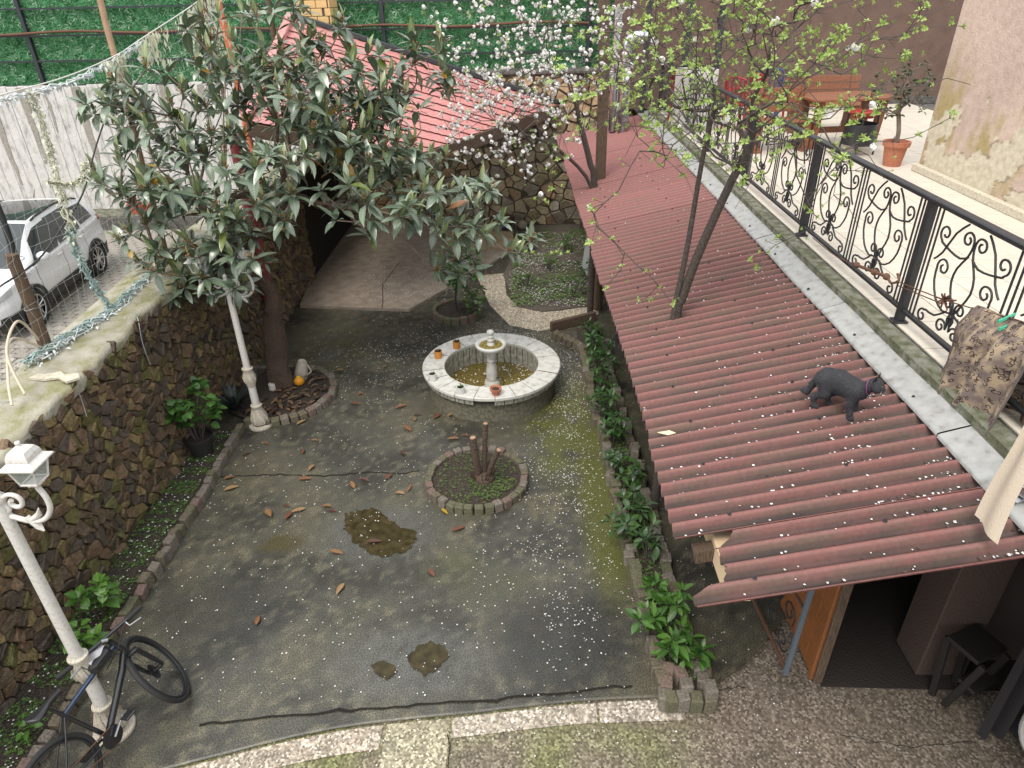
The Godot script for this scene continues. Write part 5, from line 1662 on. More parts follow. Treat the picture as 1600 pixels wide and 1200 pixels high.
func plants() -> void:
	rng.seed = 701
	leafm = [leaf_mesh(0.35, 0.2, 0.42, 4), leaf_mesh(0.6, 0.25, 0.45, 4), leaf_mesh(0.2, 0.3, 0.38, 4)]
	var dk := C(.075, .155, .055); var md := C(.08, .17, .045); var br := C(.13, .30, .05)
	# left bed
	leafy("hydrangea", "bright green leafy plant at the foot of the wall above the bicycle handlebar", V(-3.92, 0.05, -4.28), 5, 0.42, 0.14, 0.10, 0.17, br, C(.18, .36, .07), 7, "", 1.7)
	leafy("hydrangea", "bright green leafy plant against the kerb beneath the bicycle handlebar", V(-3.78, 0.05, -3.88), 5, 0.34, 0.16, 0.09, 0.15, br, C(.16, .34, .06), 6, "", 1.7)
	leafy("hydrangea", "small green seedling at the foot of the wall behind the bicycle saddle", V(-3.85, 0.05, -3.15), 3, 0.15, 0.1, 0.05, 0.09, br, C(.16, .34, .06), 5, "", 1.5)
	var pot := thing("black_plant_pot", "round black plastic pot at the end of the narrow bed by the wall", "plant pot", V(-4.02, 0.05, -6.85))
	var b := MB.new()
	b.lathe(T(V(0, 0, 0)), [Vector2(0.001, 0), Vector2(0.125, 0), Vector2(0.165, 0.24), Vector2(0.175, 0.245), Vector2(0.175, 0.27), Vector2(0.16, 0.27), Vector2(0.15, 0.2), Vector2(0.001, 0.2)], 24)
	part("pot", b, mat("black_plastic", C(.022, .022, .022), 0.5), pot)
	b = MB.new()
	b.lathe(T(V(0, 0.215, 0)), [Vector2(0.15, 0), Vector2(0.001, 0.01)], 16)
	part("potting_soil", b, mats.soil, pot)
	leafy("potted_hydrangea", "bushy green plant growing in the black pot by the stone wall", V(-4.02, 0.26, -6.85), 15, 0.62, 0.36, 0.10, 0.15, C(.06, .17, .035), C(.13, .30, .06), 8, "", 1.8)
	# dark sword leaves by the lamp
	var ag := thing("sword_leaved_plant", "dark sword leaved plant between the wall and the farther lamp post", "plant", V(-3.98, 0.05, -7.85))
	for k in 26:
		b = MB.new()
		var a := k * 2.4; var e := rr(0.5, 1.35)
		b.leaf(T(V(0, 0, 0), along(V(cos(a) * cos(e), sin(e), sin(a) * cos(e)))), rr(0.35, 0.6), 0.07, 0.25, 0.35, 5)
		part("leaf", b, mat("sword_leaf", C(.028, .04, .035), 0.45), ag)
	# weeds
	cover("wall_bed_weeds", "tiny green weeds covering the soil at the foot of the brown stone wall", 2300, func():
		var z := rr(-2.6, -7.3)
		while yard_m.get_noise_1d(z * 40) < rr(-0.3, 0.2): z = rr(-2.6, -7.3)
		return V(rr(-4.18, -3.79), 0.075, z), C(.05, .11, .025), C(.14, .26, .05), 0.017)
	cover("garden_weeds", "patch of low green weeds in the garden soil beyond the gravel path", 2300, func():
		for q in 6:
			var p := V(rr(-0.3, 1.5), 0.05, rr(-11.3, -15.8))
			if p.x < -0.25 + 0.0 * p.z: continue
			if yard_n.get_noise_2d(p.x * 14, p.z * 14) > rr(-0.2, 0.35) - 0.5 * spot(p.x, p.z, 0.3, -12.0, 1.0, 1.2): return p
		return V(rr(-0.1, 1.2), 0.05, rr(-11.5, -13.2)), C(.07, .14, .03), C(.20, .34, .07), 0.03)
	for q in [[0.05, -12.2, 0.25], [0.9, -11.8, 0.3], [1.25, -12.6, 0.35], [0.5, -13.2, 0.3], [0.1, -14.3, 0.35], [0.9, -14.4, 0.3]]:
		leafy("garden_plant", "green leafy plant in the garden soil, %s" % ["nearest the gravel path", "right of the nearest one", "by the leaning white board", "in the middle of the patch", "beside the tan slab", "farthest right, before the back wall"][[0.05, 0.9, 1.25, 0.5, 0.1].find(q[0]) if q[1] > -14.35 else 5], V(q[0], 0.03, q[1]), 6, q[2], 0.25, 0.07, 0.12, md, C(.13, .28, .05), 6)
	# planter
	var where := [[1.10, -9.45, 0.5, "beside the curved brick corner at the far end"], [1.08, -8.85, 0.55, "second from the far end"], [1.06, -8.2, 0.55, "level with the fountain's right rim"], [1.02, -7.5, 0.5, "beside the mossiest yard stain"], [1.1, -6.95, 0.35, "between the bushy ones and the pink brick"], [1.05, -6.35, 0.32, "level with the cut stump"], [1.22, -6.15, 0.3, "against the eave, level with the cut stump"], [1.12, -5.55, 0.42, "left of the roof's broken corner, farther one"], [1.0, -5.25, 0.4, "overhanging the yard side bricks"], [1.2, -5.0, 0.4, "left of the roof's broken corner, nearer one"], [1.14, -4.45, 0.32, "with pale shoots, left of the lowest roof sheet"], [1.04, -4.02, 0.42, "with long ribbed leaves near the front end"], [1.33, -4.12, 0.46, "under the lowest corner of the roof"], [1.2, -3.8, 0.4, "just behind the heap of bricks"], [1.36, -3.75, 0.2, "small and dark beside the heap of bricks"]]
	for k in where.size():
		var q: Array = where[k]
		var near: bool = q[1] > -6.6
		var c0 := (C(.06, .13, .055) if near else dk) if k < 10 else C(.07, .17, .03)
		var c1 := (C(.14, .24, .12) if near else C(.07, .16, .04)) if k < 10 else C(.16, .32, .07)
		leafy("planter_plant", "planter plant, " + q[3], V(q[0], 0.08, q[1]), 5 if near else 9, q[2] * (0.8 if near else 1.0), 0.15 if near else 0.2, 0.09 if near else 0.09, 0.18 if near else 0.15, c0, c1, 7 if near else 6, "plants in the brick planter", 1.0)
	cover("planter_weeds", "small green weeds on the soil of the long brick planter", 1500, func():
		var z := rr(-3.6, -10.1)
		return V(rr(planter_x(z, 0) + 0.05, planter_x(z, 1) - 0.05), 0.1, z), C(.04, .09, .02), C(.12, .24, .045), 0.02)
	# shrub in the small ring
	var sh := thing("young_shrub", "young shrub with a thin stem and green leaves in the small brick ring", "shrub", V(-1.18, 0.06, -11.05))
	var tg := []
	for k in 46:
		var d := V(rng.randfn(), rng.randfn(), rng.randfn()).normalized() * pow(rng.randf(), 0.5)
		tg.append(V(-1.15, 0.92, -11.0) + d * V(0.48, 0.45, 0.4))
	for k in 12: tg.append(V(rr(-1.05, -0.65), rr(0.2, 0.45), rr(-11.2, -10.6)))
	var g := grow([V(-1.18, 0, -11.05), V(-1.2, 0.3, -11.05), V(-1.17, 0.55, -11.03)], tg, 0.1, 0.01, rng)
	var rad := radii(g, 0.0045, 2.4, 0.03)
	wood(sh, g, rad, mats.bark_plum, mats.twig_plum, 0.02, 0.01, 7)
	var list := []
	for t in g.tips: rosette(list, g.p[t], V(rr(-.5, .5), 1, rr(-.5, .5)).normalized(), 7, 0.08, 0.14, func(_k): return C(.05, .13, .035).lerp(C(.12, .25, .06), rng.randf()), 1.0, 1.4)
	foliage(sh, list, leafm, mats.plantleaf, 60)
	# terrace plant
	var tp := thing("terracotta_pot", "big terracotta pot at the corner of the pink house wall on the terrace", "plant pot", V(5.22, 2.725, -9.95))
	b = MB.new()
	b.lathe(T(V(0, 0, 0)), [Vector2(0.001, 0), Vector2(0.115, 0), Vector2(0.15, 0.26), Vector2(0.175, 0.265), Vector2(0.18, 0.33), Vector2(0.155, 0.33), Vector2(0.14, 0.27), Vector2(0.001, 0.27)], 24)
	part("pot", b, mats.terracotta, tp)
	var jp := thing("potted_jade_plant", "spreading bare stemmed plant with small dark leaves in the big terracotta pot", "plant", V(5.22, 2.99, -9.95))
	tg = []
	for k in 60:
		var d := V(rng.randfn(), rng.randfn(), rng.randfn()).normalized() * pow(rng.randf(), 0.5)
		tg.append(V(5.12, 3.75, -9.95) + d * V(0.42, 0.42, 0.4))
	g = grow([V(5.22, 2.98, -9.95), V(5.21, 3.1, -9.95), V(5.2, 3.2, -9.95)], tg, 0.1, 0.02, rng)
	wood(jp, g, radii(g, 0.007, 2.4, 0.04), mats.bark_limb, mats.bark_limb, 0.02, 0.01, 7)
	list = []
	for t in g.tips: rosette(list, g.p[t], V(0, 1, 0), 7, 0.04, 0.08, func(_k): return C(.03, .06, .02).lerp(C(.07, .12, .035), rng.randf()), 1.0, 1.6)
	foliage(jp, list, leafm, mats.plantleaf, 0)

# ---------------------------------------------------------------- street furniture, vehicles, animal
func lamp(at: Vector3, label: String, dy: float) -> void:
	var o := thing("lamp_post", label, "lamp post", at, 0.0, "white twin lamp posts in the yard")
	var b := MB.new()
	b.lathe(T(V(0, 0, 0)), [Vector2(0.001, 0.0), Vector2(0.15, 0.0), Vector2(0.155, 0.015), Vector2(0.15, 0.03), Vector2(0.085, 0.035)], 24)
	part("foot_flange", b, mats.worn_white, o)
	b = MB.new()
	for k in 1: b.lathe(T(V(0, 0, 0)), [Vector2(0.07, 0.03), Vector2(0.098, 0.06), Vector2(0.105, 0.10), Vector2(0.10, 0.15), Vector2(0.08, 0.22), Vector2(0.06, 0.28), Vector2(0.066, 0.295), Vector2(0.075, 0.315), Vector2(0.073, 0.33), Vector2(0.05, 0.335)], 24, 0.5)
	for k in 10:       # relief of leaves on the bulb
		var a := TAU * k / 10
		b.tube([V(cos(a) * 0.098, 0.07, sin(a) * 0.098), V(cos(a) * 0.102, 0.13, sin(a) * 0.102), V(cos(a + 0.25) * 0.082, 0.21, sin(a + 0.25) * 0.082), V(cos(a + 0.4) * 0.065, 0.27, sin(a + 0.4) * 0.065)], [0.012, 0.016, 0.011, 0.005], 5)
	part("base_bulb", b, mats.worn_white, o)
	b = MB.new()
	b.lathe(T(V(0, 0, 0)), [Vector2(0.05, 0.335), Vector2(0.048, 0.62)], 20)
	b.lathe(T(V(0, 0, 0)), [Vector2(0.043, 0.88), Vector2(0.037, 2.32 + dy), Vector2(0.001, 2.33 + dy)], 20)
	part("shaft", b, mats.white_paint, o)
	b = MB.new()
	b.lathe(T(V(0, 0, 0)), [Vector2(0.048, 0.61), Vector2(0.058, 0.635), Vector2(0.056, 0.645), Vector2(0.075, 0.70), Vector2(0.078, 0.735), Vector2(0.066, 0.79), Vector2(0.054, 0.84), Vector2(0.07, 0.865), Vector2(0.069, 0.88), Vector2(0.04, 0.885)], 24, 0.5)
	for k in 9:
		var a := TAU * k / 9
		b.tube([V(cos(a) * 0.07, 0.68, sin(a) * 0.07), V(cos(a + 0.15) * 0.077, 0.74, sin(a + 0.15) * 0.077), V(cos(a + 0.35) * 0.058, 0.83, sin(a + 0.35) * 0.058)], [0.007, 0.011, 0.004], 5)
	part("collar", b, mats.worn_white, o)
	b = MB.new()
	b.lathe(T(V(0, 2.3 + dy, 0)), [Vector2(0.036, 0), Vector2(0.05, 0.02), Vector2(0.05, 0.05), Vector2(0.02, 0.09), Vector2(0.028, 0.12), Vector2(0.001, 0.15)], 16)
	part("top_finial", b, mats.white_paint, o)
	for s in [-1.0, 1.0]:
		var at2 := V(s * 0.29, 2.46 + dy, 0)
		b = MB.new()
		var pts := [V(s * 0.03, 2.20, 0), V(s * 0.10, 2.17, 0), V(s * 0.17, 2.155, 0), V(s * 0.25, 2.18, 0), V(s * 0.305, 2.26, 0), V(s * 0.31, 2.35, 0), V(s * 0.29, 2.42, 0), V(s * 0.29, 2.46, 0)]
		b.tube(curve(pts, 4), 0.017, 8)
		var sc := []
		for p in spiral(Vector2(0.10, 2.31), 0.075, -PI * 0.75, -1.25): sc.append(V(p.x * s, p.y, 0))
		b.tube(curve([V(s * 0.035, 2.24, 0)] + sc, 2), 0.015, 7)
		b.tube([V(s * 0.13, 2.19, 0), V(s * 0.18, 2.11, 0), V(s * 0.20, 2.075, 0)], [0.02, 0.022, 0.006], 7)
		b.tube([V(s * 0.15, 2.165, 0), V(s * 0.215, 2.21, 0), V(s * 0.23, 2.26, 0)], [0.016, 0.02, 0.004], 7)
		for q in b.v.size(): b.v[q] += V(0, dy, 0)
		part("scroll_arm", b, mats.white_paint, o)
		var lan := Node3D.new()
		lan.name = "lantern"
		o.add_child(lan, true)
		lan.position = at2
		lan.scale = V(0.8, 0.8, 0.8)
		b = MB.new()
		b.lathe(T(V(0, -0.03, 0)), [Vector2(0.02, 0), Vector2(0.045, 0.02), Vector2(0.03, 0.03), Vector2(0.075, 0.045), Vector2(0.001, 0.05)], 4 * 3)
		var sq := func(b: MB, rb: float, yb: float, rt: float, yt: float) -> void:
			for k in 4:
				var a := k * PI / 2 + PI / 4; var e := a + PI / 2
				b.quad(V(cos(e) * rb, yb, sin(e) * rb), V(cos(a) * rb, yb, sin(a) * rb), V(cos(a) * rt, yt, sin(a) * rt), V(cos(e) * rt, yt, sin(e) * rt))
		for k in 4:
			var a := k * PI / 2 + PI / 4; var e := a + PI / 2
			b.bar(V(cos(a) * 0.09, 0.02, sin(a) * 0.09), V(cos(a) * 0.135, 0.19, sin(a) * 0.135), 0.014, 0.014, 0.003)
			b.bar(V(cos(a) * 0.092, 0.024, sin(a) * 0.092), V(cos(e) * 0.092, 0.024, sin(e) * 0.092), 0.014, 0.014, 0.003)
		part("lantern_frame", b, mats.white_paint, lan)
		b = MB.new()
		var prof := [[0.178, 0.185], [0.185, 0.19], [0.182, 0.20], [0.135, 0.225], [0.118, 0.235], [0.118, 0.25], [0.112, 0.275], [0.09, 0.31], [0.055, 0.33], [0.02, 0.338]]
		for k in prof.size() - 1: sq.call(b, prof[k][0], prof[k][1], prof[k + 1][0], prof[k + 1][1])
		sq.call(b, 0.001, 0.19, 0.178, 0.186)
		b.lathe(T(V(0, 0.335, 0)), [Vector2(0.022, 0), Vector2(0.012, 0.012), Vector2(0.012, 0.02), Vector2(0.02, 0.03), Vector2(0.016, 0.042), Vector2(0.001, 0.046)], 12)
		part("lantern_roof", b, mats.white_paint, lan)
		for k in 4:
			b = MB.new()
			var a := k * PI / 2 + PI / 4; var e := a + PI / 2
			b.quad(V(cos(e) * 0.088, 0.028, sin(e) * 0.088), V(cos(a) * 0.088, 0.028, sin(a) * 0.088), V(cos(a) * 0.131, 0.186, sin(a) * 0.131), V(cos(e) * 0.131, 0.186, sin(e) * 0.131))
			part("pane", b, mat("lantern_glass", C(.55, .62, .58), 0.12, {"alpha": 0.28}), lan)

func wheel_parts(o: Node3D, t: Transform3D, r: float, tread: Material) -> void:     # axle along local x
	var w := Node3D.new()
	w.name = "wheel"
	o.add_child(w, true)
	w.transform = t
	var b := MB.new()
	var ring := []
	for k in 40: ring.append(V(0, cos(TAU * k / 40), sin(TAU * k / 40)) * (r - 0.021))
	b.tube(ring, 0.021, 10, false, true)
	part("tyre", b, tread, w)
	b = MB.new()
	for q in [-0.009, 0.009]:
		var rg := []
		for k in 40: rg.append(V(q, cos(TAU * k / 40) * (r - 0.048), sin(TAU * k / 40) * (r - 0.048)))
		b.tube(rg, 0.009, 6, false, true)
	part("rim", b, mats.black_iron, w)
	b = MB.new()
	for k in 28:
		var a := TAU * k / 28; var e := a + (0.5 if k % 2 else -0.5)
		b.tube([V(0.022 if k % 4 < 2 else -0.022, cos(e) * 0.02, sin(e) * 0.02), V(0, cos(a) * (r - 0.05), sin(a) * (r - 0.05))], 0.0015, 4, false)
	part("spokes", b, mats.black_iron, w)
	b = MB.new()
	b.tube([V(-0.05, 0, 0), V(0.05, 0, 0)], 0.018, 10)
	b.tube([V(-0.028, 0, 0), V(-0.030, 0, 0)], 0.07, 20)
	part("hub", b, mats.black_iron, w)
func bicycle() -> void:
	var o := thing("bicycle", "black mountain bicycle leaning against the nearer white lamp post", "bicycle")
	var h := V(cos(1.325), 0, -sin(1.325)); var r := V(sin(1.325), 0, cos(1.325))
	var ln := 0.22
	var up := V(0, cos(ln), 0) - r * sin(ln); var rt := r * cos(ln) + V(0, sin(ln), 0)
	o.transform = Transform3D(Basis(h * 0.93, up * 0.93, rt * 0.93), V(-3.16, 0.0, -2.609))
	var black := mat("bike_black", C(.014, .015, .018), 0.3, {"coat": 0.6})
	var rub := mat("rubber", C(.02, .02, .021), 0.8)
	var bb := V(.43, .28, 0); var rh := V(0, .345, 0); var st := V(.27, .78, 0); var ht := V(.855, .84, 0); var hb := V(.90, .70, 0)
	var b := MB.new()
	b.tube([hb + V(-.01, .02, 0), V(.86, .66, 0).lerp(bb, 0.15), bb], [0.026, 0.03, 0.027], 12)
	part("down_tube", b, black, o)
	b = MB.new()
	b.tube([V(.845, .825, 0), V(.275, .735, 0)], [0.021, 0.018], 12)
	part("top_tube", b, mat("bike_blue", C(.012, .03, .075), 0.22, {"coat": 0.8}), o)
	b = MB.new()
	b.tube([bb, st], 0.018, 12)
	for s in [-1.0, 1.0]:
		b.tube([V(.275, .73, s * 0.016), V(.13, .52, s * 0.045), rh + V(0, 0, s * 0.062)], 0.009, 8)
		b.tube([bb + V(-.03, 0, s * 0.03), V(.2, .31, s * 0.05), rh + V(0, 0, s * 0.062)], 0.011, 8)
	b.tube([ht + V(-.012, .04, 0), hb + V(.01, -.03, 0)], 0.024, 12)
	part("frame", b, black, o)
	b = MB.new()
	b.tube([st, V(.225, .895, 0)], 0.014, 10)
	part("seat_post", b, black, o)
	b = MB.new()
	b.grid(14, 12, func(u, v):
		var x := lerpf(.08, .365, u)
		var w := lerpf(0.075, 0.018, smoothstep(0.1, 0.75, u)) * (1.0 if u > 0.12 else sqrt(maxf(u / 0.12, 0.02)))
		var a := lerpf(-PI * 0.62, PI * 0.62, v)
		return V(x, .905 + 0.028 * cos(a) + 0.02 * pow(absf(u - 0.45) * 2, 2) * (1 if u < 0.45 else 0) - 0.008 * exp(-pow(sin(a) * 5, 2)), sin(a) * w))
	part("saddle", b, mat("saddle_black", C(.02, .02, .022), 0.35), o)
	wheel_parts(o, Transform3D(Basis(V(0, 0, 1), V(0, 1, 0), V(-1, 0, 0)), rh), 0.345, rub)
	# drive
	b = MB.new()
	b.tube([bb + V(0, 0, 0.05), bb + V(0, 0, 0.055)], 0.09, 32)
	b.tube([rh + V(0, 0, 0.03), rh + V(0, 0, 0.05)], 0.055, 24)
	part("chainring", b, black, o)
	b = MB.new()
	b.tube([bb + V(0.02, 0.088, 0.052), rh + V(0, 0.052, 0.042)], 0.005, 5)
	b.tube([bb + V(0.02, -0.088, 0.052), rh + V(0, -0.052, 0.042)], 0.005, 5)
	part("chain", b, mats.rust, o)
	for s in [-1.0, 1.0]:
		b = MB.new()
		var e = bb + V(0.13, 0.1, 0) * s + V(0, 0, s * 0.09)
		b.bar(bb + V(0, 0, s * 0.075), e, 0.02, 0.014, 0.004)
		part("crank", b, mats.galvanised, o)
		b = MB.new()
		b.box(T(e + V(0, 0, s * 0.06)), V(0.095, 0.022, 0.08), 0.006)
		part("pedal", b, black, o)
	# frame bag with a clear top
	b = MB.new()
	b.box(Transform3D(Basis(V(0, 0, 1), 0.14), V(.70, .835, 0)), V(.21, .11, .10), 0.03)
	part("frame_bag", b, mat("bag_black", C(.018, .018, .02), 0.5), o)
	b = MB.new()
	b.grid(8, 8, func(u, v): return V(lerpf(.61, .79, u), .891 + 0.025 * u + 0.012 * sin(u * 9 + v * 4), lerpf(.044, -.044, v)))
	part("phone_window", b, mat("clear_vinyl", C(.34, .34, .36), 0.15), o)
	# steering part, turned hard over; in world axes
	var hubp := o.transform * V(1.03, .335, 0)
	hubp.y = 0.30
	var n := V(.72, .48, -.5).normalized()
	var ax := (o.transform.basis * (ht - hb)).normalized()
	ax = (ax - n * ax.dot(n) * 0.9).normalized()
	var fw := n.cross(ax).normalized()
	ax = fw.cross(n).normalized()
	var crown := o.transform * (hb + V(.008, -.05, 0))
	b = MB.new()
	for s in [-1.0, 1.0]:
		b.tube([crown + n * s * 0.06, (crown + n * s * 0.06).lerp(hubp + n * s * 0.06, 0.5), hubp + n * s * 0.058], [0.02, 0.019, 0.013], 10)
	b.tube([crown + n * 0.07, crown - n * 0.07], 0.022, 10)
	part("fork", b, black, o, true)
	wheel_parts(o, o.transform.affine_inverse() * Transform3D(Basis(n, ax, n.cross(ax)), hubp), 0.345 * 0.93 / 0.93, rub)
	var top := o.transform * (ht + V(-.02, .07, 0))
	var sf := fw * (1.0 if fw.dot(V(.69, 0, .72)) > 0 else -1.0)
	var stem_end := o.transform * V(.80, .93, -.02)
	b = MB.new()
	b.tube([top, stem_end], 0.017, 10)
	part("stem", b, mats.galvanised, o, true)
	var hd := V(.46, 0.06, -.88).normalized()
	var bars := [stem_end - hd * 0.33 + V(0, 0.01, 0), stem_end - hd * 0.15, stem_end, stem_end + hd * 0.15, stem_end + hd * 0.33 + V(0, 0.01, 0)]
	b = MB.new()
	b.tube(curve(bars, 3), 0.0145, 10)
	part("handlebar", b, black, o, true)
	for s in [-1.0, 1.0]:
		b = MB.new()
		b.tube([stem_end + hd * s * 0.22, stem_end + hd * s * 0.345 + V(0, 0.01, 0)], 0.019, 10)
		part("grip", b, rub, o, true)
		b = MB.new()
		b.tube([stem_end + hd * s * 0.2, stem_end + hd * s * 0.2 + V(.05, -.01, .03), stem_end + hd * s * 0.29 + V(.06, -.015, .035)], 0.007, 6)
		part("brake_lever", b, mats.galvanised, o, true)
	b = MB.new()
	b.tube(curve([stem_end - hd * 0.2, stem_end - hd * 0.12 + V(.08, -.04, .1), top + V(.05, -.12, .03), crown + V(0.02, 0, 0)], 6), 0.004, 5)
	b.tube(curve([stem_end + hd * 0.2, stem_end + hd * 0.05 + V(.12, -.02, .08), top + V(.05, -.1, 0), o.transform * V(.7, .72, 0)], 6), 0.004, 5)
	part("cables", b, rub, o, true)

# ---------------------------------------------------------------- the white car
func car_prof(z: float) -> Array:      # [half width, belt height, roof height, roof half width]
	var zs := [-2.1, -2.04, -1.9, -1.7, -1.4, -0.8, 0.0, 0.35, 0.7, 1.0, 1.28, 1.6, 1.9, 2.06, 2.12]
	var ws := [0.70, 0.80, 0.86, 0.885, 0.90, 0.905, 0.905, 0.905, 0.90, 0.90, 0.89, 0.87, 0.80, 0.68, 0.6]
	var bs := [1.0, 1.06, 1.10, 1.11, 1.10, 1.06, 1.02, 1.01, 1.0, 0.99, 0.98, 0.94, 0.87, 0.78, 0.7]
	var rs := [1.02, 1.14, 1.36, 1.55, 1.63, 1.67, 1.665, 1.63, 1.44, 1.22, 1.035, 0.99, 0.91, 0.80, 0.71]
	var rw := [0.66, 0.70, 0.70, 0.68, 0.67, 0.665, 0.66, 0.66, 0.69, 0.74, 0.78, 0.74, 0.66, 0.56, 0.5]
	var k := 0
	while k < zs.size() - 2 and z > zs[k + 1]: k += 1
	var s := clampf((z - zs[k]) / (zs[k + 1] - zs[k]), 0, 1)
	return [lerpf(ws[k], ws[k + 1], s), lerpf(bs[k], bs[k + 1], s), lerpf(rs[k], rs[k + 1], s), lerpf(rw[k], rw[k + 1], s)]
func car_side(z: float, t: float, off := 0.0) -> Vector3:     # t 0 sill .. 1 belt .. 2 roof edge .. 3 middle of the roof
	var q := car_prof(z)
	var w: float = q[0]; var p: Vector2
	if t <= 1.0:
		var y := lerpf(0.36, q[1], t)
		p = Vector2(w * (0.955 + 0.045 * sin(clampf(t * 1.25, 0, 1) * PI * 0.75) / 0.9) - 0.012 * smoothstep(0.55, 0.62, t) + 0.012 * smoothstep(0.7, 0.9, t), y)
	elif t <= 2.0: p = Vector2(w * 0.965, q[1]).lerp(Vector2(q[3], q[2] - 0.035), pow(t - 1.0, 1.05)) + Vector2(0.035 * sin((t - 1.0) * PI), 0)
	else: p = Vector2(q[3] * cos((t - 2.0) * PI / 2), q[2] - 0.035 + 0.035 * sin((t - 2.0) * PI / 2))
	return V(p.x + off, p.y + off * 0.4, z)
func car() -> void:
	var o := thing("parked_car", "white compact car parked in the paved street, its tail towards the grey wall", "car", V(-9.36, 0.045, -11.85), 0.113)
	o.scale = V(0.96, 0.96, 0.96)
	var white := mat("car_white", C(.76, .77, .79), 0.3, {"coat": 0.9})
	var glass := mat("car_glass", C(.035, .042, .045), 0.05, {"spec": 0.6})
	var trim := mat("car_trim", C(.022, .023, .025), 0.55)
	var b := MB.new()
	for s in [-1.0, 1.0]:
		var f := func(u, v):
			var z := lerpf(-2.1, 2.12, u)
			var t = v * 3.0
			var p := car_side(z, t)
			# wheel openings
			for wz in [-1.29, 1.29]:
				var d := Vector2(p.z - wz, p.y - 0.33)
				if t < 0.95 and d.length() < 0.40 and p.y < 0.75: p.x -= 0.10 * smoothstep(0.40, 0.36, d.length())
			return V(p.x * s, p.y, p.z)
		if s > 0: b.grid(96, 48, func(u, v): return f.call(1.0 - u, v))
		else: b.grid(96, 48, f)
	for e in [[-2.1, -1.0], [2.12, 1.0]]:
		var pts := []
		for k in 13: pts.append(car_side(e[0], k * 3.0 / 12))
		for k in 12: 
			var p: Vector3 = pts[k]; var q: Vector3 = pts[k + 1]
			if e[1] > 0: b.quad(V(-p.x, p.y, p.z), p, q, V(-q.x, q.y, q.z))
			else: b.quad(p, V(-p.x, p.y, p.z), V(-q.x, q.y, q.z), q)
	part("body", b, white, o)
	var pane := func(called: String, z0: float, z1: float, t0: float, t1: float, m: Material, off: float, s: float, par: Node3D = null, slant := 0.0) -> MeshInstance3D:
		var w := MB.new()
		var g := func(u, v):
			var p := car_side(lerpf(z0, z1, u) + slant * v, lerpf(t0, t1, v), off)
			return V(p.x * s, p.y, p.z)
		if s > 0: w.grid(16, 8, func(u, v): return g.call(1.0 - u, v))
		else: w.grid(16, 8, g)
		return part(called, w, m, par if par else o)
	for s in [-1.0, 1.0]:
		pane.call("window", -0.02, 0.98, 1.07, 1.86, glass, 0.006, s, null, -0.34)
		pane.call("window", -0.98, -0.10, 1.08, 1.90, glass, 0.006, s)
		pane.call("window", -1.62, -1.07, 1.14, 1.80, glass, 0.006, s, null, 0.1)
		pane.call("window_trim", -1.62, 0.98, 1.01, 1.055, mats.steel, 0.007, s)
		pane.call("door_seam", -0.065, -0.055, 0.1, 1.02, trim, 0.003, s)
		pane.call("door_seam", -1.0, -0.99, 0.45, 1.02, trim, 0.003, s)
		pane.call("door_seam", 0.93, 0.94, 0.12, 1.0, trim, 0.003, s)
		pane.call("sill_cladding", -0.92, 0.92, -0.12, 0.16, trim, 0.012, s)
		pane.call("bumper_cladding", -2.06, -1.68, -0.1, 0.22, trim, 0.01, s)
		pane.call("bumper_cladding", 1.68, 2.06, -0.1, 0.22, trim, 0.01, s)
		pane.call("tail_light", -2.06, -1.80, 0.90, 1.13, mat("tail_red", C(.38, .02, .03), 0.2, {"coat": 0.8}), 0.012, s)
		pane.call("headlight", 1.74, 2.04, 0.78, 0.98, mat("headlight", C(.5, .52, .55), 0.1, {"coat": 0.8}), 0.01, s)
		for z in [-0.86, 0.10]:
			var p := car_side(z, 0.86, 0.022)
			b = MB.new()
			b.bar(V(p.x * s, p.y, z - 0.09), V(p.x * s, p.y + 0.005, z + 0.09), 0.02, 0.03, 0.008)
			part("door_handle", b, white, o)
		var mp := car_side(0.78, 1.05, 0.13)
		b = MB.new()
		b.ball(T(V(mp.x * s, mp.y + 0.06, mp.z), Basis.from_scale(V(0.125, 0.085, 0.075))), 16, 10)
		part("mirror", b, white, o)
		b = MB.new()
		b.bar(V((mp.x - 0.15) * s, mp.y - 0.02, mp.z), V(mp.x * s, mp.y + 0.02, mp.z), 0.05, 0.04, 0.01)
		part("mirror_arm", b, trim, o)
		b = MB.new()
		var rail := []
		for k in 10: rail.append(car_side(lerpf(-1.55, 0.2, k / 9.0), 2.05, 0.0) * V(s, 1, 1) + V(0, 0.035 * sin(PI * k / 9.0), 0))
		b.tube(rail, 0.02, 8)
		part("roof_rail", b, trim, o)
		for wz in [-1.29, 1.29]:
			b = MB.new()
			var arch := []
			for k in 17:
				var a := -0.15 + (PI + 0.3) * k / 16.0
				var y := 0.33 + sin(a) * 0.41
				var z: float = wz + cos(a) * 0.41
				arch.append(V((car_side(z, clampf((y - 0.36) / 0.66, 0, 1)).x + 0.004) * s, y, z))
			b.tube(arch, 0.034, 8)
			part("wheel_arch", b, trim, o)
			b = MB.new()
			b.tube([V(0.60 * s, 0.36, wz), V(0.835 * s, 0.36, wz)], 0.385, 24)
			part("wheel_well", b, mat("well_black", C(.006, .006, .006), 0.95), o)
			var w := Node3D.new()
			w.name = "wheel"
			o.add_child(w, true)
			w.position = V(0.79 * s, 0.345, wz)
			b = MB.new()
			b.lathe(Transform3D(Basis(V(0, 0, 1), PI / 2), V(0, 0, 0)), [Vector2(0.245, -0.1), Vector2(0.315, -0.105), Vector2(0.342, -0.08), Vector2(0.345, 0), Vector2(0.342, 0.08), Vector2(0.315, 0.105), Vector2(0.245, 0.1), Vector2(0.235, 0.07)], 36, 0.6)
			part("tyre", b, mats.rubber, w)
			b = MB.new()
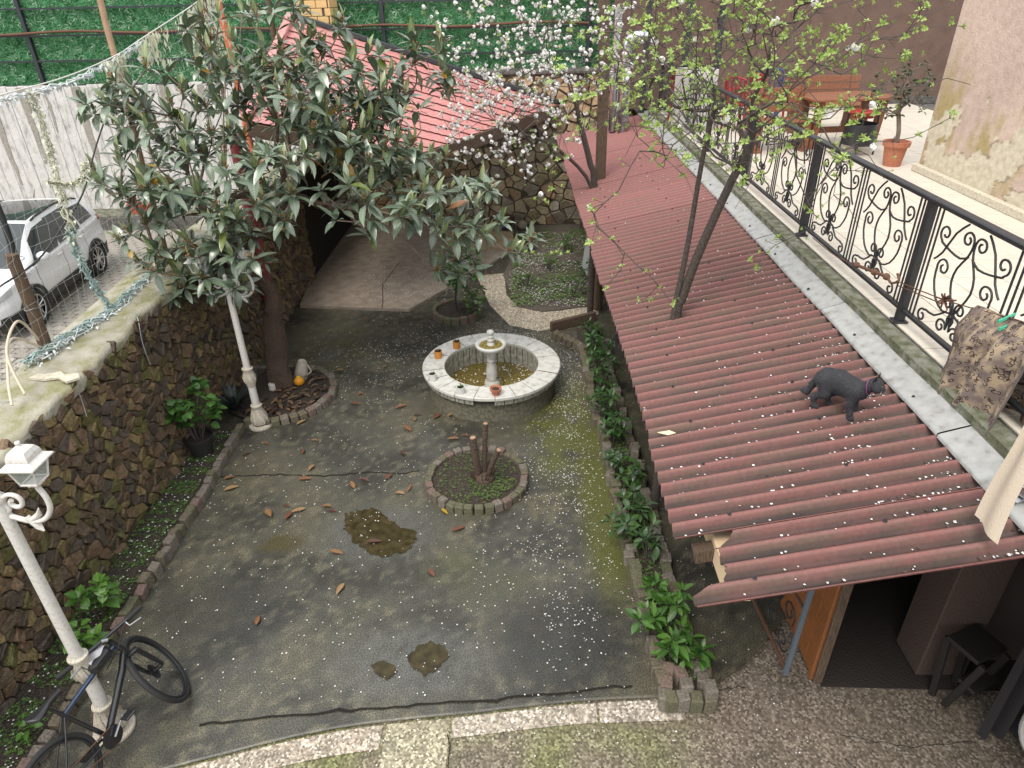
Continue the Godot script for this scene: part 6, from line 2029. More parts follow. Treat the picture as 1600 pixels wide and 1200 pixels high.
			for k in 10:
				var a := TAU * (k + 0.32 * (k % 2)) / 10.0
				b.bar(V(0.08 * s, cos(a) * 0.05, sin(a) * 0.05), V(0.085 * s, cos(a) * 0.235, sin(a) * 0.235), 0.028, 0.03, 0.006, V(1, 0, 0))
			b.tube([V(0.05 * s, 0, 0), V(0.095 * s, 0, 0)], 0.06, 16)
			var rg := []
			for k in 32: rg.append(V(0.085 * s, cos(TAU * k / 32) * 0.238, sin(TAU * k / 32) * 0.238))
			b.tube(rg, 0.016, 6, false, true)
			part("rim", b, mats.steel, w)
			b = MB.new()
			b.tube([V(0.02 * s, 0, 0), V(0.03 * s, 0, 0)], 0.235, 24)
			part("brake_disc", b, mats.black_iron, w)
	# glass roof, windscreen, rear window
	var top := func(called: String, z0: float, z1: float, f: float) -> void:
		var w := MB.new()
		w.grid(12, 14, func(u, v):
			var z := lerpf(z0, z1, u)
			var t := lerpf(2.0 + f, 4.0 - f, v)
			var p := car_side(z, t if t <= 3.0 else 6.0 - t, 0.0)
			return V(p.x if t <= 3.0 else -p.x, p.y + 0.008, p.z + (0.004 if z0 > 0.3 else 0.0)))
		part(called, w, glass, o)
	top.call("glass_roof", -1.2, 0.22, 0.28)
	top.call("windscreen", 0.36, 1.22, 0.10)
	top.call("rear_window", -1.98, -1.72, 0.14)
	b = MB.new()
	b.tube([V(0.0, 1.66, -1.35), V(0, 1.80, -1.50)], [0.012, 0.004], 6)
	part("aerial", b, trim, o)

# ---------------------------------------------------------------- bodies as one smooth surface
# bones: [from, to, radius at from, radius at to]
func body_mesh(b: MB, bones: Array, cell: float, k: float) -> void:
	var lo := V(1e9, 1e9, 1e9); var hi := -lo
	for q in bones:
		var r := maxf(q[2], q[3]) + cell * 3
		for e in 2:
			lo = lo.min((q[e] as Vector3) - V(r, r, r)); hi = hi.max((q[e] as Vector3) + V(r, r, r))
	var nx := int((hi.x - lo.x) / cell) + 2; var ny := int((hi.y - lo.y) / cell) + 2; var nz := int((hi.z - lo.z) / cell) + 2
	var f := PackedFloat32Array(); f.resize(nx * ny * nz)
	for q in bones:
		var a: Vector3 = q[0]; var e: Vector3 = q[1]
		var r := maxf(q[2], q[3]) + k * 2.2
		var l := a.min(e) - V(r, r, r) - lo; var h := a.max(e) + V(r, r, r) - lo
		var ab := e - a; var l2 := maxf(ab.length_squared(), 1e-9)
		for z in range(maxi(0, int(l.z / cell)), mini(nz, int(h.z / cell) + 2)):
			for y in range(maxi(0, int(l.y / cell)), mini(ny, int(h.y / cell) + 2)):
				for x in range(maxi(0, int(l.x / cell)), mini(nx, int(h.x / cell) + 2)):
					var p := lo + V(x, y, z) * cell
					var t := clampf((p - a).dot(ab) / l2, 0, 1)
					var d := p.distance_to(a + ab * t) - lerpf(q[2], q[3], t)
					f[(z * ny + y) * nx + x] += exp(-d / k * 2.0)
	var id := {}
	var v0 := b.v.size(); var i0 := b.i.size()
	for z in nz - 1:
		for y in ny - 1:
			for x in nx - 1:
				var base := (z * ny + y) * nx + x
				var n := 0; var c := Vector3.ZERO
				var inside := 0
				for m in 8:
					if f[base + (m & 1) + ((m >> 1) & 1) * nx + (m >> 2) * nx * ny] > 1.0: inside += 1
				if inside == 0 or inside == 8: continue
				for ed in EDGES:
					var a0: int = ed[0]; var a1: int = ed[1]
					var fa := log(maxf(f[base + (a0 & 1) + ((a0 >> 1) & 1) * nx + (a0 >> 2) * nx * ny], 1e-12))
					var fb := log(maxf(f[base + (a1 & 1) + ((a1 >> 1) & 1) * nx + (a1 >> 2) * nx * ny], 1e-12))
					if (fa > 0) == (fb > 0): continue
					var t := fa / (fa - fb)
					c += V(a0 & 1, (a0 >> 1) & 1, a0 >> 2).lerp(V(a1 & 1, (a1 >> 1) & 1, a1 >> 2), t)
					n += 1
				if n: id[base] = b.vert(lo + (V(x, y, z) + c / n) * cell, Vector3.UP)
	for base in id:
		var x: int = base % nx; var y: int = (base / nx) % ny; var z: int = base / (nx * ny)
		for ax in 3:
			var st: int = [1, nx, nx * ny][ax]
			var u: int = [nx, nx * ny, 1][ax]; var w: int = [nx * ny, 1, nx][ax]
			if [y, z, x][ax] == 0 or [z, x, y][ax] == 0: continue
			var s0: bool = f[base] > 1.0; var s1: bool = f[base + st] > 1.0
			if s0 == s1: continue
			if not (id.has(base - u) and id.has(base - w) and id.has(base - u - w)): continue
			var a: int = id[base]; var e: int = id[base - u]; var g: int = id[base - u - w]; var h: int = id[base - w]
			if s0: b.itri(a, e, g); b.itri(a, g, h)
			else: b.itri(a, g, e); b.itri(a, h, g)
	b.smooth(v0, i0)
const EDGES := [[0, 1], [2, 3], [4, 5], [6, 7], [0, 2], [1, 3], [4, 6], [5, 7], [0, 4], [1, 5], [2, 6], [3, 7]]
func cat() -> void:
	var o := thing("cat", "slate grey cat standing on the red roof looking right, wearing a collar", "cat", V(2.115, 2.478, -3.90), -0.78)
	o.scale = V(0.84, 1.06, 0.88)
	var fur := mat("fur", C(1, 1, 1), 0.9, {"tex": ntex("fur", noise(120, 0.05, FastNoiseLite.TYPE_SIMPLEX, 4), [C(.016, .016, .019), C(.030, .030, .036), C(.05, .05, .057)]), "tri": 3.0, "bump": texs["fine_bump"], "bs": 0.5})
	var bones := [[V(-.15, .205, 0), V(-.05, .215, 0), .072, .074], [V(-.05, .215, 0), V(.06, .20, 0), .074, .066], [V(.06, .20, 0), V(.125, .20, 0), .066, .055], [V(-.10, .18, 0), V(.06, .178, 0), .056, .053], [V(.12, .205, 0), V(.182, .258, .012), .05, .04]]
	for s in [-1.0, 1.0]:
		var fz = 0.045 * s
		bones.append([V(.095, .19, s * .035), V(.085, .115, fz), .045, .027])
		bones.append([V(.085, .115, fz), V(.10, .045, fz), .025, .018])
		bones.append([V(.10, .045, fz), V(.102, .012, fz), .017, .018])
		bones.append([V(.102, .012, fz), V(.128, .01, fz), .017, .014])
		var dx := -0.02 if s > 0 else 0.05
		bones.append([V(-.145, .20, s * .035), V(-.105 + dx * .5, .125, s * .05), .06, .038])
		bones.append([V(-.105 + dx * .5, .125, s * .05), V(-.175 + dx, .075, s * .05), .034, .02])
		bones.append([V(-.175 + dx, .075, s * .05), V(-.16 + dx, .012, s * .05), .018, .018])
		bones.append([V(-.16 + dx, .012, s * .05), V(-.13 + dx, .01, s * .05), .017, .014])
	bones.append([V(-.205, .20, 0), V(-.245, .13, 0.0), .03, .024])
	bones.append([V(-.245, .13, 0), V(-.27, .075, .01), .024, .022])
	bones.append([V(-.27, .075, .01), V(-.31, .07, .01), .022, .016])
	var b := MB.new()
	body_mesh(b, bones, 0.008, 0.016)
	# head, finer
	var hd := V(.215, .278, .018)
	var hb := [[hd, hd + V(.012, .002, 0), .046, .044], [hd + V(.02, -.01, .02), hd + V(.02, -.01, -.02), .034, .034], [hd + V(.035, -.012, 0), hd + V(.056, -.016, 0), .024, .018], [hd + V(.04, .004, 0), hd + V(.056, -.006, 0), .014, .009]]
	for s in [-1.0, 1.0]:
		hb.append([hd + V(.045, -.02, s * .009), hd + V(.055, -.02, s * .007), .013, .011])
	body_mesh(b, hb, 0.004, 0.008)
	for s in [-1.0, 1.0]:       # ears
		var root := hd + V(-.004, .032, s * .027)
		var tip := root + V(.004, .044, s * .014)
		var f := root + V(.014, -.004, -s * .012); var g := root + V(-.012, -.006, s * .016); var bk := root + V(-.014, -.002, -s * .006)
		b.tri(f, g, tip); b.tri(g, f, tip); b.tri(g, bk, tip); b.tri(bk, f, tip); b.tri(bk, g, tip); b.tri(f, bk, tip)
	part("body", b, fur, o)
	var hair := MB.new()          # short fur, lying back and down
	hair.tri(V(-.0011, 0, 0), V(.0011, 0, 0), V(0, .015, .003))
	var hts := []; var hcs := []
	for q in 15000:
		var k := (rng.randi() % (b.i.size() / 3)) * 3
		var p := (b.v[b.i[k]] + b.v[b.i[k + 1]] + b.v[b.i[k + 2]]) / 3.0 + V(rr(-1, 1), rr(-1, 1), rr(-1, 1)) * 0.002
		var nn := b.n[b.i[k]]
		if nn.length() < 0.5 or p.y < 0.03: continue
		var lie := (nn * 0.45 + V(-0.8, -0.45, 0) + V(rr(-1, 1), rr(-1, 1), rr(-1, 1)) * 0.3).normalized()
		if p.x > 0.2: lie = (nn * 0.5 + V(-0.9, 0.1, 0)).normalized()
		var sc := rr(0.5, 1.1) * (0.5 if p.x > 0.2 else 1.0)
		hts.append(Transform3D(along(lie, nn) * Basis.from_scale(V(sc, sc, sc)), p - nn * 0.001))
		hcs.append(C(.012, .012, .015).lerp(C(.085, .085, .096), pow(rng.randf(), 1.6)))
	many("fur", hair.mesh(), mat("hair", C(1, 1, 1), 0.7, {"vc": true}), hts, hcs, o)
	for s in [-1.0, 1.0]:
		b = MB.new()
		b.ball(T(hd + V(.047, .009, s * .019), Basis.from_scale(V(.007, .008, .008))), 10, 8)
		part("eye", b, mat("cat_eye", C(.22, .2, .05), 0.1), o)
	b = MB.new()
	b.ball(T(hd + V(.072, -.012, 0), Basis.from_scale(V(.004, .004, .006))), 8, 6)
	part("nose", b, mat("cat_nose", C(.02, .015, .017), 0.4), o)
	b = MB.new()
	var ring := []
	for k in 20:
		var a := TAU * k / 20
		ring.append(V(.170, .248, .012) + V(-.5 * sin(a) * .046 * .5, sin(a) * .046, cos(a) * .046))
	b.tube(ring, 0.005, 6, false, true)
	part("collar", b, mat("collar_pink", C(.16, .04, .13), 0.5), o)
	b = MB.new()
	b.ball(T(V(.20, .203, .025), Basis.from_scale(V(.008, .009, .008))), 8, 6)
	part("collar_bell", b, mats.steel, o)
	b = MB.new()
	for s in [-1.0, 1.0]:
		for k in 4: b.tube([hd + V(.055, -.018, s * .014), hd + V(.06 + 0.003 * k, -.02 + 0.008 * (k - 1.5), s * .06)], 0.0005, 3, false)
	part("whiskers", b, mat("whisker", C(.5, .5, .5), 0.6), o)

# ---------------------------------------------------------------- poles, nets, laundry, terrace things, litter
func poles_and_nets() -> void:
	var o := thing("wooden_stub_post", "thick weathered wooden post cut off short on the wall before the car", "post", V(-4.74, 1.9, -5.95))
	var b := MB.new()
	b.tube([V(0, 0, 0), V(.06, .55, .05), V(.11, 1.1, .1)], [0.062, 0.058, 0.055], 14)
	part("timber", b, mats.old_wood, o)
	b = MB.new()
	b.tube(curve([V(.1, 1.05, .06), V(.11, 1.3, .04), V(.1, 1.75, 0.02)], 3), 0.03, 8)
	part("dark_stick", b, mats.black_iron, o)
	b = MB.new()
	for k in 4:
		var ring := []
		for m in 14: ring.append(V(.06 + .1 * (k > 1 as int), .55 + k * 0.16, .05) + V(cos(TAU * m / 14) * 0.062, 0.01 * sin(m + k), sin(TAU * m / 14) * 0.062) + V(-.1 * (k > 1 as int) * 0.6, 0, 0))
		b.tube(ring, 0.004, 4, false, true)
	part("wire_tie", b, mats.galvanised, o)
	var hose := MB.new()
	hose.tube(curve([V(-4.35, 2.02, -5.02), V(-4.55, 2.3, -5.25), V(-4.62, 2.45, -5.6), V(-4.72, 2.12, -5.88)], 8), 0.012, 7)
	hose.tube(curve([V(-4.4, 1.98, -4.9), V(-4.5, 2.15, -5.1), V(-4.66, 2.32, -5.5), V(-4.7, 2.0, -5.9)], 8), 0.012, 7)
	solo("pale_hose", hose, mat("hose_beige", C(.55, .47, .36), 0.6), "pale beige hose looped from the stub post along the wall top", "hose")
	for q in [["wooden_pole", "tall thin tan wooden pole standing on the stone wall left of the loquat tree", V(-4.58, 1.9, -8.3), V(-4.66, 5.3, -8.62), 0.034, "tan_wood"], ["brown_pole", "thin brown pole above the loquat tree, left of the orange pole", V(-4.6, 1.9, -11.2), V(-4.62, 5.4, -11.35), 0.03, "old_wood"], ["orange_pole", "orange painted pole behind the loquat tree, right of the thin brown pole", V(-4.55, 1.9, -11.85), V(-4.66, 5.4, -11.95), 0.05, "red_post"], ["weathered_pole", "grey weathered timber pole rising through the far end of the red corrugated roof", V(1.31, 0.0, -11.2), V(1.18, 5.8, -11.2), 0.085, "old_wood"], ["leaning_fence_post", "dark post standing against the hedge fence beside the brick chimney", V(-5.4, 3.0, -16.6), V(-5.4, 5.6, -16.6), 0.06, "old_wood"]]:
		b = MB.new()
		var pts := []
		var base: Vector3 = q[2]; var top: Vector3 = q[3]
		for k in 7: pts.append((top - base) * (k / 6.0) + V(0.015 * sin(k * 2.1), 0, 0.015 * cos(k * 1.7)))
		b.tube(pts, q[4], 12)
		solo(q[0], b, mats[q[5]] if q[0] != "orange_pole" else mat("orange_paint", C(.5, .14, .06), 0.6), q[1], "pole", base)
	# the net
	var net := thing("net_fence", "torn see through net hung from a sagging rope above the stone wall", "net", V(-4.6, 2.0, -8))
	var ropes := [V(-4.6, 3.9, -4.0), V(-4.6, 4.2, -5.5), V(-4.6, 4.26, -6.4), V(-4.6, 4.30, -7.4), V(-4.6, 4.41, -8.45), V(-4.6, 4.56, -9.25), V(-4.6, 4.92, -11.1), V(-4.6, 5.2, -12.0)]
	var rope := curve(ropes, 8)
	b = MB.new()
	b.tube(rope, 0.007, 5)
	part("top_rope", b, mat("rope_white", C(.6, .6, .56), 0.8), net, true)
	var top_at := func(z: float) -> float:
		for k in rope.size() - 1:
			if z <= rope[k].z and z >= rope[k + 1].z: return lerpf(rope[k].y, rope[k + 1].y, (rope[k].z - z) / (rope[k].z - rope[k + 1].z))
		return 3.9
	var nn := noise(801, 0.15)
	var hang := func(z: float, s: float) -> Vector3:      # s 0 at the bottom, 1 at the rope
		var ty: float = top_at.call(z)
		var y := lerpf(2.0, ty, s)
		return V(-4.6 + 0.12 * nn.get_noise_2d(z * 8, y * 8) * sin(s * PI), y, z + 0.10 * nn.get_noise_2d(z * 6 + 50, y * 9))
	b = MB.new()
	for k in 64:
		var pts := []
		for m in 13: pts.append(hang.call(-4.4 - k * 0.115, m / 12.0))
		b.tube(pts, 0.0012, 3, false)
	for m in 15:
		var pts := []
		for k in 60: pts.append(hang.call(-4.4 - k * 0.122, (m + 0.5) / 15.0))
		b.tube(pts, 0.0012, 3, false)
	stuff(part("mesh_cords", b, mat("net_cord", C(.42, .43, .38), 0.8), net, true))
	# collapsed bundles of netting
	var bundle := func(path: Array, n: int, spread: float, m: Material, called: String) -> void:
		var w := MB.new()
		var line := curve(path, 10)
		for k in n:
			var pts := []
			for q in line.size():
				pts.append((line[q] as Vector3) + V(nn.get_noise_2d(q * 4.0 + k * 40, 3), nn.get_noise_2d(q * 4.0 + k * 40, 30) * 0.6 + 0.15, nn.get_noise_2d(q * 4.0 + k * 40, 60)) * spread * 2.4)
			w.tube(pts, rr(0.004, 0.009), 4, false)
		for q in line.size():
			for k in 5:
				var p: Vector3 = (line[q] as Vector3) + V(rr(-1, 1), rr(-0.5, 1), rr(-1, 1)) * spread
				w.leaf(T(p, along(V(rr(-1, 1), rr(-1, 0.4), rr(-1, 1)))), rr(0.03, 0.08), 0.025, 0.5, 0.4, 2)
		stuff(part(called, w, m, net, true))
	var teal := mat("net_teal", C(.30, .40, .38), 0.85)
	var cream := mat("net_cream", C(.55, .55, .42), 0.85)
	var pale := mat("net_pale", C(.62, .66, .66), 0.85)
	bundle.call([V(-4.58, 4.22, -6.8), V(-4.6, 3.8, -6.83), V(-4.6, 3.32, -6.76), V(-4.58, 2.85, -6.68)], 6, 0.04, cream, "netting_bundle")
	bundle.call([V(-4.58, 2.95, -6.70), V(-4.6, 2.82, -6.68), V(-4.58, 2.4, -6.72), V(-4.52, 2.02, -6.8)], 7, 0.035, teal, "netting_bundle")
	bundle.call([V(-4.72, 2.0, -5.6), V(-4.62, 2.03, -6.1), V(-4.5, 2.03, -6.75), V(-4.5, 2.07, -7.4), V(-4.5, 2.08, -8.1)], 8, 0.045, teal, "netting_bundle")
	bundle.call([V(-4.66, 1.98, -5.7), V(-4.56, 2.0, -6.2), V(-4.47, 2.0, -6.8), V(-4.48, 2.05, -7.5)], 5, 0.06, pale, "netting_bundle")
	bundle.call([V(-4.6, 4.2, -6.3), V(-4.6, 4.22, -6.9), V(-4.6, 4.24, -7.5), V(-4.6, 4.36, -8.4), V(-4.6, 4.5, -9.2)], 3, 0.03, pale, "netting_bundle")
	bundle.call([V(-4.58, 3.45, -6.6), V(-4.5, 3.38, -6.8), V(-4.5, 3.4, -7.05), V(-4.55, 3.5, -7.2)], 5, 0.03, cream, "netting_bundle")
	b = MB.new()
	for k in 900:      # ragged shreds under the rope
		var z := rr(-7.8, -11.9)
		var ty: float = top_at.call(z)
		var dd := rr(0, 1)
		if nn.get_noise_1d(z * 14) < 0.05 - 0.35 * smoothstep(-9.5, -11.0, z): continue
		b.leaf(T(V(-4.6 + rr(-.05, .05), ty - dd * dd * (0.25 + 0.7 * smoothstep(-9.0, -11.2, z)), z), along(V(rr(-.4, .4), -1, rr(-.5, .5)))), rr(0.06, 0.14), 0.03, 0.4, 0.4, 2)
	stuff(part("shreds", b, cream, net, true))
	b = MB.new()
	b.tube(curve([V(-4.62, 2.75, -5.0), V(-4.62, 2.80, -5.53), V(-4.6, 2.85, -6.1), V(-4.6, 3.03, -6.64), V(-4.6, 3.23, -7.11), V(-4.6, 3.6, -7.58), V(-4.6, 4.1, -8.27), V(-4.62, 4.4, -8.5)], 6), 0.009, 6)
	solo("black_cable", b, mats.black_iron, "thin black cable slung in front of the white car", "cable")
	b = MB.new()
	b.tube(curve([V(-4.4, 1.98, -6.9), V(-4.2, 1.99, -6.7), V(-4.14, 1.75, -6.55), V(-4.1, 1.5, -6.5)], 6), 0.006, 5)
	solo("loose_wire", b, mats.galvanised, "bent stiff wire hanging over the edge of the wall below the tangled netting", "wire")
	b = MB.new()
	b.tube(curve([V(-4.6, 1.95, -5.0), V(-4.4, 1.9, -5.15), V(-4.2, 1.9, -5.4), V(-4.1, 1.6, -5.3)], 6), 0.004, 5)
	solo("loose_wire", b, mats.galvanised, "thin wire trailing over the wall edge above the nearer lantern", "wire")

func crescent_tex() -> Texture2D:
	var w := 256
	var im := Image.create(w, w, false, Image.FORMAT_RGB8)
	var r := RandomNumberGenerator.new()
	r.seed = 31
	var nz := noise(32, 0.02)
	for y in w:
		for x in w:
			var q := clampf(0.5 + nz.get_noise_2d(x, y) * 1.6, 0, 1)
			im.set_pixel(x, y, Color(0.62, 0.55, 0.46).lerp(Color(0.42, 0.37, 0.35), q))
	for k in 260:
		var cx := r.randf() * w; var cy := r.randf() * w; var a0 := r.randf() * TAU
		for m in 26:
			var a := a0 + m * 0.17
			for t in 2: im.set_pixel(int(cx + cos(a) * (4.0 + t * 0.8) + w) % w, int(cy + sin(a) * (4.0 + t * 0.8) + w) % w, Color(0.16, 0.11, 0.09))
	return ImageTexture.create_from_image(im)
func laundry() -> void:
	var o := thing("washing_line", "rusty wire washing line with a turnbuckle strung along the scroll railing", "washing line", V(2.84, 2.9, -5))
	var b: MB
	for w in [[V(2.87, 2.80, -6.6), V(2.85, 2.83, -5.95), V(2.84, 2.91, -5.54)], [V(2.84, 3.02, -4.87), V(2.84, 3.12, -4.3)], [V(2.845, 2.99, -4.87), V(2.84, 3.09, -4.3)], [V(2.84, 3.12, -4.3), V(2.85, 3.2, -3.95), V(2.85, 3.3, -3.55), V(2.86, 3.36, -3.0), V(2.88, 3.45, -2.0)]]:
		b = MB.new()
		b.tube(curve(w, 4), 0.0045, 5)
		part("wire", b, mats.rust, o, true)
	b = MB.new()
	b.tube([V(2.84, 2.90, -5.56), V(2.84, 2.99, -5.06)], [0.014, 0.014], 8)
	for p in [V(2.84, 2.90, -5.56), V(2.84, 2.955, -5.25), V(2.84, 2.99, -5.06)]: b.ball(T(p, Basis.from_scale(V(0.028, 0.028, 0.035))), 8, 6)
	b.tube(curve([V(2.84, 2.99, -5.04), V(2.83, 2.98, -4.95), V(2.84, 3.03, -4.88), V(2.85, 3.06, -4.94)], 3), 0.01, 6)
	part("turnbuckle", b, mats.rust, o, true)
	b = MB.new()
	for k in 16:
		var d := V(rr(-1, 1), rr(-1, 1), rr(-1, 1)).normalized()
		b.tube([V(2.84, 3.12, -4.3), V(2.84, 3.12, -4.3) + d * rr(0.03, 0.09)], 0.006, 4)
	part("wire_knot", b, mats.rust, o, true)
	# patterned towel folded over the line
	var nz := noise(810, 0.35)
	var t := thing("patterned_towel", "beige towel with small dark crescents folded over the washing line", "towel", V(2.85, 3.25, -3.7))
	b = MB.new()
	var sheet := func(u: float, v: float) -> Vector3:       # u along the line, v from the front hem over the line to the back hem
		var z := lerpf(-3.99, -3.33, u)
		var ly := 3.19 + (z + 3.99) * 0.17
		var side := -1.0 if v < 0.5 else 1.0
		var s := absf(v - 0.5) * 2.0
		var len := 0.60 if side < 0 else 0.66
		len *= 1.0 + (0.06 * sin(u * 9.0) if side < 0 else 0.08 * sin(u * 5.0 + 2.0))
		var fold := (0.045 * sin(u * 15.0 + s * 2.0) + 0.012 * sin(u * 37.0 + s * 3.0)) * smoothstep(0.0, 0.5, s) + 0.012 * nz.get_noise_2d(u * 10, v * 16)
		var x := 2.85 + side * (0.012 + 0.07 * smoothstep(0, 0.25, s)) + fold - 0.05 * s * (1 if side < 0 else 0)
		return V(x, ly + 0.012 - s * len + 0.015 * (1.0 - smoothstep(0, 0.08, s)), z + 0.04 * s * sin(u * 7.0) - (0.03 if side > 0 else 0.0) * s)
	b.grid(40, 60, sheet)
	for k in b.uv.size(): b.uv[k] *= Vector2(1.3, 2.2)
	part("cloth", b, mat("towel_print", C(1, 1, 1), 0.95, {"tex": crescent_tex()}), t, true)
	b = MB.new()
	for side in 2:
		var hem := []
		for k in 30: hem.append(sheet.call(k / 29.0, 0.0 if side == 0 else 1.0))
		b.tube(hem, 0.006, 5)
		var ed := []
		for k in 40: ed.append(sheet.call(0.0 if side == 0 else 1.0, k / 39.0))
		b.tube(ed, 0.006, 5)
	part("hem", b, mat("hem_dark", C(.10, .08, .075), 0.9), t, true)
	for k in 2:
		var pg := thing("clothes_peg", "green plastic clothes peg on the patterned towel, %s of the two" % ["upper", "lower"][k], "clothes peg", V(2.84, 3.27 - 0.035 * k, -3.68 + 0.03 * k), 0.0, "green clothes pegs")
		b = MB.new()
		for s in [-1.0, 1.0]: b.bar(V(-.05, -.025 + s * 0.006, s * 0.0), V(.035, .025 + s * 0.004, 0), 0.014, 0.008, 0.002)
		part("jaws", b, mat("peg_green", C(.02, .36, .22), 0.4), pg)
		b = MB.new()
		b.tube([V(0, 0.003, -0.009), V(0, 0.003, 0.009)], 0.009, 8)
		part("spring", b, mats.steel, pg)
	# hanging strap of cloth
	b = MB.new()
	b.grid(10, 24, func(u, v):
		var p := V(2.46, 3.40, -2.79).lerp(V(2.285, 2.635, -2.57), v)
		var w := lerpf(0.05, 0.155, pow(v, 0.7))
		return p + V(0.018 * sin(u * 7.0) * (1 - 0.4 * v), -0.02 * u, (u - 0.5) * w * 1.25 + 0.02 * sin(v * 5.0)))
	solo("hanging_cloth", b, mat("cloth_beige", C(.48, .40, .315), 0.95, {"bump": texs["fine_bump"], "bs": 0.3, "tri": 3.0}), "plain beige strip of cloth hanging at the right edge over the red roof", "cloth")
	b = MB.new()
	b.box(Transform3D(Basis(V(0, 1, 0), 0.3) * Basis(V(0, 0, 1), 0.2), V(2.60, 2.665, -2.83)), V(0.16, 0.012, 0.1), 0.003)
	b.box(Transform3D(Basis(V(0, 1, 0), 0.3), V(2.57, 2.70, -2.80)), V(0.02, 0.06, 0.1), 0.003)
	solo("metal_bracket", b, mats.steel, "small pale metal bracket lying on the flashing behind the beige cloth", "bracket")

func plank_box(o: Node3D, called: String, c: Vector3, s: Vector3, m: Material, turn := 0.0, tiltx := 0.0) -> void:
	var b := MB.new()
	b.box(Transform3D(Basis(Vector3.UP, turn) * Basis(V(1, 0, 0), tiltx), c), s, 0.005)
	part(called, b, m, o)
func plastic_chair(at: Vector3, turn: float, label: String, c: Color, key: String) -> void:
	var o := thing("plastic_chair", label, "chair", at, turn)
	var m := mat("chair_" + key, c, 0.4)
	var b := MB.new()
	b.grid(8, 8, func(u, v): return V(lerpf(-.21, .21, u), .42 - 0.015 * sin(u * PI) + 0.01 * v, lerpf(.22, -.2, v)))
	part("seat", b, m, o)
	b = MB.new()
	for k in 5: b.bar(V(-.17 + k * 0.085, .42, -.2), V(-.18 + k * 0.09, .84, -.28), 0.05, 0.012, 0.003, V(1, 0, 0))
	b.tube(curve([V(-.21, .42, -.2), V(-.22, .8, -.27), V(-.1, .87, -.29), V(.1, .87, -.29), V(.22, .8, -.27), V(.21, .42, -.2)], 4), 0.016, 6)
	part("backrest", b, m, o)
	for s in [-1.0, 1.0]:
		for z in [.2, -.2]:
			b = MB.new()
			b.tube([V(s * .2, .42, z), V(s * .23, 0, z * 1.15)], [0.024, 0.018], 7)
			part("leg", b, m, o)
		b = MB.new()
		b.tube(curve([V(s * .22, .62, -.24), V(s * .26, .65, 0), V(s * .24, .62, .18), V(s * .21, .42, .2)], 4), 0.018, 6)
		part("armrest", b, m, o)
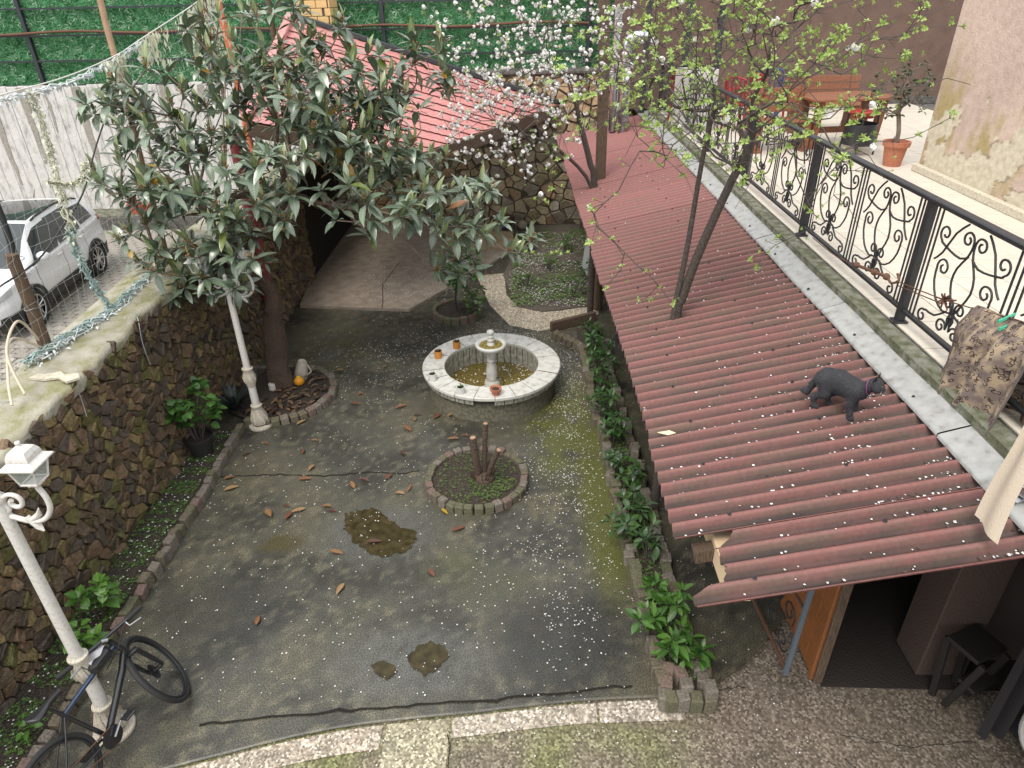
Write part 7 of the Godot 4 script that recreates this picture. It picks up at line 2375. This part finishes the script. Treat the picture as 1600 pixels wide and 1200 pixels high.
func terrace_things() -> void:
	var y := 2.725
	var o := thing("picnic_table", "reddish wooden garden table with scroll cut legs on the terrace", "table", V(4.98, y, -11.35), 0.12)
	for k in 5: plank_box(o, "plank", V(0, .73, -.32 + k * 0.16), V(1.35, 0.035, 0.15), mats.picnic_wood)
	for s in [-1.0, 1.0]:
		for q in [-1.0, 1.0]: plank_box(o, "leg", V(s * .5, .36, q * .2), V(0.10, 0.71, 0.1), mats.picnic_wood, 0, q * 0.12)
		plank_box(o, "cross_bar", V(s * .5, .67, 0), V(0.06, 0.06, 0.62), mats.picnic_wood)
	plank_box(o, "stretcher", V(0, .25, 0), V(1.0, 0.09, 0.035), mats.picnic_wood)
	o = thing("garden_bench", "reddish wooden bench with a slatted back at the left end of the garden table", "bench", V(3.95, y, -11.1), 0.12)
	for k in 3: plank_box(o, "seat_plank", V(0, .44, -.14 + k * 0.14), V(0.95, 0.03, 0.13), mats.picnic_wood)
	for s in [-1.0, 1.0]:
		for q in [-1.0, 1.0]: plank_box(o, "leg", V(s * .38, .21, q * .14), V(0.12, 0.42, 0.05), mats.picnic_wood)
		plank_box(o, "foot", V(s * .38, .02, 0), V(0.12, 0.04, 0.42), mats.picnic_wood)
		plank_box(o, "back_post", V(s * .42, .65, -.22), V(0.07, 0.5, 0.05), mats.picnic_wood, 0, -0.15)
	for k in 3: plank_box(o, "back_slat", V(0, .58 + k * 0.12, -.215 - k * 0.018), V(0.98, 0.10, 0.025), mats.picnic_wood, 0, -0.15)
	o = thing("garden_bench", "reddish wooden bench seen behind the garden table, mostly in shade", "bench", V(5.2, y, -12.6), 0.05)
	for k in 3: plank_box(o, "seat_plank", V(0, .44, -.14 + k * 0.14), V(1.3, 0.03, 0.13), mats.picnic_wood)
	for s in [-1.0, 1.0]: plank_box(o, "leg", V(s * .5, .21, 0), V(0.1, 0.42, 0.36), mats.picnic_wood)
	for k in 3: plank_box(o, "back_slat", V(0, .58 + k * 0.12, -.215), V(1.3, 0.10, 0.025), mats.picnic_wood, 0, -0.15)
	o = thing("fire_bowl_stand", "round red bowl on a black metal stand beside the wooden garden table", "bowl", V(5.05, y, -10.75))
	var b := MB.new()
	b.lathe(T(V(0, .5, 0)), [Vector2(0.001, 0), Vector2(.14, .02), Vector2(.22, .09), Vector2(.235, .1), Vector2(.2, .09), Vector2(.001, .03)], 28)
	part("bowl", b, mat("bowl_red", C(.36, .03, .035), 0.4), o)
	for k in 4:
		b = MB.new()
		var a := TAU * k / 4 + 0.4
		b.tube([V(cos(a) * .2, .56, sin(a) * .2), V(cos(a) * .24, 0, sin(a) * .24)], 0.014, 6)
		part("leg", b, mats.black_iron, o)
	b = MB.new()
	b.lathe(T(V(0, .14, 0)), [Vector2(.22, 0), Vector2(.22, .3), Vector2(.21, .3), Vector2(.21, 0)], 24)
	part("black_drum", b, mats.black_iron, o)
	plastic_chair(V(3.1, y, -13.9), 2.6, "red plastic chair behind the pale cabinet, further left of the red chairs", C(.30, .022, .022), "red")
	plastic_chair(V(3.9, y, -12.9), 2.2, "red plastic chair right of the pale cabinet", C(.30, .022, .022), "red")
	plastic_chair(V(4.45, y, -13.3), 1.9, "red plastic chair behind the slatted bench on the terrace", C(.30, .022, .022), "red")
	plastic_chair(V(4.75, y, -14.3), 2.9, "dark blue chair by the brown wall on the terrace", C(.03, .06, .2), "blue")
	o = thing("pale_cabinet", "pale grey cabinet standing on the terrace between the black posts", "cabinet", V(3.05, y, -13.0), 0.08)
	plank_box(o, "carcass", V(0, .5, 0), V(0.62, 1.0, 0.45), mat("cabinet", C(.50, .49, .47), 0.5))
	plank_box(o, "door", V(-.15, .5, .232), V(0.29, 0.92, 0.015), mats.cabinet)
	plank_box(o, "door", V(.15, .5, .232), V(0.29, 0.92, 0.015), mats.cabinet)
	for q in [[2.45, -14.9, "left of the three, by the steel flues"], [2.95, -13.6, "middle one of the three"], [3.5, -13.5, "right of the three, beside the pale cabinet"]]:
		b = MB.new()
		b.box(T(V(0, 1.5, 0)), V(0.1, 3.0, 0.1), 0.008)
		solo("pergola_post", b, mats.dark_rail, "tall black square post on the terrace, " + q[2], "post", V(q[0], y, q[1]), "black posts on the terrace")
	for q in [[2.0, -14.3, 4.0, "shorter one with a bent top", 0.1], [1.82, -14.5, 4.7, "taller one on the left", 0.085]]:
		b = MB.new()
		b.tube([V(0, 0, 0), V(0, q[2] - 2.5, 0)], q[4], 16)
		if q[2] < 4.5: b.tube(curve([V(0, q[2] - 2.5, 0), V(.03, q[2] - 2.36, 0), V(.16, q[2] - 2.28, 0), V(.35, q[2] - 2.28, 0)], 4), q[4], 16)
		for k in 3: b.tube([V(0, 0.3 + k * 0.45, 0), V(0, 0.34 + k * 0.45, 0)], q[4] + 0.008, 16)
		solo("steel_flue", b, mats.steel, "steel flue pipe at the far roof end, " + q[3], "pipe", V(q[0], 2.45, q[1]), "steel flue pipes")

func under_annex() -> void:
	# the open plank door
	var o := thing("plank_door", "open door of orange brown planks at the front of the annex under the roof", "door", V(2.36, 0, -3.66))
	var x := -0.02
	for k in 6: plank_box(o, "plank", V(0, 1.02, -.11 - k * 0.125), V(0.03, 2.0, 0.12), mats.orange_wood)
	plank_box(o, "edge_board", V(0.005, 1.02, -.03), V(0.06, 2.04, 0.05), mats.orange_wood)
	plank_box(o, "edge_board", V(0.03, 1.02, 0.015), V(0.07, 2.04, 0.03), mats.old_wood)
	for yy in [.3, 1.7]: plank_box(o, "ledge_board", V(.03, yy, -.4), V(0.025, 0.12, 0.72), mats.orange_wood)
	# iron gate folded back beside it
	o = thing("iron_gate", "narrow iron gate with scrolls standing open beside the plank door", "gate", V(2.14, 0, -3.70))
	var b := MB.new()
	b.bar(V(0, .02, 0), V(.02, 2.0, .04), 0.035, 0.035, 0.004)
	part("front_stile", b, mat("gate_blue", C(.11, .14, .17), 0.45), o)
	b = MB.new()
	b.bar(V(-.06, .06, -.8), V(-.04, 2.0, -.78), 0.03, 0.03, 0.004)
	part("back_stile", b, mats.gate_blue, o)
	for yy in [.08, .8, 1.9]:
		b = MB.new()
		b.bar(V(0, yy, 0), V(-.06, yy, -.8), 0.025, 0.025, 0.003)
		part("rail", b, mats.gate_blue if yy > 1 else mats.rust, o)
	for k in 6:
		b = MB.new()
		var pts := []
		for p in spiral(Vector2(-.13 - (k % 3) * 0.26, .3 + (k / 3) * 0.32), 0.11, k * 1.9, 1.3 if k % 2 else -1.3): pts.append(V(-.03, p.y, p.x))
		b.tube(curve(pts, 2), 0.008, 5)
		part("scroll", b, mats.black_iron, o)
	# things in the shade
	o = thing("dark_curtain", "dark heavy curtain hanging from the roof right of the pillar", "curtain", V(3.62, 0.03, -3.16))
	b = MB.new()
	b.grid(40, 14, func(u, v): return V(lerpf(-.22, .28, u), lerpf(0.02, 2.4, v), 0.05 * sin(u * 24.0) * (1.0 - 0.4 * v)))
	part("cloth", b, mat("curtain", C(.018, .016, .017), 0.95), o)
	o = thing("dark_stool", "dark wooden step stool in the shade between the pillar and the curtain", "stool", V(3.42, 0, -3.52), 0.4)
	plank_box(o, "seat", V(0, .62, 0), V(0.32, 0.04, 0.26), mats.shade_wood)
	plank_box(o, "step", V(0, .33, .12), V(0.28, 0.035, 0.14), mats.shade_wood)
	for s in [-1.0, 1.0]:
		plank_box(o, "leg", V(s * .13, .3, .1), V(0.04, 0.62, 0.05), mats.shade_wood, 0, 0.2)
		plank_box(o, "leg", V(s * .13, .3, -.1), V(0.04, 0.62, 0.05), mats.shade_wood, 0, -0.1)
	o = thing("round_tub", "round red tub with a thick white rolled rim at the lower right corner", "tub", V(3.86, 0.0, -2.92))
	var bs := Basis(V(0, 1, 0), -0.75) * Basis(V(1, 0, 0), 1.25)
	b = MB.new()
	b.lathe(Transform3D(bs, V(0, .3, 0)), [Vector2(.001, -.1), Vector2(.23, -.1), Vector2(.28, .03)], 36)
	part("inside", b, mat("tub_red", C(.10, .012, .018), 0.5), o)
	b = MB.new()
	b.lathe(Transform3D(bs, V(0, .3, 0)), [Vector2(.28, .03), Vector2(.30, .05), Vector2(.315, .03), Vector2(.31, -.05), Vector2(.26, -.12), Vector2(.001, -.12)], 36, 0.3)
	part("rim", b, mats.white_paint, o)
	# leaning board by the garden
	b = MB.new()
	b.box(Transform3D(Basis(V(0, 1, 0), 0.12) * Basis(V(0, 0, 1), -0.12), V(0, .45, 0)), V(0.03, 0.9, 1.15), 0.004)
	solo("leaning_board", b, mat("board_white", C(.52, .53, .54), 0.6), "large pale grey board leaning under the eave beside the garden soil", "board", V(1.33, 0.02, -12.75))

func small_things() -> void:
	# under the loquat
	var o := thing("ceramic_jug", "rough white ceramic jug with a broken neck leaning against the loquat trunk", "jug", V(-3.32, 0.06, -8.72), 0.0)
	o.rotation.z = -0.25
	var b := MB.new()
	b.lathe(T(V(0, 0, 0)), [Vector2(.001, 0), Vector2(.10, 0), Vector2(.105, .04), Vector2(.085, .18), Vector2(.065, .28), Vector2(.06, .29), Vector2(.045, .27), Vector2(.001, .2)], 20)
	part("body", b, mats.worn_white, o)
	b = MB.new()
	b.tube(curve([V(.09, .08, 0), V(.14, .15, 0), V(.07, .25, 0)], 4), 0.012, 6)
	part("handle", b, mats.worn_white, o)
	o = thing("garden_gnome_lamp", "small round orange yellow lantern on the soil beside the white jug", "lantern", V(-3.27, 0.06, -8.5))
	b = MB.new()
	b.ball(T(V(0, .07, 0), Basis.from_scale(V(.075, .068, .075))), 16, 10)
	part("globe", b, mat("orange_gloss", C(.66, .28, .015), 0.35), o)
	b = MB.new()
	b.lathe(T(V(0, .125, 0)), [Vector2(.035, 0), Vector2(.03, .02), Vector2(.001, .03)], 12)
	part("cap", b, mat("yellow_gloss", C(.7, .42, .03), 0.4), o)
	for q in [[-3.62, -8.38, .055, .1, "white cut off bucket like pot left of the loquat trunk"], [-3.62, -8.68, .035, .2, "small pointed white ornament behind the loquat trunk, left side"], [-3.38, -8.48, .03, .14, "slim white ornament between the trunk and the orange lantern"]]:
		b = MB.new()
		if q[3] < 0.12: b.lathe(T(V(0, 0, 0)), [Vector2(.001, 0), Vector2(q[2], 0), Vector2(q[2] * 1.02, q[3] * .9), Vector2(q[2] * .8, q[3]), Vector2(q[2] * .3, q[3]), Vector2(.001, q[3] * .95)], 18)
		else: b.lathe(T(V(0, 0, 0)), [Vector2(.001, 0), Vector2(q[2], 0), Vector2(q[2] * .95, q[3] * .5), Vector2(q[2] * .6, q[3] * .8), Vector2(.001, q[3])], 16)
		solo("white_ornament", b, mats.white_paint, q[4], "ornament", V(q[0], 0.07, q[1]))
	# cushion on the tan slab
	o = thing("rolled_cushion", "reddish brown rolled cushion lying on the tan slab against the back wall", "cushion", V(-0.5, 0.13, -15.75))
	b = MB.new()
	b.ball(T(V(0, .15, 0), Basis.from_scale(V(.34, .16, .17))), 20, 12)
	for k in b.v.size():
		var p := b.v[k]
		b.v[k] = V(clampf(p.x, -.29, .29), maxf(p.y, 0.03) - 0.03 * exp(-p.x * p.x * 60), p.z)
	part("cover", b, mat("cushion_brown", C(.12, .045, .04), 0.9), o)
	b = MB.new()
	b.ball(T(V(.02, .035, .12), Basis.from_scale(V(.24, .035, .09))), 16, 6)
	part("purple_cloth", b, mat("purple", C(.13, .03, .28), 0.8), o, false, "purple cloth under the cushion")
	b = MB.new()
	b.ball(T(V(0, .1, 0), Basis.from_scale(V(.12, .11, .12))), 12, 8)
	solo("grey_stone", b, mats.pale_stone_2, "round grey stone on the ground right of the rolled cushion", "stone", V(-0.02, 0.02, -15.85))
	b = MB.new()
	var ring := []
	for k in 24: ring.append(V(cos(TAU * k / 24) * .17, 0.012 * sin(TAU * k / 12), sin(TAU * k / 24) * .13))
	b.tube(ring, 0.012, 7, false, true)
	solo("orange_hose_coil", b, mat("hose_orange", C(.45, .16, .09), 0.6), "loop of faded orange hose in the lower left corner behind the bicycle", "hose", V(-3.62, 0.06, -2.72))

func litter() -> void:
	rng.seed = 901
	var pts := [[-2.36, -8.31], [-2.37, -8.03], [-2.74, -8.14], [-1.71, -7.96], [-1.46, -7.74], [-1.48, -7.63], [-1.19, -7.7], [-1.0, -7.73], [-1.55, -7.42], [-1.53, -6.88], [-0.93, -7.17], [-0.77, -7.23], [-3.0, -7.59], [-3.32, -7.11], [-3.5, -6.88], [-2.71, -7.16], [-2.79, -6.92], [-2.6, -6.58], [-2.61, -6.37], [-1.9, -6.33], [-2.02, -6.24], [-1.63, -6.4], [-1.45, -6.09], [-1.35, -6.17], [-2.69, -5.87], [-2.85, -5.75], [-2.62, -5.71], [-2.53, -5.8], [-2.24, -5.87], [-2.15, -5.79], [-0.9, -5.77], [-0.73, -5.49], [-1.8, -4.65], [-2.48, -4.29], [-1.59, -5.3], [-1.95, -5.14], [-0.94, -4.86], [-3.43, -6.2], [-3.53, -6.4], [-1.75, -9.4], [-2.8, -8.99], [-2.74, -10.83], [-2.15, -9.1]]
	var where := ["curled, by the dark damp spot below the loquat bed", "alone below the damp spot left of the fountain", "touching the loquat bed's cobbles", "largest of those left of the fountain's front", "pale, under the fountain's front left", "thin, left of the stump bed's back", "small, just below the fountain rim", "upright, behind the left stump", "narrow, between loquat bed and stump bed", "pale, left of the round stump bed", "long curved pale one behind the stump bed", "flat one behind the stump bed, right of the curved one", "dark, right of the farther lamp's foot", "small round, below the farther lamp", "pale, closest to the black pot", "tiny red one above the reddish pair", "big folded reddish one in the left middle", "on the long joint, centre left", "dark, just under the long joint", "largest dark red one below the joint", "smaller one touching the dark red leaf", "single upright one right of the dark red leaf", "pale folded one above the puddle", "tan one touching the pale folded leaf", "long tan one, topmost of the left trio", "tan one, leftmost of the left trio", "broad tan one, lowest of the left trio", "faint one right of the left trio", "yellowish one above left of the puddle", "brown one touching the yellowish leaf", "bright yellow, in front of the round stump bed", "tan upright one right of the puddle", "single orange one in the near middle", "single orange brown one at near left", "floating in the puddle", "dark thin one below the puddle's left end", "small pale one right of the puddle", "tan one by the kerb, right of the other", "small tan one nearest the brick kerb", "pale round one left of the fountain rim", "pair like tan one right of the loquat trunk", "dark one near the brown slab", "small tan one between slab and fountain"]
	for k in pts.size():
		var b := MB.new()
		var l := rr(0.11, 0.18) if k != 11 and k != 15 and k != 13 else 0.1
		var q := k % 5
		var c: Color = [C(.36, .19, .085), C(.22, .085, .045), C(.44, .27, .13), C(.30, .14, .06), C(.13, .055, .04)][q]
		var a := rr(0, TAU)
		b.col = c
		if k == 30: b.col = C(.6, .38, .03)
		b.leaf(T(V(-cos(a) * l / 2, 0.012, -sin(a) * l / 2), along(V(cos(a), rr(0.02, 0.12), sin(a)))), l, l * rr(0.32, 0.42), rr(-0.15, 0.25), rr(0.2, 0.7), 5)
		solo("fallen_leaf", b, mats.deadleaf, "%s fallen leaf, %s" % [["tan", "red brown", "pale tan", "orange brown", "dark brown"][q] if k != 30 else "yellow", where[k]], "fallen leaf", V(pts[k][0], 0.006, pts[k][1]), "fallen leaves on the yard")
	# litter in the loquat bed
	var ts := []; var cs := []
	var lm := leaf_mesh(0.2, 0.4, 0.38, 4)
	for k in 150:
		var a := rr(-1.9, 2.1); var r := sqrt(rng.randf()) * 0.66
		ts.append(Transform3D(along(V(rr(-1, 1), rr(-0.05, 0.2), rr(-1, 1))) * Basis.from_scale(V(1, 1, 1) * rr(0.06, 0.17)), V(-3.5 + cos(a) * r, 0.08 + rr(0, 0.02), -8.3 + sin(a) * r)))
		cs.append([C(.10, .05, .035), C(.2, .12, .08), C(.06, .035, .028), C(.28, .17, .10)][rng.randi() % 4])
	tag(many("leaf_litter", lm, mats.deadleaf, ts, cs), "brown dead leaves lying thick on the soil under the loquat", "leaf litter")
	# petals: small rounded chips
	var pb := MB.new()
	pb.quad(V(-.5, 0.05, -.35), V(-.35, 0, .5), V(.5, 0.08, .35), V(.35, 0, -.5))
	var pm := pb.mesh()
	var nn := noise(910, 0.12)
	ts = []
	var pc := []
	mat("petal_mix", C(1, 1, 1), 0.7, {"vc": true, "back": C(.3, .3, .3)})
	var n := 0
	while ts.size() < 5200:
		n += 1
		if n > 90000: break
		var x := rr(-3.65, 2.2); var z := rr(-2.2, -11.6)
		var w := 0.05
		w += 1.0 * spot(x, z, 0.62, -8.6, 0.5, 1.6) + 0.75 * spot(x, z, -0.2, -10.3, 0.9, 0.8) + 0.5 * spot(x, z, 0.5, -6.6, 0.7, 1.8) + 0.22 * spot(x, z, -1.4, -9.8, 1.0, 1.4) + 0.18 * spot(x, z, 0.4, -4.8, 0.8, 1.3) + 0.18 * spot(x, z, -2.4, -9.0, 1.0, 1.5)
		if x > 1.4 or z > -3.4: w = 0.05
		w *= clampf(0.9 + nn.get_noise_2d(x * 12, z * 12) * 1.5, 0.15, 2.0)
		if rng.randf() > w: continue
		if Vector2(x + 0.47, z + 8.47).length() < 0.93 or Vector2(x + 0.57, z + 6.31).length() < 0.6 or (x > planter_x(z, 0) - 0.05 and x < planter_x(z, 1) + 0.05 and z > -10.2 and z < -3.4): continue
		var yy := 0.012 if z < -3.5 or (x < 0.9 and z < -3.45) else -0.018
		ts.append(Transform3D(Basis(Vector3.UP, rr(0, TAU)) * Basis(V(1, 0, 0), rr(-0.3, 0.3)) * Basis.from_scale(V(1, 1, 1) * rr(0.006, 0.015)), V(x, yy, z)))
		pc.append(C(.80, .78, .76).lerp([C(.55, .47, .38), C(.72, .62, .60), C(.42, .38, .33)][rng.randi() % 3], pow(rng.randf(), 2.0)))
	tag(many("fallen_petals", pm.duplicate(), mats.petal_mix, ts, pc), "white petals strewn over the wet yard, thickest round the fountain", "petals")
	ts = []
	while ts.size() < 1300:
		var x := rr(-0.3, 1.5); var z := rr(-11.2, -15.5)
		if nn.get_noise_2d(x * 10, z * 10) < rr(-0.4, 0.4): continue
		ts.append(Transform3D(Basis(Vector3.UP, rr(0, TAU)) * Basis.from_scale(V(1, 1, 1) * rr(0.014, 0.025)), V(x, 0.06, z)))
	for k in 500: ts.append(Transform3D(Basis(Vector3.UP, rr(0, TAU)) * Basis.from_scale(V(1, 1, 1) * rr(0.014, 0.02)), V(rr(-3.2, -0.4), 0.056, rr(-11.6, -14.0))))
	tag(many("garden_petals", pm.duplicate(), mats.petal, ts, []), "white petals on the garden soil and the brown slab", "petals")
	ts = []
	var ds := []
	while ts.size() < 1500:
		var z := rr(-2.5, -12.0)
		var x := rr(0.9, 2.55)
		var w := 0.16 + 0.8 * smoothstep(1.7, 2.5, x)
		w *= clampf(0.5 + nn.get_noise_2d(x * 14, z * 20) * 2.0, 0.1, 1.6)
		if rng.randf() > w: continue
		var ph := roundf((z + 2.46 - PITCH / 2) / PITCH) * PITCH + PITCH / 2 - 2.46
		if rng.randf() < 0.86: z = ph + rr(-0.018, 0.018)
		if z > -2.66 and x < 1.12: continue
		if z < -2.55 and z > -2.98 and x < 1.22: continue
		ts.append(Transform3D(Basis(Vector3.UP, rr(0, TAU)) * Basis(V(0, 0, 1), 0.2) * Basis.from_scale(V(1, 1, 1) * rr(0.008, 0.017)), roof_xyz(x, z) + V(0, 0.011, 0)))
		if rng.randf() < 0.9 and x > 1.5: ds.append(Transform3D(Basis(Vector3.UP, rr(0, TAU)) * Basis.from_scale(V(rr(1, 2.6), 0.6, 1) * rr(0.009, 0.018)), roof_xyz(x + rr(-.05, .05), ph + rr(-0.02, 0.02)) + V(0, 0.01, 0)))
	tag(many("roof_petals", pm.duplicate(), mats.petal, ts, []), "white petals caught in the grooves of the red roof", "petals")
	tag(many("roof_litter", pm.duplicate(), mat("litter_brown", C(.07, .045, .035), 0.9), ds, []), "brown crumbs of litter in the grooves of the red roof", "litter")
	ts = []
	for k in 260: ts.append(Transform3D(Basis(Vector3.UP, rr(0, TAU)) * Basis.from_scale(V(1, 1, 1) * rr(0.010, 0.018)), V(rr(-4.15, -3.8), 0.085, rr(-2.6, -7.3))))
	tag(many("bed_petals", pm.duplicate(), mats.petal, ts, []), "white petals on the soil at the foot of the brown stone wall", "petals")
	ts = []
	for k in 420:
		var a := rr(0, TAU); var r := sqrt(rng.randf()) * 0.64
		if nn.get_noise_2d(cos(a) * r * 40, sin(a) * r * 40) < -0.05: continue
		ts.append(Transform3D(Basis(Vector3.UP, rr(0, TAU)) * Basis.from_scale(V(1, 1, 1) * rr(0.014, 0.026)), V(-0.47 + cos(a) * r, 0.10, -8.47 + sin(a) * r)))
	tag(many("basin_petals", pm.duplicate(), mats.petal, ts, []), "petals and scraps floating in the fountain basin", "petals")
	var bp := MB.new()
	bp.quad(V(-.07, 0, -.02), V(.0, 0.01, .03), V(.06, 0.015, .01), V(.02, 0.01, -.03))
	solo("dry_leaf_on_roof", bp, mat("cream_scrap", C(.68, .58, .36), 0.8), "pale cream scrap of dry leaf near the eave of the red roof", "leaf scrap", roof_xyz(1.00, -3.98) + V(0, 0.02, 0))

func _ready() -> void:
	rng.seed = 1
	setup()
	materials()
	brick_meshes()
	ground_setting()
	stone_wall_left()
	back_walls()
	annex()
	fountain()
	beds()
	loquat()
	plums()
	plants()
	lamp(V(-3.257, 0, -3.226), "nearer white lamp post with scroll arms and lanterns, a bicycle leaning on it", 0.0)
	lamp(V(-3.53, 0, -7.54), "farther white lamp post between the stone wall and the loquat bed", -0.3)
	bicycle()
	car()
	cat()
	poles_and_nets()
	laundry()
	terrace_things()
	under_annex()
	small_things()
	litter()
